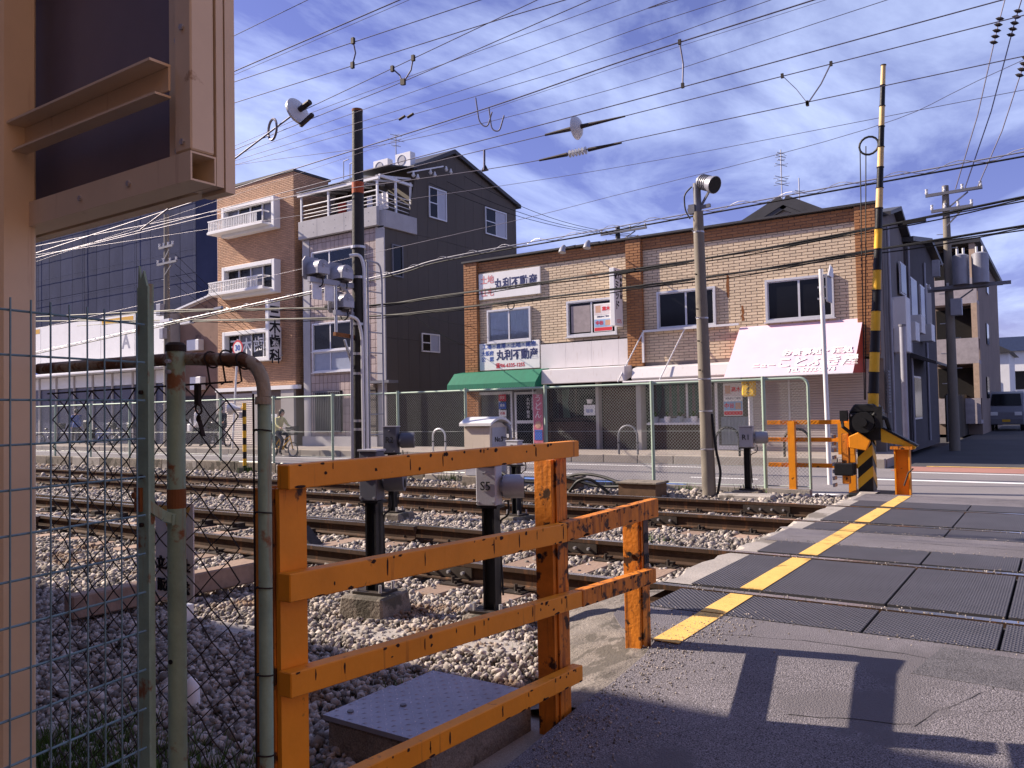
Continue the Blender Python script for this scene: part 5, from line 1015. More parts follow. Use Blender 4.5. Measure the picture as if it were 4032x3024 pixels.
# ---- brick apartment house with dental clinic
def brick_apartments():
    t = thing('brick_apartments', 'tan brick apartment block with white box windows and a clinic sign', 'building', (-28.2, FY, 0)); XL, XR = -30.73, -25.72
    m = MB(); m.box(XL, XR, FY, 24.3, -.1, 11.2); m.obj('wall', MORT, t)
    m = MB(); m.box(XL, XR-.05, 24.3, 30, -.1, 11.0); m.obj('rear_wall', PALEW, t)
    fl = [(8.97, 10.28), (6.3, 7.67), (3.51, 4.86)]; x0, x1 = -30.0, -26.56
    tilewall(t, 'brick', BRICK, (0, FY, 0), (1, 0, 0), (0, -1, 0), XL, XR, 2.42, 11.2, .225, .072, .011, [(x0+.1, x1-.1, a+.1, c-.1) for a, c in fl], most=300)
    tilewall(t, 'side_brick', BRICK, (XR, FY, 0), (0, 1, 0), (1, 0, 0), 0, 1.9, 2.42, 11.2, .225, .072, .011, most=0)
    m = MB(); m.box(XL-.05, XR+.05, FY-.06, 24.4, 11.2, 11.3); m.obj('coping', ROOFM, t)
    for i, (a, c) in enumerate(fl):
        f = MB(); d = .34; s = .17
        for q in ((x0, x0+s, a, c), (x1-s, x1, a, c), (x0+s, x1-s, c-s, c), (x0+s, x1-s, a, a+s)): f.box(q[0], q[1], FY-d, FY+.02, q[2], q[3])
        w = f.obj('window_box', WHITE, t, bevel=.012)
        X_ = [x0+s+(x1-x0-2*s)*k/4 for k in range(5)]
        for k in range(4):
            m = MB(); m.box(X_[k]+.02, X_[k+1]-.02, FY-.1, FY-.095, a+s, c-s); m.obj('pane', DARKGL if (k+i) % 3 else M('pane_blind', (.12, .12, .15), .15), w); m = MB(); m.box(X_[k+1]-.025, X_[k+1]+.025, FY-.16, FY-.09, a+s, c-s); m.obj('mullion', ALU, w)
        if i < 2:
            r = MB(); zb, zt = a+.22, a+.66; r.box(x0-.42, x1-.28, FY-.72, FY-.66, zt, zt+.05); r.box(x0-.42, x1-.28, FY-.72, FY-.66, zb, zb+.04); r.box(x0-.42, x0-.37, FY-.66, FY, zt, zt+.05); r.box(x1-.33, x1-.28, FY-.66, FY-d, zt, zt+.05); r.box(x0-.45, x1-.25, FY-.74, FY-.002, zb-.09, zb-.005); r = r.obj('balcony_rail', WHITE, t)
            for k in range(29): x = x0-.38+k*.112; m = MB(); m.box(x, x+.035, FY-.71, FY-.67, zb+.04, zt); m.obj('baluster', WHITE, r)
        else:
            for k, ch in enumerate('三木歯科'): text(ch, .72, WHITE, ((X_[k]+X_[k+1])/2, FY-.1, a+.66), (0, -1, 0), w, thick=.012, name='window_lettering')
    # street level
    m = MB(); m.box(XL, XR+.3, FY-.18, FY+.02, 2.3, 2.46); m.obj('lintel', WHITE, t)
    s = MB(); s.box(-30.6, -28.3, FY-.02, FY-.005, 0, 2.2); s = s.obj('roller_shutter', SHUT, t); sl = MB(); sl.prism([(0, 0, 0), (0, -.012, .012), (0, -.014, .06), (0, 0, .075)], (2.3, 0, 0)); slm = sl.mesh(SHUT)
    for k in range(27): place('slat', slm, (-30.6, FY-.02, .02+k*.08), s)
    for a, c in ((XL, -30.6), (-28.3, -27.7), (-26.5, XR)): m = MB(); m.box(a, c, FY-.12, FY, 0, 2.3); m.obj('pier', PALEW, t)
    m = MB(); m.box(-27.7, -26.5, FY-.02, FY-.005, 0, 2.25); m.obj('entrance', M('brown_door', (.14, .1, .085), .6), t)
    m = MB(); m.box(-27.4, -26.75, FY-.12, FY-.08, .4, 1.3); n = m.obj('entrance_notice', WHITE, t); text('三木歯科', .17, NAVY, (-27.08, FY-.12, .85), (0, -1, 0), n, vertical=True, spacing=1.05)
    b_ = thing('clinic_blade_sign', 'white vertical blade sign with four black characters on the brick block', 'sign', (-26.35, 21.9, 4.6)); m = MB(); m.box(-26.62, -26.4, 21.62, 22.22, 3.45, 5.9); m.obj('sign_box', WHITE, b_, bevel=.02)
    text('三木歯科', .6, INK, (-26.4, 21.93, 4.5), (1, 0, 0), b_, vertical=True, spacing=1.0, thick=.016, sx=.95)
    for z in (3.7, 5.6): m = MB(); m.bar((-26.5, 22.22, z), (-26.5, FY-.013, z), .05, .05); m.obj('bracket', GALV, b_)
brick_apartments()

# ---- left background
def left_background():
    t = thing('brown_rendered_house', 'brown rendered house with a small white vent next to the brick block', 'building', (-32.5, FY, 0)); XL = -34.4
    zt = atY(760, 1215, FY+.6).z; m = MB(); m.prism([(XL, FY+.6, -.1), (-30.78, FY+.6, -.1), (-30.78, FY+.6, zt+.55), (XL, FY+.6, zt-.1)], (0, 6, 0)); m.obj('wall', RENDERB, t)
    m = MB(); m.bar((XL-.1, FY+.5, zt-.02), (-30.76, FY+.5, zt+.63), .3, .08); m.obj('roof_edge', WHITEM, t)
    m = MB(); p = atY(780, 1360, FY+.6); m.box(p.x-.45, p.x+.45, FY+.3, FY+.6, p.z-.25, p.z+.25); m.obj('vent_hood', WHITEM, t, bevel=.02)
    m = MB(); p = atY(790, 1510, FY+.6); m.box(p.x-.4, p.x+.4, FY+.3, FY+.6, p.z-.3, p.z+.3); m.obj('ac_unit', WHITEM, t, bevel=.02)
    m = MB(); m.box(-34.2, -31, FY+.55, FY+.59, 0, 2.2); m.obj('shop_opening', M('dark_doorway', (.06, .05, .055), .7), t)
    a, c = atY(120, 1350, FY), atY(640, 1260, FY); xs0, xs1 = a.x, -34.5
    s = thing('white_shop', 'low shop with a long white signboard behind the wire fence', 'building', (-40, FY, 0)); zs = atY(560, 1450, FY).z; zt = atY(560, 1232, FY).z
    m = MB(); m.box(-52, xs1, FY+.1, 30, -.1, zt-.1); m.obj('wall', PALEW, s)
    x = -52
    k = 0
    while x < xs1-.2:
        w = 3.0; m = MB(); m.box(x+.02, min(x+w-.02, xs1), FY-.12, FY+.08, zs, zt); b_ = m.obj('sign_panel', WHITE, s)
        if k % 3 == 1: m = MB(); m.box(x+.1, x+2.9, FY-.126, FY-.121, zt-.35, zt-.1); m.obj('yellow_stripe', YFRAME, b_); m = MB(); m.box(x+.1, x+2.9, FY-.126, FY-.121, zs+.1, zs+.35); m.obj('blue_stripe', BLUE, b_)
        x += w; k += 1
    text('A', 1.0, GREYM, (atY(505, 1350, FY).x, FY-.12, (zs+zt)/2), (0, -1, 0), b_, thick=.02)
    m = MB(); m.box(-52, xs1, FY-.9, FY+.1, zs-.12, zs-.05); m.obj('canopy', WHITEM, s); m = MB(); m.box(-51, xs1-.1, FY+.02, FY+.09, 0, zs-.8); m.obj('shopfront', M('shopfront_dark', (.05, .055, .1), .4), s); m = MB(); m.box(-52, xs1, FY-.0, FY+.09, zs-.75, zs-.15); m.obj('upper_band', WHITE, s)
    for i in range(9): m = MB(); x = -50+i*1.8; m.box(x, x+.12, FY-.05, FY+.02, 0, zs-.1); m.obj('shop_pillar', PALEW, s)
    # sheeted tower
    Y = 34; xr = atY(770, 900, Y).x; z1 = 24; yb = atX(855, 900, xr).y
    w = thing('sheeted_tower', 'tall building wrapped in dark blue-grey scaffold sheeting', 'building', (xr-14, Y, 0)); m = MB(); m.box(xr-30, xr, Y+.05, yb, -.3, z1); m.obj('core', SHEET, w)
    for i in range(17):
        for j in range(5):
            x = xr-1.8*(i+1); m = MB(); dz = random.uniform(-.02, .02); z = 1+j*5.1-(i % 2)*.0; n = 4; v = []
            for q in range(n+1):
                for p in range(n+1): v.append((x+.02+1.76*p/n, Y+.05-.03-.05*math.sin(math.pi*p/n)*math.sin(math.pi*q/n)*random.uniform(.0, .4), z+5.06*q/n))
            m.add(v, [(q*(n+1)+p, q*(n+1)+p+1, (q+1)*(n+1)+p+1, (q+1)*(n+1)+p) for q in range(n) for p in range(n)]); m.obj('sheet', SHEET, w, smooth=True)
    for i in range(0, 17, 4): m = MB(); x = xr-1.8*i; m.cyl((x, Y-.12, 0), (x, Y-.12, z1), .02, n=6); m.obj('scaffold_pole', GREYD, w)
    for j in range(12): m = MB(); m.cyl((xr-30, Y-.14, 2+j*1.8), (xr, Y-.14, 2+j*1.8), .014, n=6); m.obj('scaffold_ledger', SHEET, w)
left_background()

# ---- houses on the side lane
def right_background():
    X = -3.72
    t = thing('lane_house', 'grey rendered house with an angular dark roof on the shaded lane', 'building', (-5, 27, -.2))
    sec = [(26.52, -.2), (33.0, -.2), (33.0, 6.3), (30.7, 6.62), (26.52, 6.0)]; sec0 = [(23.0, 0), (26.5, 0), (26.5, 6.05), (25.0, 6.62), (23.4, 6.2), (23.0, 6.2)]
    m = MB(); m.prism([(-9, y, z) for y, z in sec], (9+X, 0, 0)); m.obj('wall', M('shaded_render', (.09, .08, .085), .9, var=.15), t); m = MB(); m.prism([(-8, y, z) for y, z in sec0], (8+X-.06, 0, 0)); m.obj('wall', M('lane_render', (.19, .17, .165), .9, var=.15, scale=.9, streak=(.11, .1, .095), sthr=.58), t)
    m = MB(); m.prism([(-9, 26.3, 6.0), (-9, 30.7, 6.64), (-9, 33.4, 6.2), (-9, 33.4, 6.36), (-9, 30.7, 6.8), (-9, 26.3, 6.14)], (9+X+.25, 0, 0)); m.obj('roof', ROOFM, t); m = MB(); m.prism([(-8, 23.2, 6.2), (-8, 25.0, 6.66), (-8, 26.6, 6.05), (-8, 26.6, 6.16), (-8, 25, 6.78), (-8, 23.2, 6.3)], (8+X+.15, 0, 0)); m.obj('roof', ROOFM, t)
    for (y0, y1, z0, z1, mt) in ((23.7, 24.6, 3.3, 4.0, WHITEM), (25.2, 26.1, 4.4, 5.2, DARKGL), (27.0, 28.2, 3.8, 5.0, DARKGL), (29.0, 30.2, 3.8, 5.0, DARKGL), (27, 28.4, .8, 2.0, DARKGL), (30.4, 31.6, 3.6, 5.2, PALEW)):
        m = MB(); m.box(X, X+.04, y0-.06, y1+.06, z0-.06, z1+.06); w = m.obj('window', ALU, t); m = MB(); m.box(X+.04, X+.05, y0, y1, z0, z1); m.obj('pane', mt, w)
    m = MB(); m.box(X, X+.35, 23.8, 24.5, 2.6, 4.1); m.obj('meter_cabinet', WHITEM, t, bevel=.02)
    for y, z in ((26.6, 3.3), (28.8, 3.2), (25.4, 3.0)): m = MB(); m.box(X, X+.35, y, y+.75, z, z+.55); m.obj('ac_unit', WHITEM, t, bevel=.015)
    m = MB(); m.prism([(X, 26.6, 2.75), (X+.7, 26.6, 2.45), (X+.7, 26.6, 2.38), (X, 26.6, 2.6)], (0, 3.0, 0)); m.obj('door_canopy', ROOFM, t)
    for y in (23.3, 26.7, 30.1): m = MB(); m.cyl((X+.04, y, .0), (X+.04, y, 5.9), .04, n=8); m.obj('downpipe', GREYM, t)
    for z in range(14): m = MB(); m.box(X-.02, X+.03, 22.7, 23.0, 1.0+z*.08, 1.05+z*.08); m.obj('louvre', GREYD, t)
    f = thing('lane_fence', 'dark board fence running along the shaded lane', 'fence', (-3.4, 38, -.2))
    for i in range(40): m = MB(); y = 33.2+i*.4; m.box(-3.55, -3.5, y+.01, y+.38, -.2, 1.5+.05*(i % 2)); m.obj('board', M('fence_board', (.04, .034, .03), .8, island=.25), f)
    p = thing('grey_lane_pole', 'slim grey steel pole at the corner of the tiled shops', 'pole', (-3.0, 22.2, -.2)); q = atY(3570, 1780, 21.6); m = MB(); m.tube([(q.x, 21.6, -.2), (q.x, 21.6, 3.1)], .07, 12); m.obj('shaft', GREYM, p, smooth=True); m = MB(); m.tube([(q.x, 21.6, 3.1), (q.x, 21.6, 3.15)], .085, 12); m.obj('cap', GREYD, p)
    # apartments further up the lane
    AP = M('apartment_render', (.26, .2, .17), .9, var=.15, scale=.8); a = thing('lane_apartments', 'beige apartment block with open balconies up the lane', 'building', (-6, 42, -.2)); m = MB(); m.box(-10, -2.95, 41.2, 55, -.2, 8.1); m.obj('wall', AP, a)
    for k in range(3):
        z = .4+k*2.6; m = MB(); m.box(-4.6, -3.15, 41.0, 41.25, z+1.05, z+2.35); m.obj('balcony_recess', DARK, a); m = MB(); m.box(-4.7, -2.92, 40.1, 41.2, z-.1, z+.05); m.box(-4.7, -2.92, 40.1, 40.2, z+.05, z+1.0); m.obj('balcony', M('balcony_panel', (.4, .35, .36), .8), a)
        m = MB(); m.box(-3.15, -2.93, 40.1, 41.2, z+1.0, z+2.5); m.obj('balcony_pier', M('pier_tan', (.5, .36, .26), .8), a)
        m = MB(); m.box(-2.94, -2.9, 44+k, 45.3+k, z+1, z+2); m.obj('window', DARKGL, a)
    m = MB(); m.box(-5.2, -2.7, 40.0, 56, 8.1, 8.3); m.obj('roof', ROOFM, a)
    b_ = thing('far_warehouse', 'distant white warehouse with a dark blue roof closing the lane', 'building', (6, 95, -.2)); m = MB(); m.box(-6, 25, 95, 115, -.2, 6.2); m.obj('wall', WHITE, b_); m = MB(); m.prism([(-7, 94.5, 6.2), (26, 94.5, 6.2), (26, 94.5, 7.6), (-7, 94.5, 7.6)], (0, 20, 0)); m.obj('roof', M('blue_roof', (.05, .07, .14), .5), b_)
    for i in range(5): m = MB(); m.box(-4+i*3, -2.4+i*3, 94.93, 94.98, 2.4, 4.2); m.obj('window', DARKGL, b_)
    h = thing('gabled_house', 'dark gabled roof rising behind the tiled shop parapet', 'building', (-9, 31, 0)); A = atY(3085, 795, 29); Lf, Rg = atY(2945, 885, 29), atY(3230, 850, 29); m = MB(); m.prism([(Lf.x-.3, 29.1, 0), (Rg.x+.3, 29.1, 0), (Rg.x, 29.1, Rg.z-.1), (A.x, 29.1, A.z-.12), (Lf.x, 29.1, Lf.z-.1)], (0, 5, 0)); m.obj('gable_wall', PALEW, h)
    for s, e in ((A, Lf), (A, Rg)): m = MB(); d = (e-s); m.bar(V3((s.x, 29.0, s.z)), V3((e.x+d.x*.1, 29.0, e.z+d.z*.1)), .5, .14, up=(0, 1, 0)); m.prism([(s.x, 28.9, s.z), (e.x+d.x*.1, 28.9, e.z+d.z*.1), (e.x+d.x*.1, 28.9, e.z+d.z*.1-.12), (s.x, 28.9, s.z-.12)], (0, 5.5, 0)); m.obj('roof_slope', ROOFM, h)
    # far row on the other side of the lane and behind, closing the skyline
    r = thing('lane_end_house', 'small pale house at the far end of the lane', 'building', (-3, 70, -.2)); m = MB(); m.box(-7, -3.0, 66, 74, -.2, 4.6); m.obj('wall', WHITE, r); m = MB(); m.prism([(-7.3, 65.7, 4.6), (-2.7, 65.7, 4.6), (-5, 65.7, 6.0)], (0, 8.6, 0)); m.obj('roof', ROOFM, r); m = MB(); m.box(-4.6, -3.6, 65.95, 65.99, 1.2, 2.6); m.obj('window', DARKGL, r)
    # house at the photographer's side, outside the picture, that shades the near ground
    o = thing('corner_house', 'two-storey house standing beside the near track behind the notice board', 'building', (-17, -3, -.2)); m = MB(); m.box(-34, -7.0, -8, .9, -.3, 6.1); m.obj('wall', RENDERB, o); m = MB(); m.box(-34.3, -6.7, -8.3, 1.02, 6.1, 6.25); m.obj('roof', ROOFM, o)
    for x in (-12, -18, -24, -30): 
        for z in (.8, 3.6): m = MB(); m.box(x-.9, x+.9, .9, .95, z, z+1.3); m.obj('window', DARKGL, o)
    n_ = thing('side_sky_blocker', 'unseen tall block added across the crossing road to cut sky light', 'building', (12, -6, -.2)); m = MB(); m.box(5.2, 20, -16, 2.2, -.3, 9.5); m.obj('wall', RENDERB, n_); m = MB(); m.box(5.0, 20.2, -16.2, 2.4, 9.5, 9.7); m.obj('roof', ROOFM, n_)  # added out of view to hold back sky fill on the near ground
    b2 = thing('rear_sky_blocker', 'unseen rendered block added behind the camera to cut sky light', 'building', (-1, -14, -.2)); m = MB(); m.box(-6.9, 4.6, -24, -7.5, -.3, 10); m.obj('wall', RENDERB, b2); m = MB(); m.box(-7.1, 4.8, -24.2, -7.3, 10, 10.2); m.obj('roof', ROOFM, b2)  # second unseen mass, added only to screen off sky behind the camera
right_background()

# ================================================================== STREET THINGS
def far_safety_fence():
    t = thing('safety_fence', 'orange safety fence on the far side of the crossing beside the gate machine', 'fence', (-3.1, 12.75, -.1)); Y = 12.75
    def post(x, zt): m = MB(); m.box(x-.05, x+.05, Y-.05, Y-.038, -.1, zt); m.box(x-.05, x-.038, Y-.038, Y+.05, -.1, zt); m.box(x+.038, x+.05, Y-.038, Y+.05, -.1, zt); m.obj('post', ORANGE, t)
    post(-3.46, 1.0); post(-2.6, 1.0)
    for z0, z1 in ((.945, 1.01), (.68, .745), (.29, .355)): m = MB(); m.box(-3.85, -2.5, Y+.055, Y+.11, z0, z1); m.obj('rail', ORANGE, t, bevel=.003)
    m = MB(); m.box(-2.78, -2.56, Y-.052, Y-.045, .5, .97); m.obj('end_plate', ORANGE, t)
far_safety_fence()

def gate_machine():
    Y = 12.6; x = -2.3
    t = thing('crossing_gate', 'yellow and black crossing gate machine with its striped boom raised', 'crossing gate', (x, Y, -.05))
    m = MB(); m.box(x-.3, x+.33, Y-.3, Y+.3, -.2, -.02); m.obj('footing', BLACKP, t, bevel=.03)
    # pedestal with slanted warning stripes
    pd = MB(); pd.box(x-.17, x+.03, Y-.14, Y+.14, -.02, .72); pd = pd.obj('pedestal', BLACKP, t, bevel=.01)
    for k in range(3): z = .02+k*.3; m = MB(); m.prism([(x-.172+.0, Y-.144, z), (x+.032, Y-.144, z+.19), (x+.032, Y-.144, min(z+.34, .72)), (x-.172, Y-.144, z+.15)], (0, .003, 0)); m.obj('warning_stripe', WOODY, pd)
    for k in range(3): z = .02+k*.3; m = MB(); m.prism([(x+.032, Y-.14, z+.19), (x+.032, Y+.14, z+.0), (x+.032, Y+.14, z+.15), (x+.032, Y-.14, min(z+.34, .72))], (.003, 0, 0)); m.obj('warning_stripe', WOODY, pd)
    m = MB(); m.box(x-.26, x+.16, Y-.2, Y+.22, .72, 1.12); m.prism([(x-.26, Y-.2, 1.12), (x+.16, Y-.2, 1.12), (x+.08, Y-.2, 1.24), (x-.18, Y-.2, 1.24)], (0, .42, 0)); m.obj('drive_housing', BLACKP, t, bevel=.015)
    m = MB(); m.cyl((x-.05, Y-.2, .98), (x-.05, Y-.3, .98), .15, n=18); m.cyl((x-.05, Y-.3, .98), (x-.05, Y-.34, .98), .06, n=12); m.obj('drive_wheel', BLACKP, t, smooth=True)
    m = MB(); m.box(x-.36, x-.26, Y-.26, Y-.16, .1, .82); m.obj('counterweight_arm', ORANGE2, t, bevel=.01)
    m = MB(); m.box(x-.46, x-.2, Y-.3, Y-.06, .22, .4); m.obj('counterweight', BLACKP, t, bevel=.015)
    m = MB(); m.prism([(x-.25, Y-.3, .62), (x-.02, Y-.3, .58), (x+.04, Y-.3, .72), (x-.12, Y-.3, .84), (x-.25, Y-.3, .78)], (0, .07, 0)); m.obj('yellow_flange', ORANGE, t, bevel=.01)
    m = MB(); m.box(x+.1, x+.2, Y-.28, Y-.2, .9, 1.2); m.obj('lamp_bracket', BLACKP, t); m = MB(); m.box(x-.36, x-.26, Y-.3, Y-.22, 1.0, 1.15); m.obj('lamp_bracket', BLACKP, t)
    for k in range(8): m = MB(); m.box(x-.49, x-.462, Y-.26, Y-.1, .05+k*.1, .1+k*.1); m.obj('spring_coil', GREYM, t)
    m = MB(); m.tube([(x+.02, Y-.2, 1.02), (x+.1, Y-.26, 1.1), (x+.24, Y-.2, 1.02), (x+.28, Y-.1, .8)], .03, 8); m.obj('hose', CABLE, t); m = MB(); m.tube([(x-.2, Y-.22, .8), (x-.32, Y-.3, .92), (x-.34, Y-.26, 1.05)], .025, 8); m.obj('hose', CABLE, t)
    for k in range(4): m = MB(); m.cyl((x-.22+.11*k, Y-.2, 1.08), (x-.22+.11*k, Y-.22, 1.08), .014, n=6); m.obj('bolt', GALV, t)
    # boom
    a, c = V3((x+.04, Y-.05, 1.1)), V3((-1.97, Y, 6.1)); n = 17; u = (c-a)/n
    for k in range(n):
        mt = [WOODY, BLACKP][k % 2] if k < 9 else [M('boom_pale', (.72, .5, .22), .5), BLACKP][k % 2]
        r0 = .075-.0026*k; m = MB(); m.tube([a+u*k, a+u*(k+1)], [r0, r0-.002], 12); m.obj('boom_section', mt, t, smooth=True)
        m = MB(); p = a+u*(k+1); m.tube([p-u*.02, p+u*.02], r0+.006, 12); m.obj('boom_collar', BLACKP, t)
    p = a+u*13; m = MB(); m.ring(p+V3((-.16, 0, .05)), (0, 1, 0), .13, .016, 16, 6); m.obj('rope_ring', CABLE, t)
    for dx in (-.28, -.2): m = MB(); m.tube([p+V3((dx, 0, .05)), (x-.02+dx*.2, Y, 1.3)], .008, 5); m.obj('boom_rope', CABLE, t)
    # skirt with bent arm on the other side
    s = thing('gate_stop_post', 'orange boom rest post with a sloping yellow arm beside the gate machine', 'post', (-1.85, 12.5, -.05))
    m = MB(); m.box(-1.98, -1.96, 12.4, 12.52, -.1, .6); m.box(-1.8, -1.78, 12.4, 12.52, -.1, .6); m.box(-1.96, -1.8, 12.48, 12.5, -.1, .6); m.obj('upright', ORANGE, s)
    m = MB(); m.box(-2.02, -1.74, 12.36, 12.56, .6, .64); m.obj('top_plate', ORANGE2, s)
    m = MB(); m.prism([(-2.14, 12.42, .9), (-1.7, 12.42, .64), (-1.72, 12.42, .6), (-1.9, 12.42, .66), (-2.14, 12.42, .7)], (0, .1, 0)); m.obj('sloping_arm', WOODY, s); m = MB(); m.bar((-2.16, 12.47, .925), (-1.68, 12.47, .645), .14, .03); m.obj('arm_cap', BLACKP, s)
    m = MB(); m.tube([(-1.86, 12.38, .1), (-1.8, 12.38, .28), (-1.74, 12.4, .34)], .012, 6); m.obj('chain', IRON, s)
gate_machine()

def white_sign_pole():
    b0 = atZ(3268, 1908, -.2); Y = b0.y; t = thing('road_sign_pole', 'white steel pole with road signs seen edge-on before the pink awning', 'sign pole', b0); top = atY(3232, 1060, Y)
    m = MB(); m.tube([b0, V3((top.x, Y, top.z))], .042, 12); m.obj('shaft', WHITEM, t, smooth=True)
    for py in (1085, 1130, 1175): q = atY(3240, py, Y); m = MB(); m.box(q.x-.09, q.x+.09, Y-.02, Y+.02, q.z-.015, q.z+.015); m.obj('sign_clamp', GALV, t)
    q = atY(3255, 1130, Y); m = MB(); m.box(q.x+.02, q.x+.045, Y-.16, Y+.2, q.z-.28, q.z+.22); m.obj('sign_plate', GREYM, t)
    q = atY(3268, 1090, Y); m = MB(); m.prism([(q.x+.0, Y-.2, q.z), (q.x+.0, Y+.18, q.z), (q.x, Y+.18, q.z+.16), (q.x, Y-.0, q.z+.22)], (.02, 0, 0)); m.obj('sign_plate', WHITEM, t)
white_sign_pole()

def hoop(label, x, w=.5, h=.72, mat=GALV):
    t = thing('hoop_barrier', label, 'barrier', (x, 19.95, 0), 'hoop barriers along the kerb'); m = MB(); pts = [(x-w/2, 19.95, 0)]+[(x-w/2*math.cos(a), 19.95, h-w/2+w/2*math.sin(a)) for a in [math.pi*i/12 for i in range(13)]]+[(x+w/2, 19.95, 0)]
    m.tube(pts, .03, 8); m.obj('hoop', mat, t, smooth=True); m = MB()
    for s in (-1, 1): m.tube([(x+s*w/2, 19.95, .3), (x+s*w/2, 19.95, .34)], .034, 8)
    m.obj('reflector_band', BLACKP, t)
hoop('steel hoop barrier before the dark gap beside the grey townhouse', -16.3); hoop('steel hoop barrier in front of the estate shop door', -14.35); hoop('steel hoop barrier before the plant shelf window', -9.75, .56, .78, GREYD); hoop('dark hoop barrier behind the R1 sensor box', -7.0, .6, .72, BLACKP); hoop('dark hoop barrier before the roller shutter', -5.3, .6, .68, BLACKP)

def speed_sign():
    x, Y = atY(915, 1750, 19.9).x, 19.9; p = atY(941, 1371, Y); t = thing('speed_limit_sign', 'round white 30 speed limit sign with a red rim on a white pole', 'road sign', (x, Y, 0))
    m = MB(); m.tube([(x, Y, 0), (p.x-.05, Y, p.z+.35)], .04, 10); m.obj('pole', WHITEM, t, smooth=True)
    m = MB(); m.cyl((p.x, Y-.06, p.z), (p.x, Y-.045, p.z), .31, n=28); m.obj('rim', RED, t); m = MB(); m.cyl((p.x, Y-.065, p.z), (p.x, Y-.0605, p.z), .235, n=28); d = m.obj('disc', WHITE, t)
    text('30', .3, BLUE, (p.x, Y-.065, p.z), (0, -1, 0), d, thick=.01)
speed_sign()
def striped_pole():
    Y = 12.45; x = atY(963, 1700, Y).x; t = thing('striped_post', 'slim yellow and black striped post with a white horn speaker', 'post', (x, Y, -.1)); z = -.1; k = 0
    while z < 1.55: m = MB(); m.cyl((x, Y, z), (x, Y, z+.165), .045, n=10); m.obj('band', [BLACKP, WOODY][k % 2], t); z += .165; k += 1
    m = MB(); c = V3((x-.05, Y-.05, 1.42)); m.tube([c, c+V3((-.12, -.03, 0)), c+V3((-.3, -.08, .0))], [.04, .06, .15], 14); m.obj('horn_speaker', WHITEM, t, smooth=True); m = MB(); m.box(x-.12, x-.03, Y-.06, Y+.04, 1.18, 1.32); m.obj('junction_box', WHITEM, t)
    m = MB(); m.box(x-.12, x+.12, Y-.12, Y+.12, -.25, .02); m.obj('footing', BLACKP, t)
striped_pole()

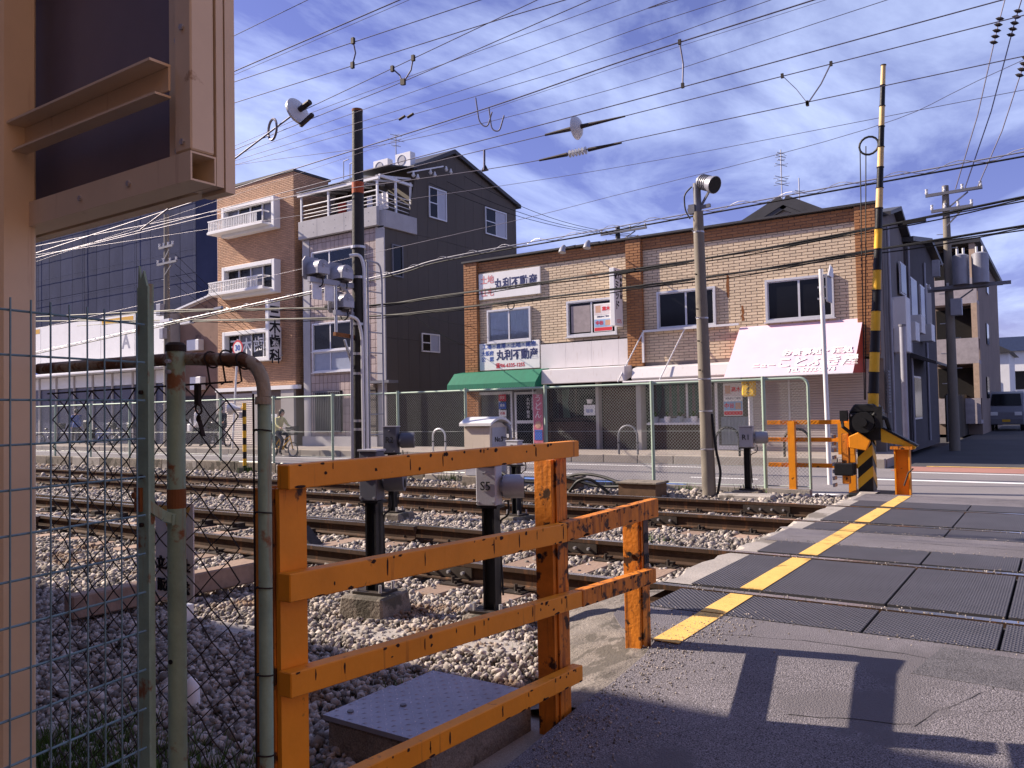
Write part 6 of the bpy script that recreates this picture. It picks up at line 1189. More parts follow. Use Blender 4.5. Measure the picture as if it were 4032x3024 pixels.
# bicycles and people
def tube_mb(mb, P, segs, r=.014, n=6):
    for s in segs: mb.tube([P[q] if isinstance(q, str) else q for q in s], r, n)
def bicycle(label, o, heading=0., frame=YFRAME, basket=True, seat=True, group='bicycles', cat='bicycle'):
    o = V3(o); R = Rz(heading); G = lambda x, y, z: o+R @ V3((x, y, z))
    t = thing('bicycle', label, cat, o, group); axl = R @ V3((0, 1, 0)); rw = .26
    for nm, x in (('wheel', -.52), ('wheel', .55)):
        c = G(x, 0, rw); m = MB(); m.ring(c, axl, rw-.02, .022, 24, 6); w = m.obj(nm, TYRE, t, smooth=True); m = MB(); m.ring(c, axl, rw-.045, .008, 24, 5); m.obj('rim', GALV, w); m = MB()
        for k in range(10): a = 2*math.pi*k/10; m.tube([c, c+R @ V3((math.cos(a)*(rw-.045), 0, math.sin(a)*(rw-.045)))], .0025, 3)
        m.tube([c-axl*.05, c+axl*.05], .02, 8); m.obj('spokes', GALV, w)
    m = MB(); tube_mb(m, {}, [(G(-.52, .04, rw), G(-.05, 0, .27)), (G(-.05, 0, .27), G(-.18, 0, .72)), (G(-.05, 0, .27), G(.4, 0, .62)), (G(-.12, 0, .5), G(.38, 0, .7)), (G(-.52, .04, rw), G(-.15, 0, .6)), (G(.38, 0, .82), G(.55, .0, rw))], .02); m.obj('frame', frame, t, smooth=True)
    m = MB(); m.box(*sum(([min(a, c), max(a, c)] for a, c in zip(G(-.15, -.07, .24), G(.05, .07, .38))), [])); m.obj('motor_cover', frame, t, bevel=.02)
    m = MB(); m.ball(G(-.2, 0, .77), .1, sc=(1.2, .8, .45)); m.obj('saddle', BLACKP, t, smooth=True)
    m = MB(); m.tube(bend([G(.36, 0, .8), G(.33, 0, .98), G(.33, .2, 1.0), G(.15, .27, .96)], .06), .014, 6); m.tube(bend([G(.33, 0, .98), G(.33, -.2, 1.0), G(.15, -.27, .96)], .06), .014, 6); m.obj('handlebar', GALV, t)
    m = MB(); m.tube([G(-.05, -.12, .27), G(-.05, .12, .27)], .02, 6); m.box(*sum(([min(a, c), max(a, c)] for a, c in zip(G(.0, .1, .14), G(.12, .17, .17))), [])); m.tube([G(-.05, .12, .27), G(.06, .12, .16)], .012, 5); m.obj('crank', GREYD, t)
    m = MB(); m.ring(G(-.52, 0, rw), axl, rw+.03, .02, 14, 5, a0=0, a1=2.6); m.ring(G(.55, 0, rw), axl, rw+.03, .015, 14, 5, a0=.3, a1=2.4); m.obj('mudguard', BLACKP, t)
    if basket:
        m = MB()
        for k in range(12):
            for ax in (0, 1):
                a = -1+2*k/11
                if ax == 0: m.tube([G(.42+.1*(a+1), -.17, .76), G(.40+.13*(a+1), -.19, 1.04)], .006, 4); m.tube([G(.42+.1*(a+1), .17, .76), G(.40+.13*(a+1), .19, 1.04)], .006, 4)
                else: m.tube([G(.62, .17*a, .76), G(.66, .19*a, 1.04)], .006, 4); m.tube([G(.42, .17*a, .76), G(.4, .19*a, 1.04)], .006, 4)
        m.box(*sum(([min(a, c), max(a, c)] for a, c in zip(G(.42, -.17, .75), G(.62, .17, .77))), []))
        for z, e in ((.86, .18), (.95, .185), (1.04, .19)): m.tube([G(.4, -e, z), G(.66, -e, z), G(.66, e, z), G(.4, e, z), G(.4, -e, z)], .009, 4)
        m.obj('basket', BLACKP, t)
    if seat:
        m = MB(); m.prism([G(-.72, -.17, .62), G(-.35, -.17, .6), G(-.35, -.17, .72), G(-.6, -.17, .74), G(-.66, -.17, 1.15), G(-.76, -.17, 1.2), G(-.82, -.17, 1.1)], R @ V3((0, .34, 0))); m.obj('child_seat', BLACKP, t, bevel=.03); m = MB()
        for s in (-1, 1): m.box(*sum(([min(a, c), max(a, c)] for a, c in zip(G(-.65, s*.19-.02, .3), G(-.4, s*.19+.02, .62))), []))
        m.obj('leg_guard', BLACKP, t)
    return t
def person(label, o, heading, pose, mats, hair='short', group=None):
    """One skinned figure. pose: joint name -> local point (x forward, y left); mats: fn(local point) -> slot."""
    o = V3(o); R = Rz(heading)
    J = pose; order = list(J); idx = {k: i for i, k in enumerate(order)}
    rad = dict(pelvis=(.15, .12), waist=(.13, .1), chest=(.16, .12), neckb=(.075, .075), neck=(.05, .05), headl=(.078, .072), head=(.098, .085), headt=(.075, .07))
    rad2 = dict(sh=.068, el=.046, wr=.034, hd=.03, hip=.098, kn=.062, an=.044, toe=.036)
    E = [('pelvis', 'waist'), ('waist', 'chest'), ('chest', 'neckb'), ('neckb', 'neck'), ('neck', 'headl'), ('headl', 'head'), ('head', 'headt')]
    for s in 'lr': E += [('chest', 'sh'+s), ('sh'+s, 'el'+s), ('el'+s, 'wr'+s), ('wr'+s, 'hd'+s), ('pelvis', 'hip'+s), ('hip'+s, 'kn'+s), ('kn'+s, 'an'+s), ('an'+s, 'toe'+s)]
    me = bpy.data.meshes.new('p'); me.from_pydata([J[k] for k in order], [(idx[a], idx[c]) for a, c in E], [])
    ob = bpy.data.objects.new('p', me); COL.objects.link(ob); md = ob.modifiers.new('s', 'SKIN'); sv = me.skin_vertices[0].data
    for k in order: r = rad.get(k) or (rad2[k[:-1]],)*2; sv[idx[k]].radius = r; sv[idx[k]].use_root = (k == 'pelvis')
    ss = ob.modifiers.new('u', 'SUBSURF'); ss.levels = ss.render_levels = 2
    bpy.context.view_layer.update(); dg = bpy.context.evaluated_depsgraph_get(); bm2 = bpy.data.meshes.new_from_object(ob.evaluated_get(dg)); bpy.data.objects.remove(ob)
    m = MB(); m.v = [tuple(v.co) for v in bm2.vertices]; m.f = [tuple(p.vertices) for p in bm2.polygons]; m.m = [mats(sum((V3(m.v[i]) for i in f), V3())/len(f)) for f in m.f]
    for s in 'lr':                                                # fingers and thumb
        h = V3(J['hd'+s]); d = (h-V3(J['wr'+s])).normalized(); sd = d.cross(V3((0, 0, 1))).normalized() if abs(d.z) < .9 else V3((0, 1, 0))
        for k, L_ in enumerate((.06, .075, .07, .05)): q = h+sd*(k-1.5)*.018; m.tube([q-d*.01, q+d*L_*.6, q+d*L_+V3((0, 0, -.02))], [.009, .008, .006], 5, 0)
        m.tube([h-d*.03+sd*.03, h+sd*.05+d*.01, h+sd*.045+d*.04], [.01, .009, .007], 5, 0)
    hd = V3(J['head']); m.ball(hd+V3((.088, 0, -.015)), .016, sc=(1, .8, 1.3), m=0)
    for s in (-1, 1): m.ball(hd+V3((.0, s*.082, -.01)), .022, sc=(.8, .4, 1.2), m=0); m.ball(hd+V3((.082, s*.032, .012)), .009, m=4)
    m.ball(hd+V3((.082, 0, -.055)), .016, sc=(.4, 1.2, .4), m=5)
    m.v = [tuple(R @ V3(v)) for v in m.v]; m.v = [(a+o.x, c+o.y, e+o.z) for a, c, e in m.v]
    t = thing('person', label, 'person', o, group); body = m.obj('body', [SKIN, MATSL[label][0], MATSL[label][1], BLACKP, INK, PINKR], t, smooth=True)
    m = MB(); hl = .16 if hair == 'short' else .27; c = hd+V3((-.012, 0, .03))
    m.ball(c, .112, 14, 8, sc=(1.0, .92, 1.02)); k = []
    v2 = []
    for v in m.v:
        q = V3(v)-hd
        if q.x > .045 and q.z < .055: q.x = .045+(q.x-.045)*.1
        if hair != 'short' and q.x < .0 and q.z < 0: q.z *= 1.9
        v2.append(tuple(o+R @ (q+hd)))
    m.v = v2; m.obj('hair', HAIR, t, smooth=True)
    return t
def stand(h=1.68, step=.18, arm=.12, lean=0.):
    k = h/1.7; P = dict(pelvis=(0, 0, .95), waist=(0, 0, 1.1), chest=(lean*.3, 0, 1.3), neckb=(lean*.5, 0, 1.44), neck=(lean*.55, 0, 1.5), headl=(lean*.6+.02, 0, 1.54), head=(lean*.6+.01, 0, 1.6), headt=(lean*.6, 0, 1.66))
    for s, y in (('l', 1), ('r', -1)):
        f = step*y; P.update({'sh'+s: (0, y*.17, 1.4), 'el'+s: (-f*.7, y*(.24), 1.15), 'wr'+s: (-f*.4+.06, y*.24, .92), 'hd'+s: (-f*.4+.1, y*.23, .85), 'hip'+s: (0, y*.09, .9), 'kn'+s: (f*.7+.03, y*.1, .5), 'an'+s: (f, y*.1, .08), 'toe'+s: (f+.15, y*.11, .04)})
    return {a: tuple(q*k for q in v) for a, v in P.items()}
def ride():
    P = dict(pelvis=(-.2, 0, .88), waist=(-.17, 0, 1.03), chest=(-.1, 0, 1.22), neckb=(-.06, 0, 1.36), neck=(-.04, 0, 1.42), headl=(-.0, 0, 1.46), head=(0, 0, 1.52), headt=(-.01, 0, 1.585))
    for s, y in (('l', 1), ('r', -1)):
        f = .09*y; P.update({'sh'+s: (-.1, y*.17, 1.31), 'el'+s: (.02, y*.24, 1.1), 'wr'+s: (.2, y*.25, 1.0), 'hd'+s: (.27, y*.25, 1.0), 'hip'+s: (-.18, y*.09, .84), 'kn'+s: (.16, y*.11, .68+f), 'an'+s: (.0, y*.12, .24+f), 'toe'+s: (.13, y*.12, .2+f)})
    return P
A1 = 'woman in a pale yellow jacket riding a yellow bicycle past the townhouse'; A2 = 'walker in a white jacket over a blue shirt behind the fence'; A3 = 'person in black astride a bicycle beside the shuttered clinic'; A4 = 'person in dark clothes walking before the white shop'
MATSL = {A1: (JACK, DCLOTH), A2: (WJACK, DCLOTH), A3: (DCLOTH, DCLOTH), A4: (BCLOTH, DCLOTH)}
def mt(up, hem): 
    return lambda p: (0 if p.z > up else 1 if p.z > hem else (3 if p.z < .1 else 2))
def mt_r(p):
    if p.z > 1.40 or (p.x > .19 and p.z > .93): return 0
    if p.z > .9 and p.x < .25: return 1
    return 3 if p.z < .25 and p.x > .02 and p.z < .2 else 2
bc = V3((-22.55, 19.0, -.2)); bicycle('yellow electric bicycle with child seat and basket ridden by a woman', bc, 0); person(A1, bc, 0, ride(), mt_r, 'long')
w = atY(775, 1640, 20.9); w0 = V3((w.x, 20.9, 0)); person(A2, w0, -2.4, stand(1.7, .2), mt(1.44, .8), 'short')
m = MB(); m.box(w0.x-.42, w0.x-.2, 20.7, 20.86, .62, .95); m.prism([(w0.x-.4, 20.78, .95), (w0.x-.22, 20.78, .95), (w0.x-.31, 20.78, 1.2)], (0, .02, 0)); m.obj('shopping_bag', WHITE, loc=(w0.x-.3, 20.78, .62), bevel=.03, label='white shopping bag carried by the walker in white', cat='bag')
w = atY(868, 1640, 20.6); w1 = V3((w.x, 20.6, 0)); bicycle('dark bicycle held by the person in black', w1, -1.2, GREYD, True, False); person(A3, w1, -1.2, ride(), lambda p: 0 if (p.z > 1.40 or (p.x > .19 and p.z > .93)) else (1 if p.z > .85 else 2), 'short')
w = atY(300, 1650, 21.2); person(A4, V3((w.x, 21.2, 0)), 2.9, stand(1.72, .22), mt(1.46, .85), 'short')
for i, px in enumerate((200, 400, 480)):
    w = atY(px, 1700, 21.5); bicycle(('parked bicycle at the far end of the white shop', 'parked bicycle beneath the middle of the white signboard', 'parked bicycle nearest the green angle post')[i], (w.x, 21.5, 0), 1.3+.2*i, [GREYM, BLUE, GREYD][i], True, i == 1, 'bicycles parked at the white shop')
m = MB(); q = atZ(775, 1720, 0); 
# van in the lane
def van():
    x0, x1, y0 = -3.05, -1.55, 46.0; t = thing('parked_van', 'pale box-shaped van parked up the shaded lane', 'van', (-2.3, 47, -.2)); L = 3.6
    m = MB(); prof = [(y0, .1), (y0, .75), (y0+.15, 1.0), (y0+.7, 1.62), (y0+1.0, 1.72), (y0+L, 1.68), (y0+L, .1)]; m.prism([(x0, y, z) for y, z in prof], (x1-x0, 0, 0)); m.obj('body', M('van_paint', (.2, .2, .23), .3, .1, var=.04), t, bevel=.04)
    m = MB(); m.add([(x0+.1, y0+.155, 1.02), (x1-.1, y0+.155, 1.02), (x1-.16, y0+.66, 1.58), (x0+.16, y0+.66, 1.58)], [(0, 1, 2, 3)]); 
    m.v = [(a, c-.03, e+.02) for a, c, e in m.v]; m.obj('windscreen', DARKGL, t)
    m = MB(); m.box(x1, x1+.01, y0+.9, y0+1.9, 1.05, 1.5); m.obj('side_window', DARKGL, t)
    for x in (x0+.1, x1-.4): m = MB(); m.box(x, x+.3, y0-.02, y0+.02, .55, .72); m.obj('headlight', WHITE, t, bevel=.01)
    m = MB(); m.box(x0+.03, x1-.03, y0-.06, y0-.0, .12, .4); m.obj('bumper', GREYD, t, bevel=.02); m = MB(); m.box((x0+x1)/2-.17, (x0+x1)/2+.17, y0-.075, y0-.06, .24, .36); m.obj('number_plate', YFRAME, t)
    for x in (x0+.05, x1-.2):
        for y in (y0+.6, y0+L-.6): m = MB(); m.cyl((x, y, .09), (x+.16, y, .09), .29, n=16); wv = m.obj('wheel', TYRE, t); m = MB(); m.cyl((x-.01, y, .09), (x+.17, y, .09), .16, n=12); m.obj('rim', GALV, wv)
van()

# utility poles
def utility_pole(label, x, Y, zt, zb=-.2, arms=((.0, 1.6),), r=.15, trans=0, mat=POLEC, boxes=()):
    t = thing('utility_pole', label, 'utility pole', (x, Y, zb)); m = MB(); m.tube([(x, Y, zb), (x, Y, zt)], [r, r*.62], 14); m.obj('shaft', mat, t, smooth=True)
    for dz, L in arms:
        z = zt-.25-dz; m = MB(); m.bar((x-L*.35, Y-.12, z), (x+L*.65, Y-.12, z+.02), .07, .09); a = m.obj('crossarm', GREYD, t)
        for k in range(4): xx = x-L*.33+L*.95*k/3; m = MB(); m.tube([(xx, Y-.12, z+.04), (xx, Y-.12, z+.1), (xx, Y-.12, z+.12), (xx, Y-.12, z+.2)], [.03, .05, .03, .045], 10); m.obj('insulator', PORC, a)
        m = MB(); m.bar((x, Y-.1, z-.5), (x+L*.4, Y-.1, z-.05), .04, .04); m.obj('arm_brace', GREYD, a)
    for k in range(trans): xx = x+.35+.5*k; z = zt-2.6; m = MB(); m.tube([(xx, Y-.25, z-.45), (xx, Y-.25, z+.4), (xx, Y-.25, z+.45)], [.22, .22, .1], 16); b_ = m.obj('transformer', GREYM, t, smooth=True); m = MB(); m.tube([(xx-.08, Y-.25, z+.42), (xx-.08, Y-.25, z+.62)], .035, 8); m.tube([(xx+.08, Y-.25, z+.42), (xx+.08, Y-.25, z+.62)], .035, 8); m.obj('bushing', PORC, b_)
    if trans: m = MB(); m.bar((x-.4, Y-.2, zt-3.1), (x+1.6, Y-.2, zt-3.1), .08, .1); m.obj('platform_arm', GREYD, t)
    for (dx, z, w_, h_) in boxes: m = MB(); m.box(x+dx-w_/2, x+dx+w_/2, Y-.35, Y-.14, z, z+h_); m.obj('junction_box', GREYM, t, bevel=.01)
    k = 0; z = 1.8
    while z < zt-1: m = MB(); s = 1 if k % 2 else -1; m.cyl((x, Y, z), (x+s*(r+.12), Y-.05, z), .012, n=5); m.obj('step_bolt', GALV, t); z += .45; k += 1
    return t
p = atY(3722, 745, 27.5); utility_pole('concrete utility pole with transformers where the lane meets the street', p.x, 27.5, p.z+.1, arms=((0, 1.5), (.5, 1.1), (2.9, 1.6)), trans=2, boxes=((-.3, 5.0, .2, .5), (.2, 3.8, .3, .5)))
p = atY(655, 845, 20.6); utility_pole('concrete utility pole with insulators seen past the angle post', p.x, 20.6, p.z, zb=0, arms=((1.2, 1.0), (1.9, 1.4)), r=.16, boxes=((.1, 4.6, .25, .45), (-.1, 5.6, .3, .5)))
p = atY(2432, 895, 32); utility_pole('pole top with wired crossarms peeping over the shop roof', p.x, 32, p.z, arms=((0, 2.2), (.45, 1.6)), r=.17, mat=POLED)
# roof aerials and pipe stubs
def aerial(label, px, y0, y1, Y, els):
    a, c = atY(px, y1, Y), atY(px, y0, Y); t = thing('roof_aerial', label, 'aerial', (a.x, Y, a.z)); m = MB(); m.tube([(a.x, Y, a.z-.5), (a.x, Y, c.z)], .02, 6); m.obj('mast', GREYM, t)
    for f, L in els: z = a.z+(c.z-a.z)*f; m = MB(); m.tube([(a.x-L*.2, Y-L*.5, z), (a.x+L*.2, Y+L*.5, z)], .012, 5); m.tube([(a.x-L*.4, Y, z), (a.x+L*.4, Y, z)], .01, 5); m.obj('element', GREYM, t)
aerial('television aerial mast on the gabled roof', 3082, 588, 862, 29.2, ((.95, .4), (.9, .5), (.85, .35), (.78, .6), (.6, .7), (.55, .5), (.5, .7)))
aerial('thin bare aerial mast right of the gabled roof', 3150, 700, 850, 30, ((.65, .5),))
aerial('wiry roof antenna standing before the grey townhouse ridge', 1560, 530, 640, 24.3, ((.98, .5), (.8, .7), (.6, .4)))
for i, (px, a, c) in enumerate(((1353, 635, 705), (1378, 645, 700))):
    q = atY(px, c, 22.5); s = atY(px, a, 22.5); m = MB(); m.tube(bend([q, s, s+V3((.28, 0, .03))], .04), .018, 6); m.obj('vent_pipe', GREYM, loc=q, label=('bent vent pipe above the balcony pergola, farther from the black pole', 'bent vent pipe above the balcony pergola, next to the black pole')[i], cat='pipe', group='vent pipes on the balcony roof')

# ================================================================== OVERHEAD WIRES
def wire(label, pts, Y, r=.012, mat=CWIRE, ext=(1.0, .6), name='overhead_wire', twist=False, extra=None, sagn=6):
    P = [atY(x, y, Y) for x, y in pts]; d0, d1 = (P[0]-P[1]).normalized(), (P[-1]-P[-2]).normalized()
    P = [P[0]+d0*14*ext[0]]+P+[P[-1]+d1*12*ext[1]]
    Q = []                                         # Catmull-Rom through the surveyed points
    for i in range(len(P)-1):
        p0, p1, p2, p3 = P[max(i-1, 0)], P[i], P[i+1], P[min(i+2, len(P)-1)]
        for k in range(sagn): u = k/sagn; Q.append(.5*((2*p1)+(p2-p0)*u+(2*p0-5*p1+4*p2-p3)*u*u+(3*p1-p0-3*p2+p3)*u**3))
    Q.append(P[-1])
    t = thing(name, label, 'wire', P[1], 'overhead wires'); r = r*(.44 if mat is CWIRE else 1); m = MB(); m.tube(Q, r, 6); m.obj('conductor', mat, t, smooth=True)
    if twist:
        m = MB(); S_ = []; acc = 0
        for a, c in zip(Q, Q[1:]):
            L = (c-a).length; n = max(2, int(L/.12)); s, b2 = frame_of(c-a)
            for k in range(n): th = (acc+L*k/n)*2*math.pi/.9; S_.append(a.lerp(c, k/n)+(s*math.cos(th)+b2*math.sin(th))*.055)
            acc += L
        m.tube(S_, .007, 4); m.obj('spiral_hanger', mat, t); m = MB(); m.tube([q-V3((0, 0, .07)) for q in Q], .016, 6); m.obj('lower_cable', CABLE, t)
    return t
def on(px, py, Y): return atY(px, py, Y)
def dropper(t, a, c, Y, r=.012, clamps=True):
    A, C_ = on(*a, Y), on(*c, Y); m = MB(); m.tube([A, A.lerp(C_, .5)+V3((.02, .02, 0)), C_], r*.7, 5); m.obj('dropper', CWIRE, t)
    if clamps:
        for q in (A, C_): m = MB(); m.box(q.x-.018, q.x+.018, q.y-.015, q.y+.015, q.z-.035, q.z+.03); m.obj('clamp', IRON, t)
Y1, Y2 = 6.15, 9.8
wire('overhead wire cutting the top corner of sky beside the notice board', [(936, 134), (1211, 0)], Y1, .009)
wire('heavy overhead wire, second below the top corner beside the notice board', [(936, 275), (1573, 0)], Y1, .014); wire('thin wire running just under the heavy wire beside the notice board', [(936, 289), (1610, 0)], Y1, .006)
t = wire('overhead wire with a straight bronze dropper, third beside the notice board', [(936, 318), (1891, 0)], Y1, .010); dropper(t, (1390, 160), (1388, 256), Y1)
t = wire('overhead wire at the foot of the straight dropper beside the notice board', [(936, 401), (1934, 87), (2224, 0)], Y1, .010)
t = wire('slanting stay wire ending at the white disc insulator', [(1215, 425), (2115, 0)], Y1+.6, .010, ext=(0.02, .6))
c = on(1168, 441, Y1+.6); m = MB(); d = V3((.96, .0, .28)).normalized(); m.tube([c-d*.02, c, c+d*.03, c+d*.06], [.04, .17, .17, .05], 20); m.obj('disc_insulator', PORC, t, smooth=True); m = MB(); m.tube([c+d*.05, c+d*.25], .035, 8); m.obj('insulator_cap', IRON, t); m = MB(); m.tube([c-d*.02, c-d*3.5], .011, 6); m.obj('tail_wire', CWIRE, t)
dropper(t, (1545, 270), (1584, 322), Y1+.6); dropper(t, (1627, 228), (1590, 322), Y1+.6)
t = wire('overhead wire clamped under the white disc insulator', [(1190, 482), (1590, 320), (2325, 0)], Y1+.6, .010, ext=(.6, .6)); p = on(1205, 475, Y1+.6); m = MB(); m.bar(p-V3((.1, 0, .04)), p+V3((.12, 0, .05)), .04, .04); m.obj('clamp', IRON, t); p = on(1073, 510, Y1+.6); m = MB(); m.ring(p, (.3, 1, 0), .13, .016, 18, 6); m.obj('wire_loop', CWIRE, t)
wire('overhead wire running just below the disc insulator line', [(958, 560), (1276, 383+42), (2440, 0)], Y2-.5, .009); wire('faint overhead wire, first under the disc insulator pair', [(958, 600), (2500, 51), (2666, 0)], Y2, .010)
t = wire('faint overhead wire, second under the disc insulator pair', [(958, 622), (1900, 330), (2500, 116), (2857, 0)], Y2, .010); t = wire('faint overhead wire with three small clips over the townhouse antenna', [(958, 640), (1560, 470), (2400, 221), (3034, 0)], Y2, .010)
for x, y in ((1583, 464), (1616, 455)): p = on(x, y, Y2); m = MB(); m.cyl(p-V3((.06, 0, .015)), p+V3((.06, 0, .015)), .022, n=8); m.obj('clip', IRON, t)
t = wire('thick catenary wire rising from the brick roof to the top edge', [(945, 735), (1160, 665), (1910, 428), (2500, 224), (3204, 0)], Y2, .020)
dropper(t, (2676, 165), (2688, 336), Y2, .016)
wire('thin wire shadowing the thick catenary wire', [(1500, 575), (2500, 240), (3250, 0)], Y2, .006)
t = wire('overhead wire with hanging loops left of the disc on the sky', [(958, 645), (1560, 560), (2400, 354), (3492, 0)], Y2+.9, .010)
for a, c in (((1873, 385), (1918, 458)), ((1925, 425), (1965, 472))): A, C_ = on(*a, Y2+.9), on(*c, Y2+.9); m = MB(); m.tube(bend([A, A.lerp(C_, .5)+V3((-.05, 0, -.25)), C_+V3((0, 0, -.2)), C_+V3((.1, 0, .05))], .2), .012, 5); m.obj('hanging_loop', CWIRE, t)
wire('dark feeder wire crossing directly over the townhouse ridge', [(1204, 735), (2400, 420), (3920, 7)], Y2+1.4, .018)
t = wire('feeder wire carrying the white bell insulator', [(1200, 760), (1907, 590), (2270, 503), (2400, 472), (4032, 60)], Y2+1.9, .016)
c = on(2268, 503, Y2+1.9); d = (on(2400, 472, Y2+1.9)-on(2200, 519, Y2+1.9)).normalized(); m = MB(); m.tube([c-d*.06, c, c+d*.05, c+d*.1], [.03, .2, .16, .06], 20); m.obj('bell_insulator', PORC, t, smooth=True); m = MB(); m.tube([c-d*.6, c-d*.1], [.02, .04], 8); m.tube([c+d*.1, c+d*.35, c+d*.9], [.04, .03, .014], 8); m.obj('insulator_rod', IRON, t)
dropper(t, (3080, 298), (3178, 405), Y2+1.9, .007); dropper(t, (3272, 250), (3180, 408), Y2+1.9, .014)
t = wire('contact wire with the ribbed rod insulator', [(860, 830), (1160, 772), (1907, 668), (2270, 600), (2400, 568), (4032, 221)], Y2+1.9, .015)
A, C_ = on(1907, 590, Y2+1.9), on(1907, 668, Y2+1.9); m = MB(); m.tube([A, C_], .02, 6); m.obj('dropper', CWIRE, t); m = MB(); m.prism([C_+V3((-.07, 0, -.02)), C_+V3((.07, 0, -.02)), C_+V3((0, 0, .1))], (0, .04, 0)); m.obj('clamp', IRON, t)
c = on(2275, 599, Y2+1.9)
for k in range(6): q = c+d*(k*.06-.15); m = MB(); m.tube([q-d*.012, q, q+d*.012], [.03, .065, .03], 12); m.obj('insulator_rib', PORC, t)
m = MB(); m.tube([c-d*.75, c-d*.2], [.018, .035], 8); m.tube([c+d*.2, c+d*.8], [.035, .018], 8); m.obj('insulator_rod', IRON, t)
wire('thin pale wire descending across the grey townhouse side windows', [(800, 905), (1435, 810), (2400, 664), (4032, 354)], 14.5, .011); wire('thin pale wire crossing the sky under the ribbed insulator', [(1200, 1056), (1985, 879), (2400, 775), (3411, 509), (4032, 235)], 14.5, .011)
wire('twisted cable with spiral hanger passing over the tiled shop roof', [(800, 1240), (1500, 1085), (1750, 1016), (2391, 900), (3150, 760), (4032, 598)], 15, .012, GREYM, twist=True)
def power(label, pts, Y, n):
    t = wire(label, pts, Y, .022, CABLE, name='power_cable'); P = [atY(x, y, Y) for x, y in pts]
    for k in range(n): 
        m = MB(); off = V3((0, .03*(k-1), -.035*(k+1))); Q = []
        for a, c in zip(P, P[1:]):
            for j in range(6): u = j/6; Q.append(a.lerp(c, u)+off+V3((0, 0, .02*math.sin((a.x+(c.x-a.x)*u)*2+k*2))))
        m.tube([Q[0]+(Q[0]-Q[1])*6]+Q+[P[-1]+off, P[-1]+off+(P[-1]-P[-2])*.7], .012, 5); m.obj('bundled_wire', CABLE, t)
    return t
t = power('upper black power cable bundle crossing the tiled shop front', [(560, 1228), (730, 1220), (1400, 1207), (1750, 1163), (2700, 1030), (3400, 905), (4032, 775)], 15.5, 2)
for x, y in ((860, 1212), (1300, 1203), (2470, 1066), (3600, 868)): p = on(x, y, 15.5); m = MB(); m.bar(p-V3((.18, 0, .02)), p+V3((.18, 0, .0)), .08, .07); m.obj('cable_closure', GREYM if x < 1000 else CABLE, t)
t = power('lower black power cable bundle crossing the tiled shop front', [(560, 1262), (860, 1260), (1400, 1248), (1750, 1218), (2776, 1092), (3400, 992), (4032, 889)], 15.5, 2)
p = on(2012, 1203, 15.5); m = MB(); m.ring(p, (0, 1, 0), .09, .012, 18, 6); m.obj('cable_ring', CABLE, t)
for x, y in ((655, 1262), (735, 1268)): p = on(x, y, 15.5); m = MB(); m.bar(p-V3((.25, 0, .02)), p+V3((.25, 0, .0)), .14, .1); m.obj('cable_closure', WHITEM, t)
# branch wires running down to the buildings
def free_wire(label, a, c, sag=.3, r=.012, mat=CABLE):
    a, c = V3(a), V3(c); Q = [a.lerp(c, i/12)-V3((0, 0, sag*4*(i/12)*(1-i/12))) for i in range(13)]; t = thing('service_wire', label, 'wire', a, 'service wires to the buildings'); m = MB(); m.tube(Q, r, 5); m.obj('conductor', mat, t)
free_wire('service wire from the cables down to the tiled shops across the dark side wall', on(1560, 1190, 15.5), (-16.7, FY-.15, 4.15), .1); free_wire('second service wire sagging to the tiled shops below the first', on(1620, 1235, 15.5), (-16.9, FY-.15, 3.5), .1)
for i, (u, v) in enumerate((((1690, 720), (2560, 935)), ((1760, 715), (2540, 930)), ((1830, 695), (2480, 920)))):
    free_wire(('service wire fanning from the townhouse gable, lowest of three', 'service wire fanning from the townhouse gable, middle of three', 'service wire fanning from the townhouse gable, highest of three')[i], atX(u[0], u[1], -20.72), atY(v[0], v[1], 31.8), .5, .012)
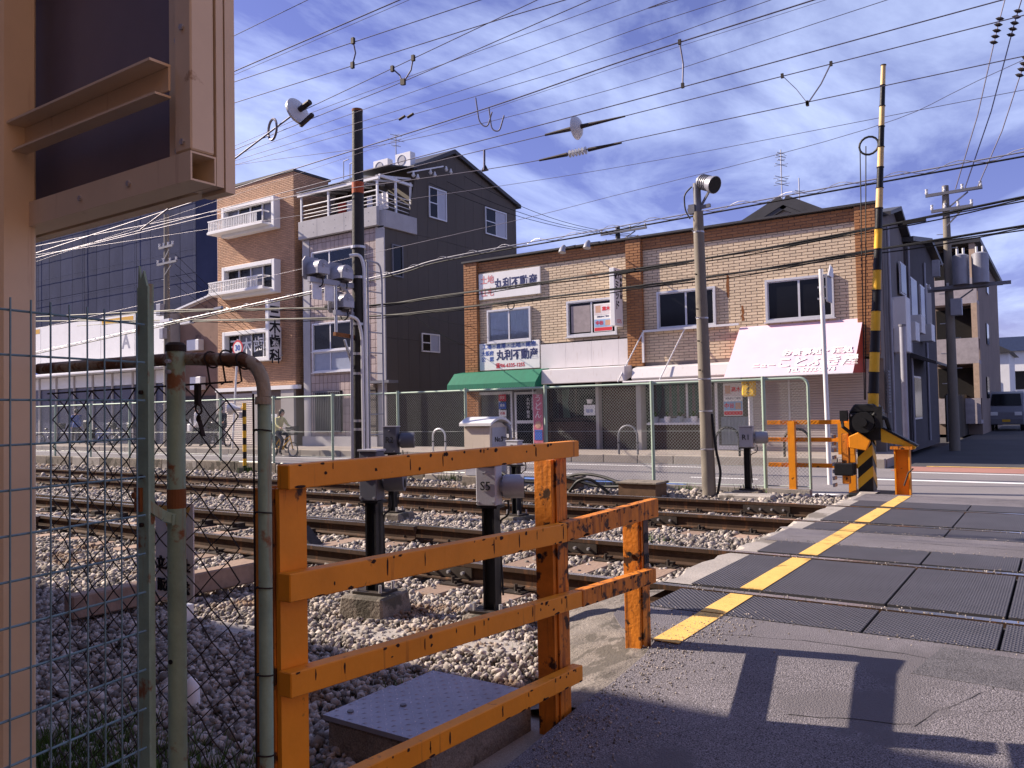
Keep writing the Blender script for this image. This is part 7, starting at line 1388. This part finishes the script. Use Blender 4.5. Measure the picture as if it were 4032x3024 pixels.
for i, (a, c) in enumerate((((3925, 120), (3762, 745)), ((3995, 90), (3800, 740)), ((4032, 250), (3850, 735)))):
    A, C_ = on(*a, 26.0), on(*c, 27.3); lab = ('jumper wire slanting from the top edge to the lane pole crossarm, leftmost', 'jumper wire slanting to the lane pole crossarm, middle one', 'jumper wire slanting to the lane pole crossarm, rightmost')[i]
    t = thing('jumper_wire', lab, 'wire', A, 'jumper wires above the lane pole'); m = MB(); m.tube([A+(A-C_)*.4, A, A.lerp(C_, .5)+V3((.05, 0, -.1)), C_], .016, 5); m.obj('conductor', CWIRE, t)
    m = MB(); D_ = (C_-A).normalized()
    for k in range(5): q = A+D_*(.15*k-.3); m.tube([q-D_*.04, q, q+D_*.05], [.05, .12, .05], 10)
    m.obj('insulator_string', IRON, t)
for i, (y0, y1) in enumerate(((1228, 1000), (1250, 1090), (1262, 1150), (1220, 960))):
    A, C_ = on(665, y0-60*i, 20.5), on(860+20*i, y1, 22.2); free_wire(('steep service wire from the insulator pole to the brick wall, topmost', 'steep service wire from the insulator pole to the brick wall, second', 'steep service wire from the insulator pole to the brick wall, third', 'steep service wire from the insulator pole to the brick wall, lowest')[i], on(690, 1000+40*i, 20.5), on(1000+15*i, 1290+30*i, 22.2), .05, .010)
def lamp_cluster():                                 # bell insulators on a bracket under the townhouse gable
    t = thing('insulator_bracket', 'bracket with bell insulators under the townhouse gable', 'bracket', (-20.8, 24.6, 10.4)); X = -20.55
    a, c = atX(1622, 676, X), atX(1745, 655, X); m = MB(); m.bar(a, c, .05, .05); m.obj('bar', WHITEM, t)
    for px, py in ((1628, 690), (1645, 700), (1695, 680), (1712, 690), (1757, 668), (1775, 678)): p = atX(px, py, X); m = MB(); m.tube([p+V3((0, 0, .14)), p+V3((0, 0, .05)), p, p-V3((0, 0, .07))], [.03, .05, .08, .04], 12); m.obj('insulator', PORC, t)
    for q in (a, c): m = MB(); m.bar(q, (-20.79, q.y, q.z), .04, .04); m.obj('wall_bracket', WHITEM, t)
lamp_cluster()
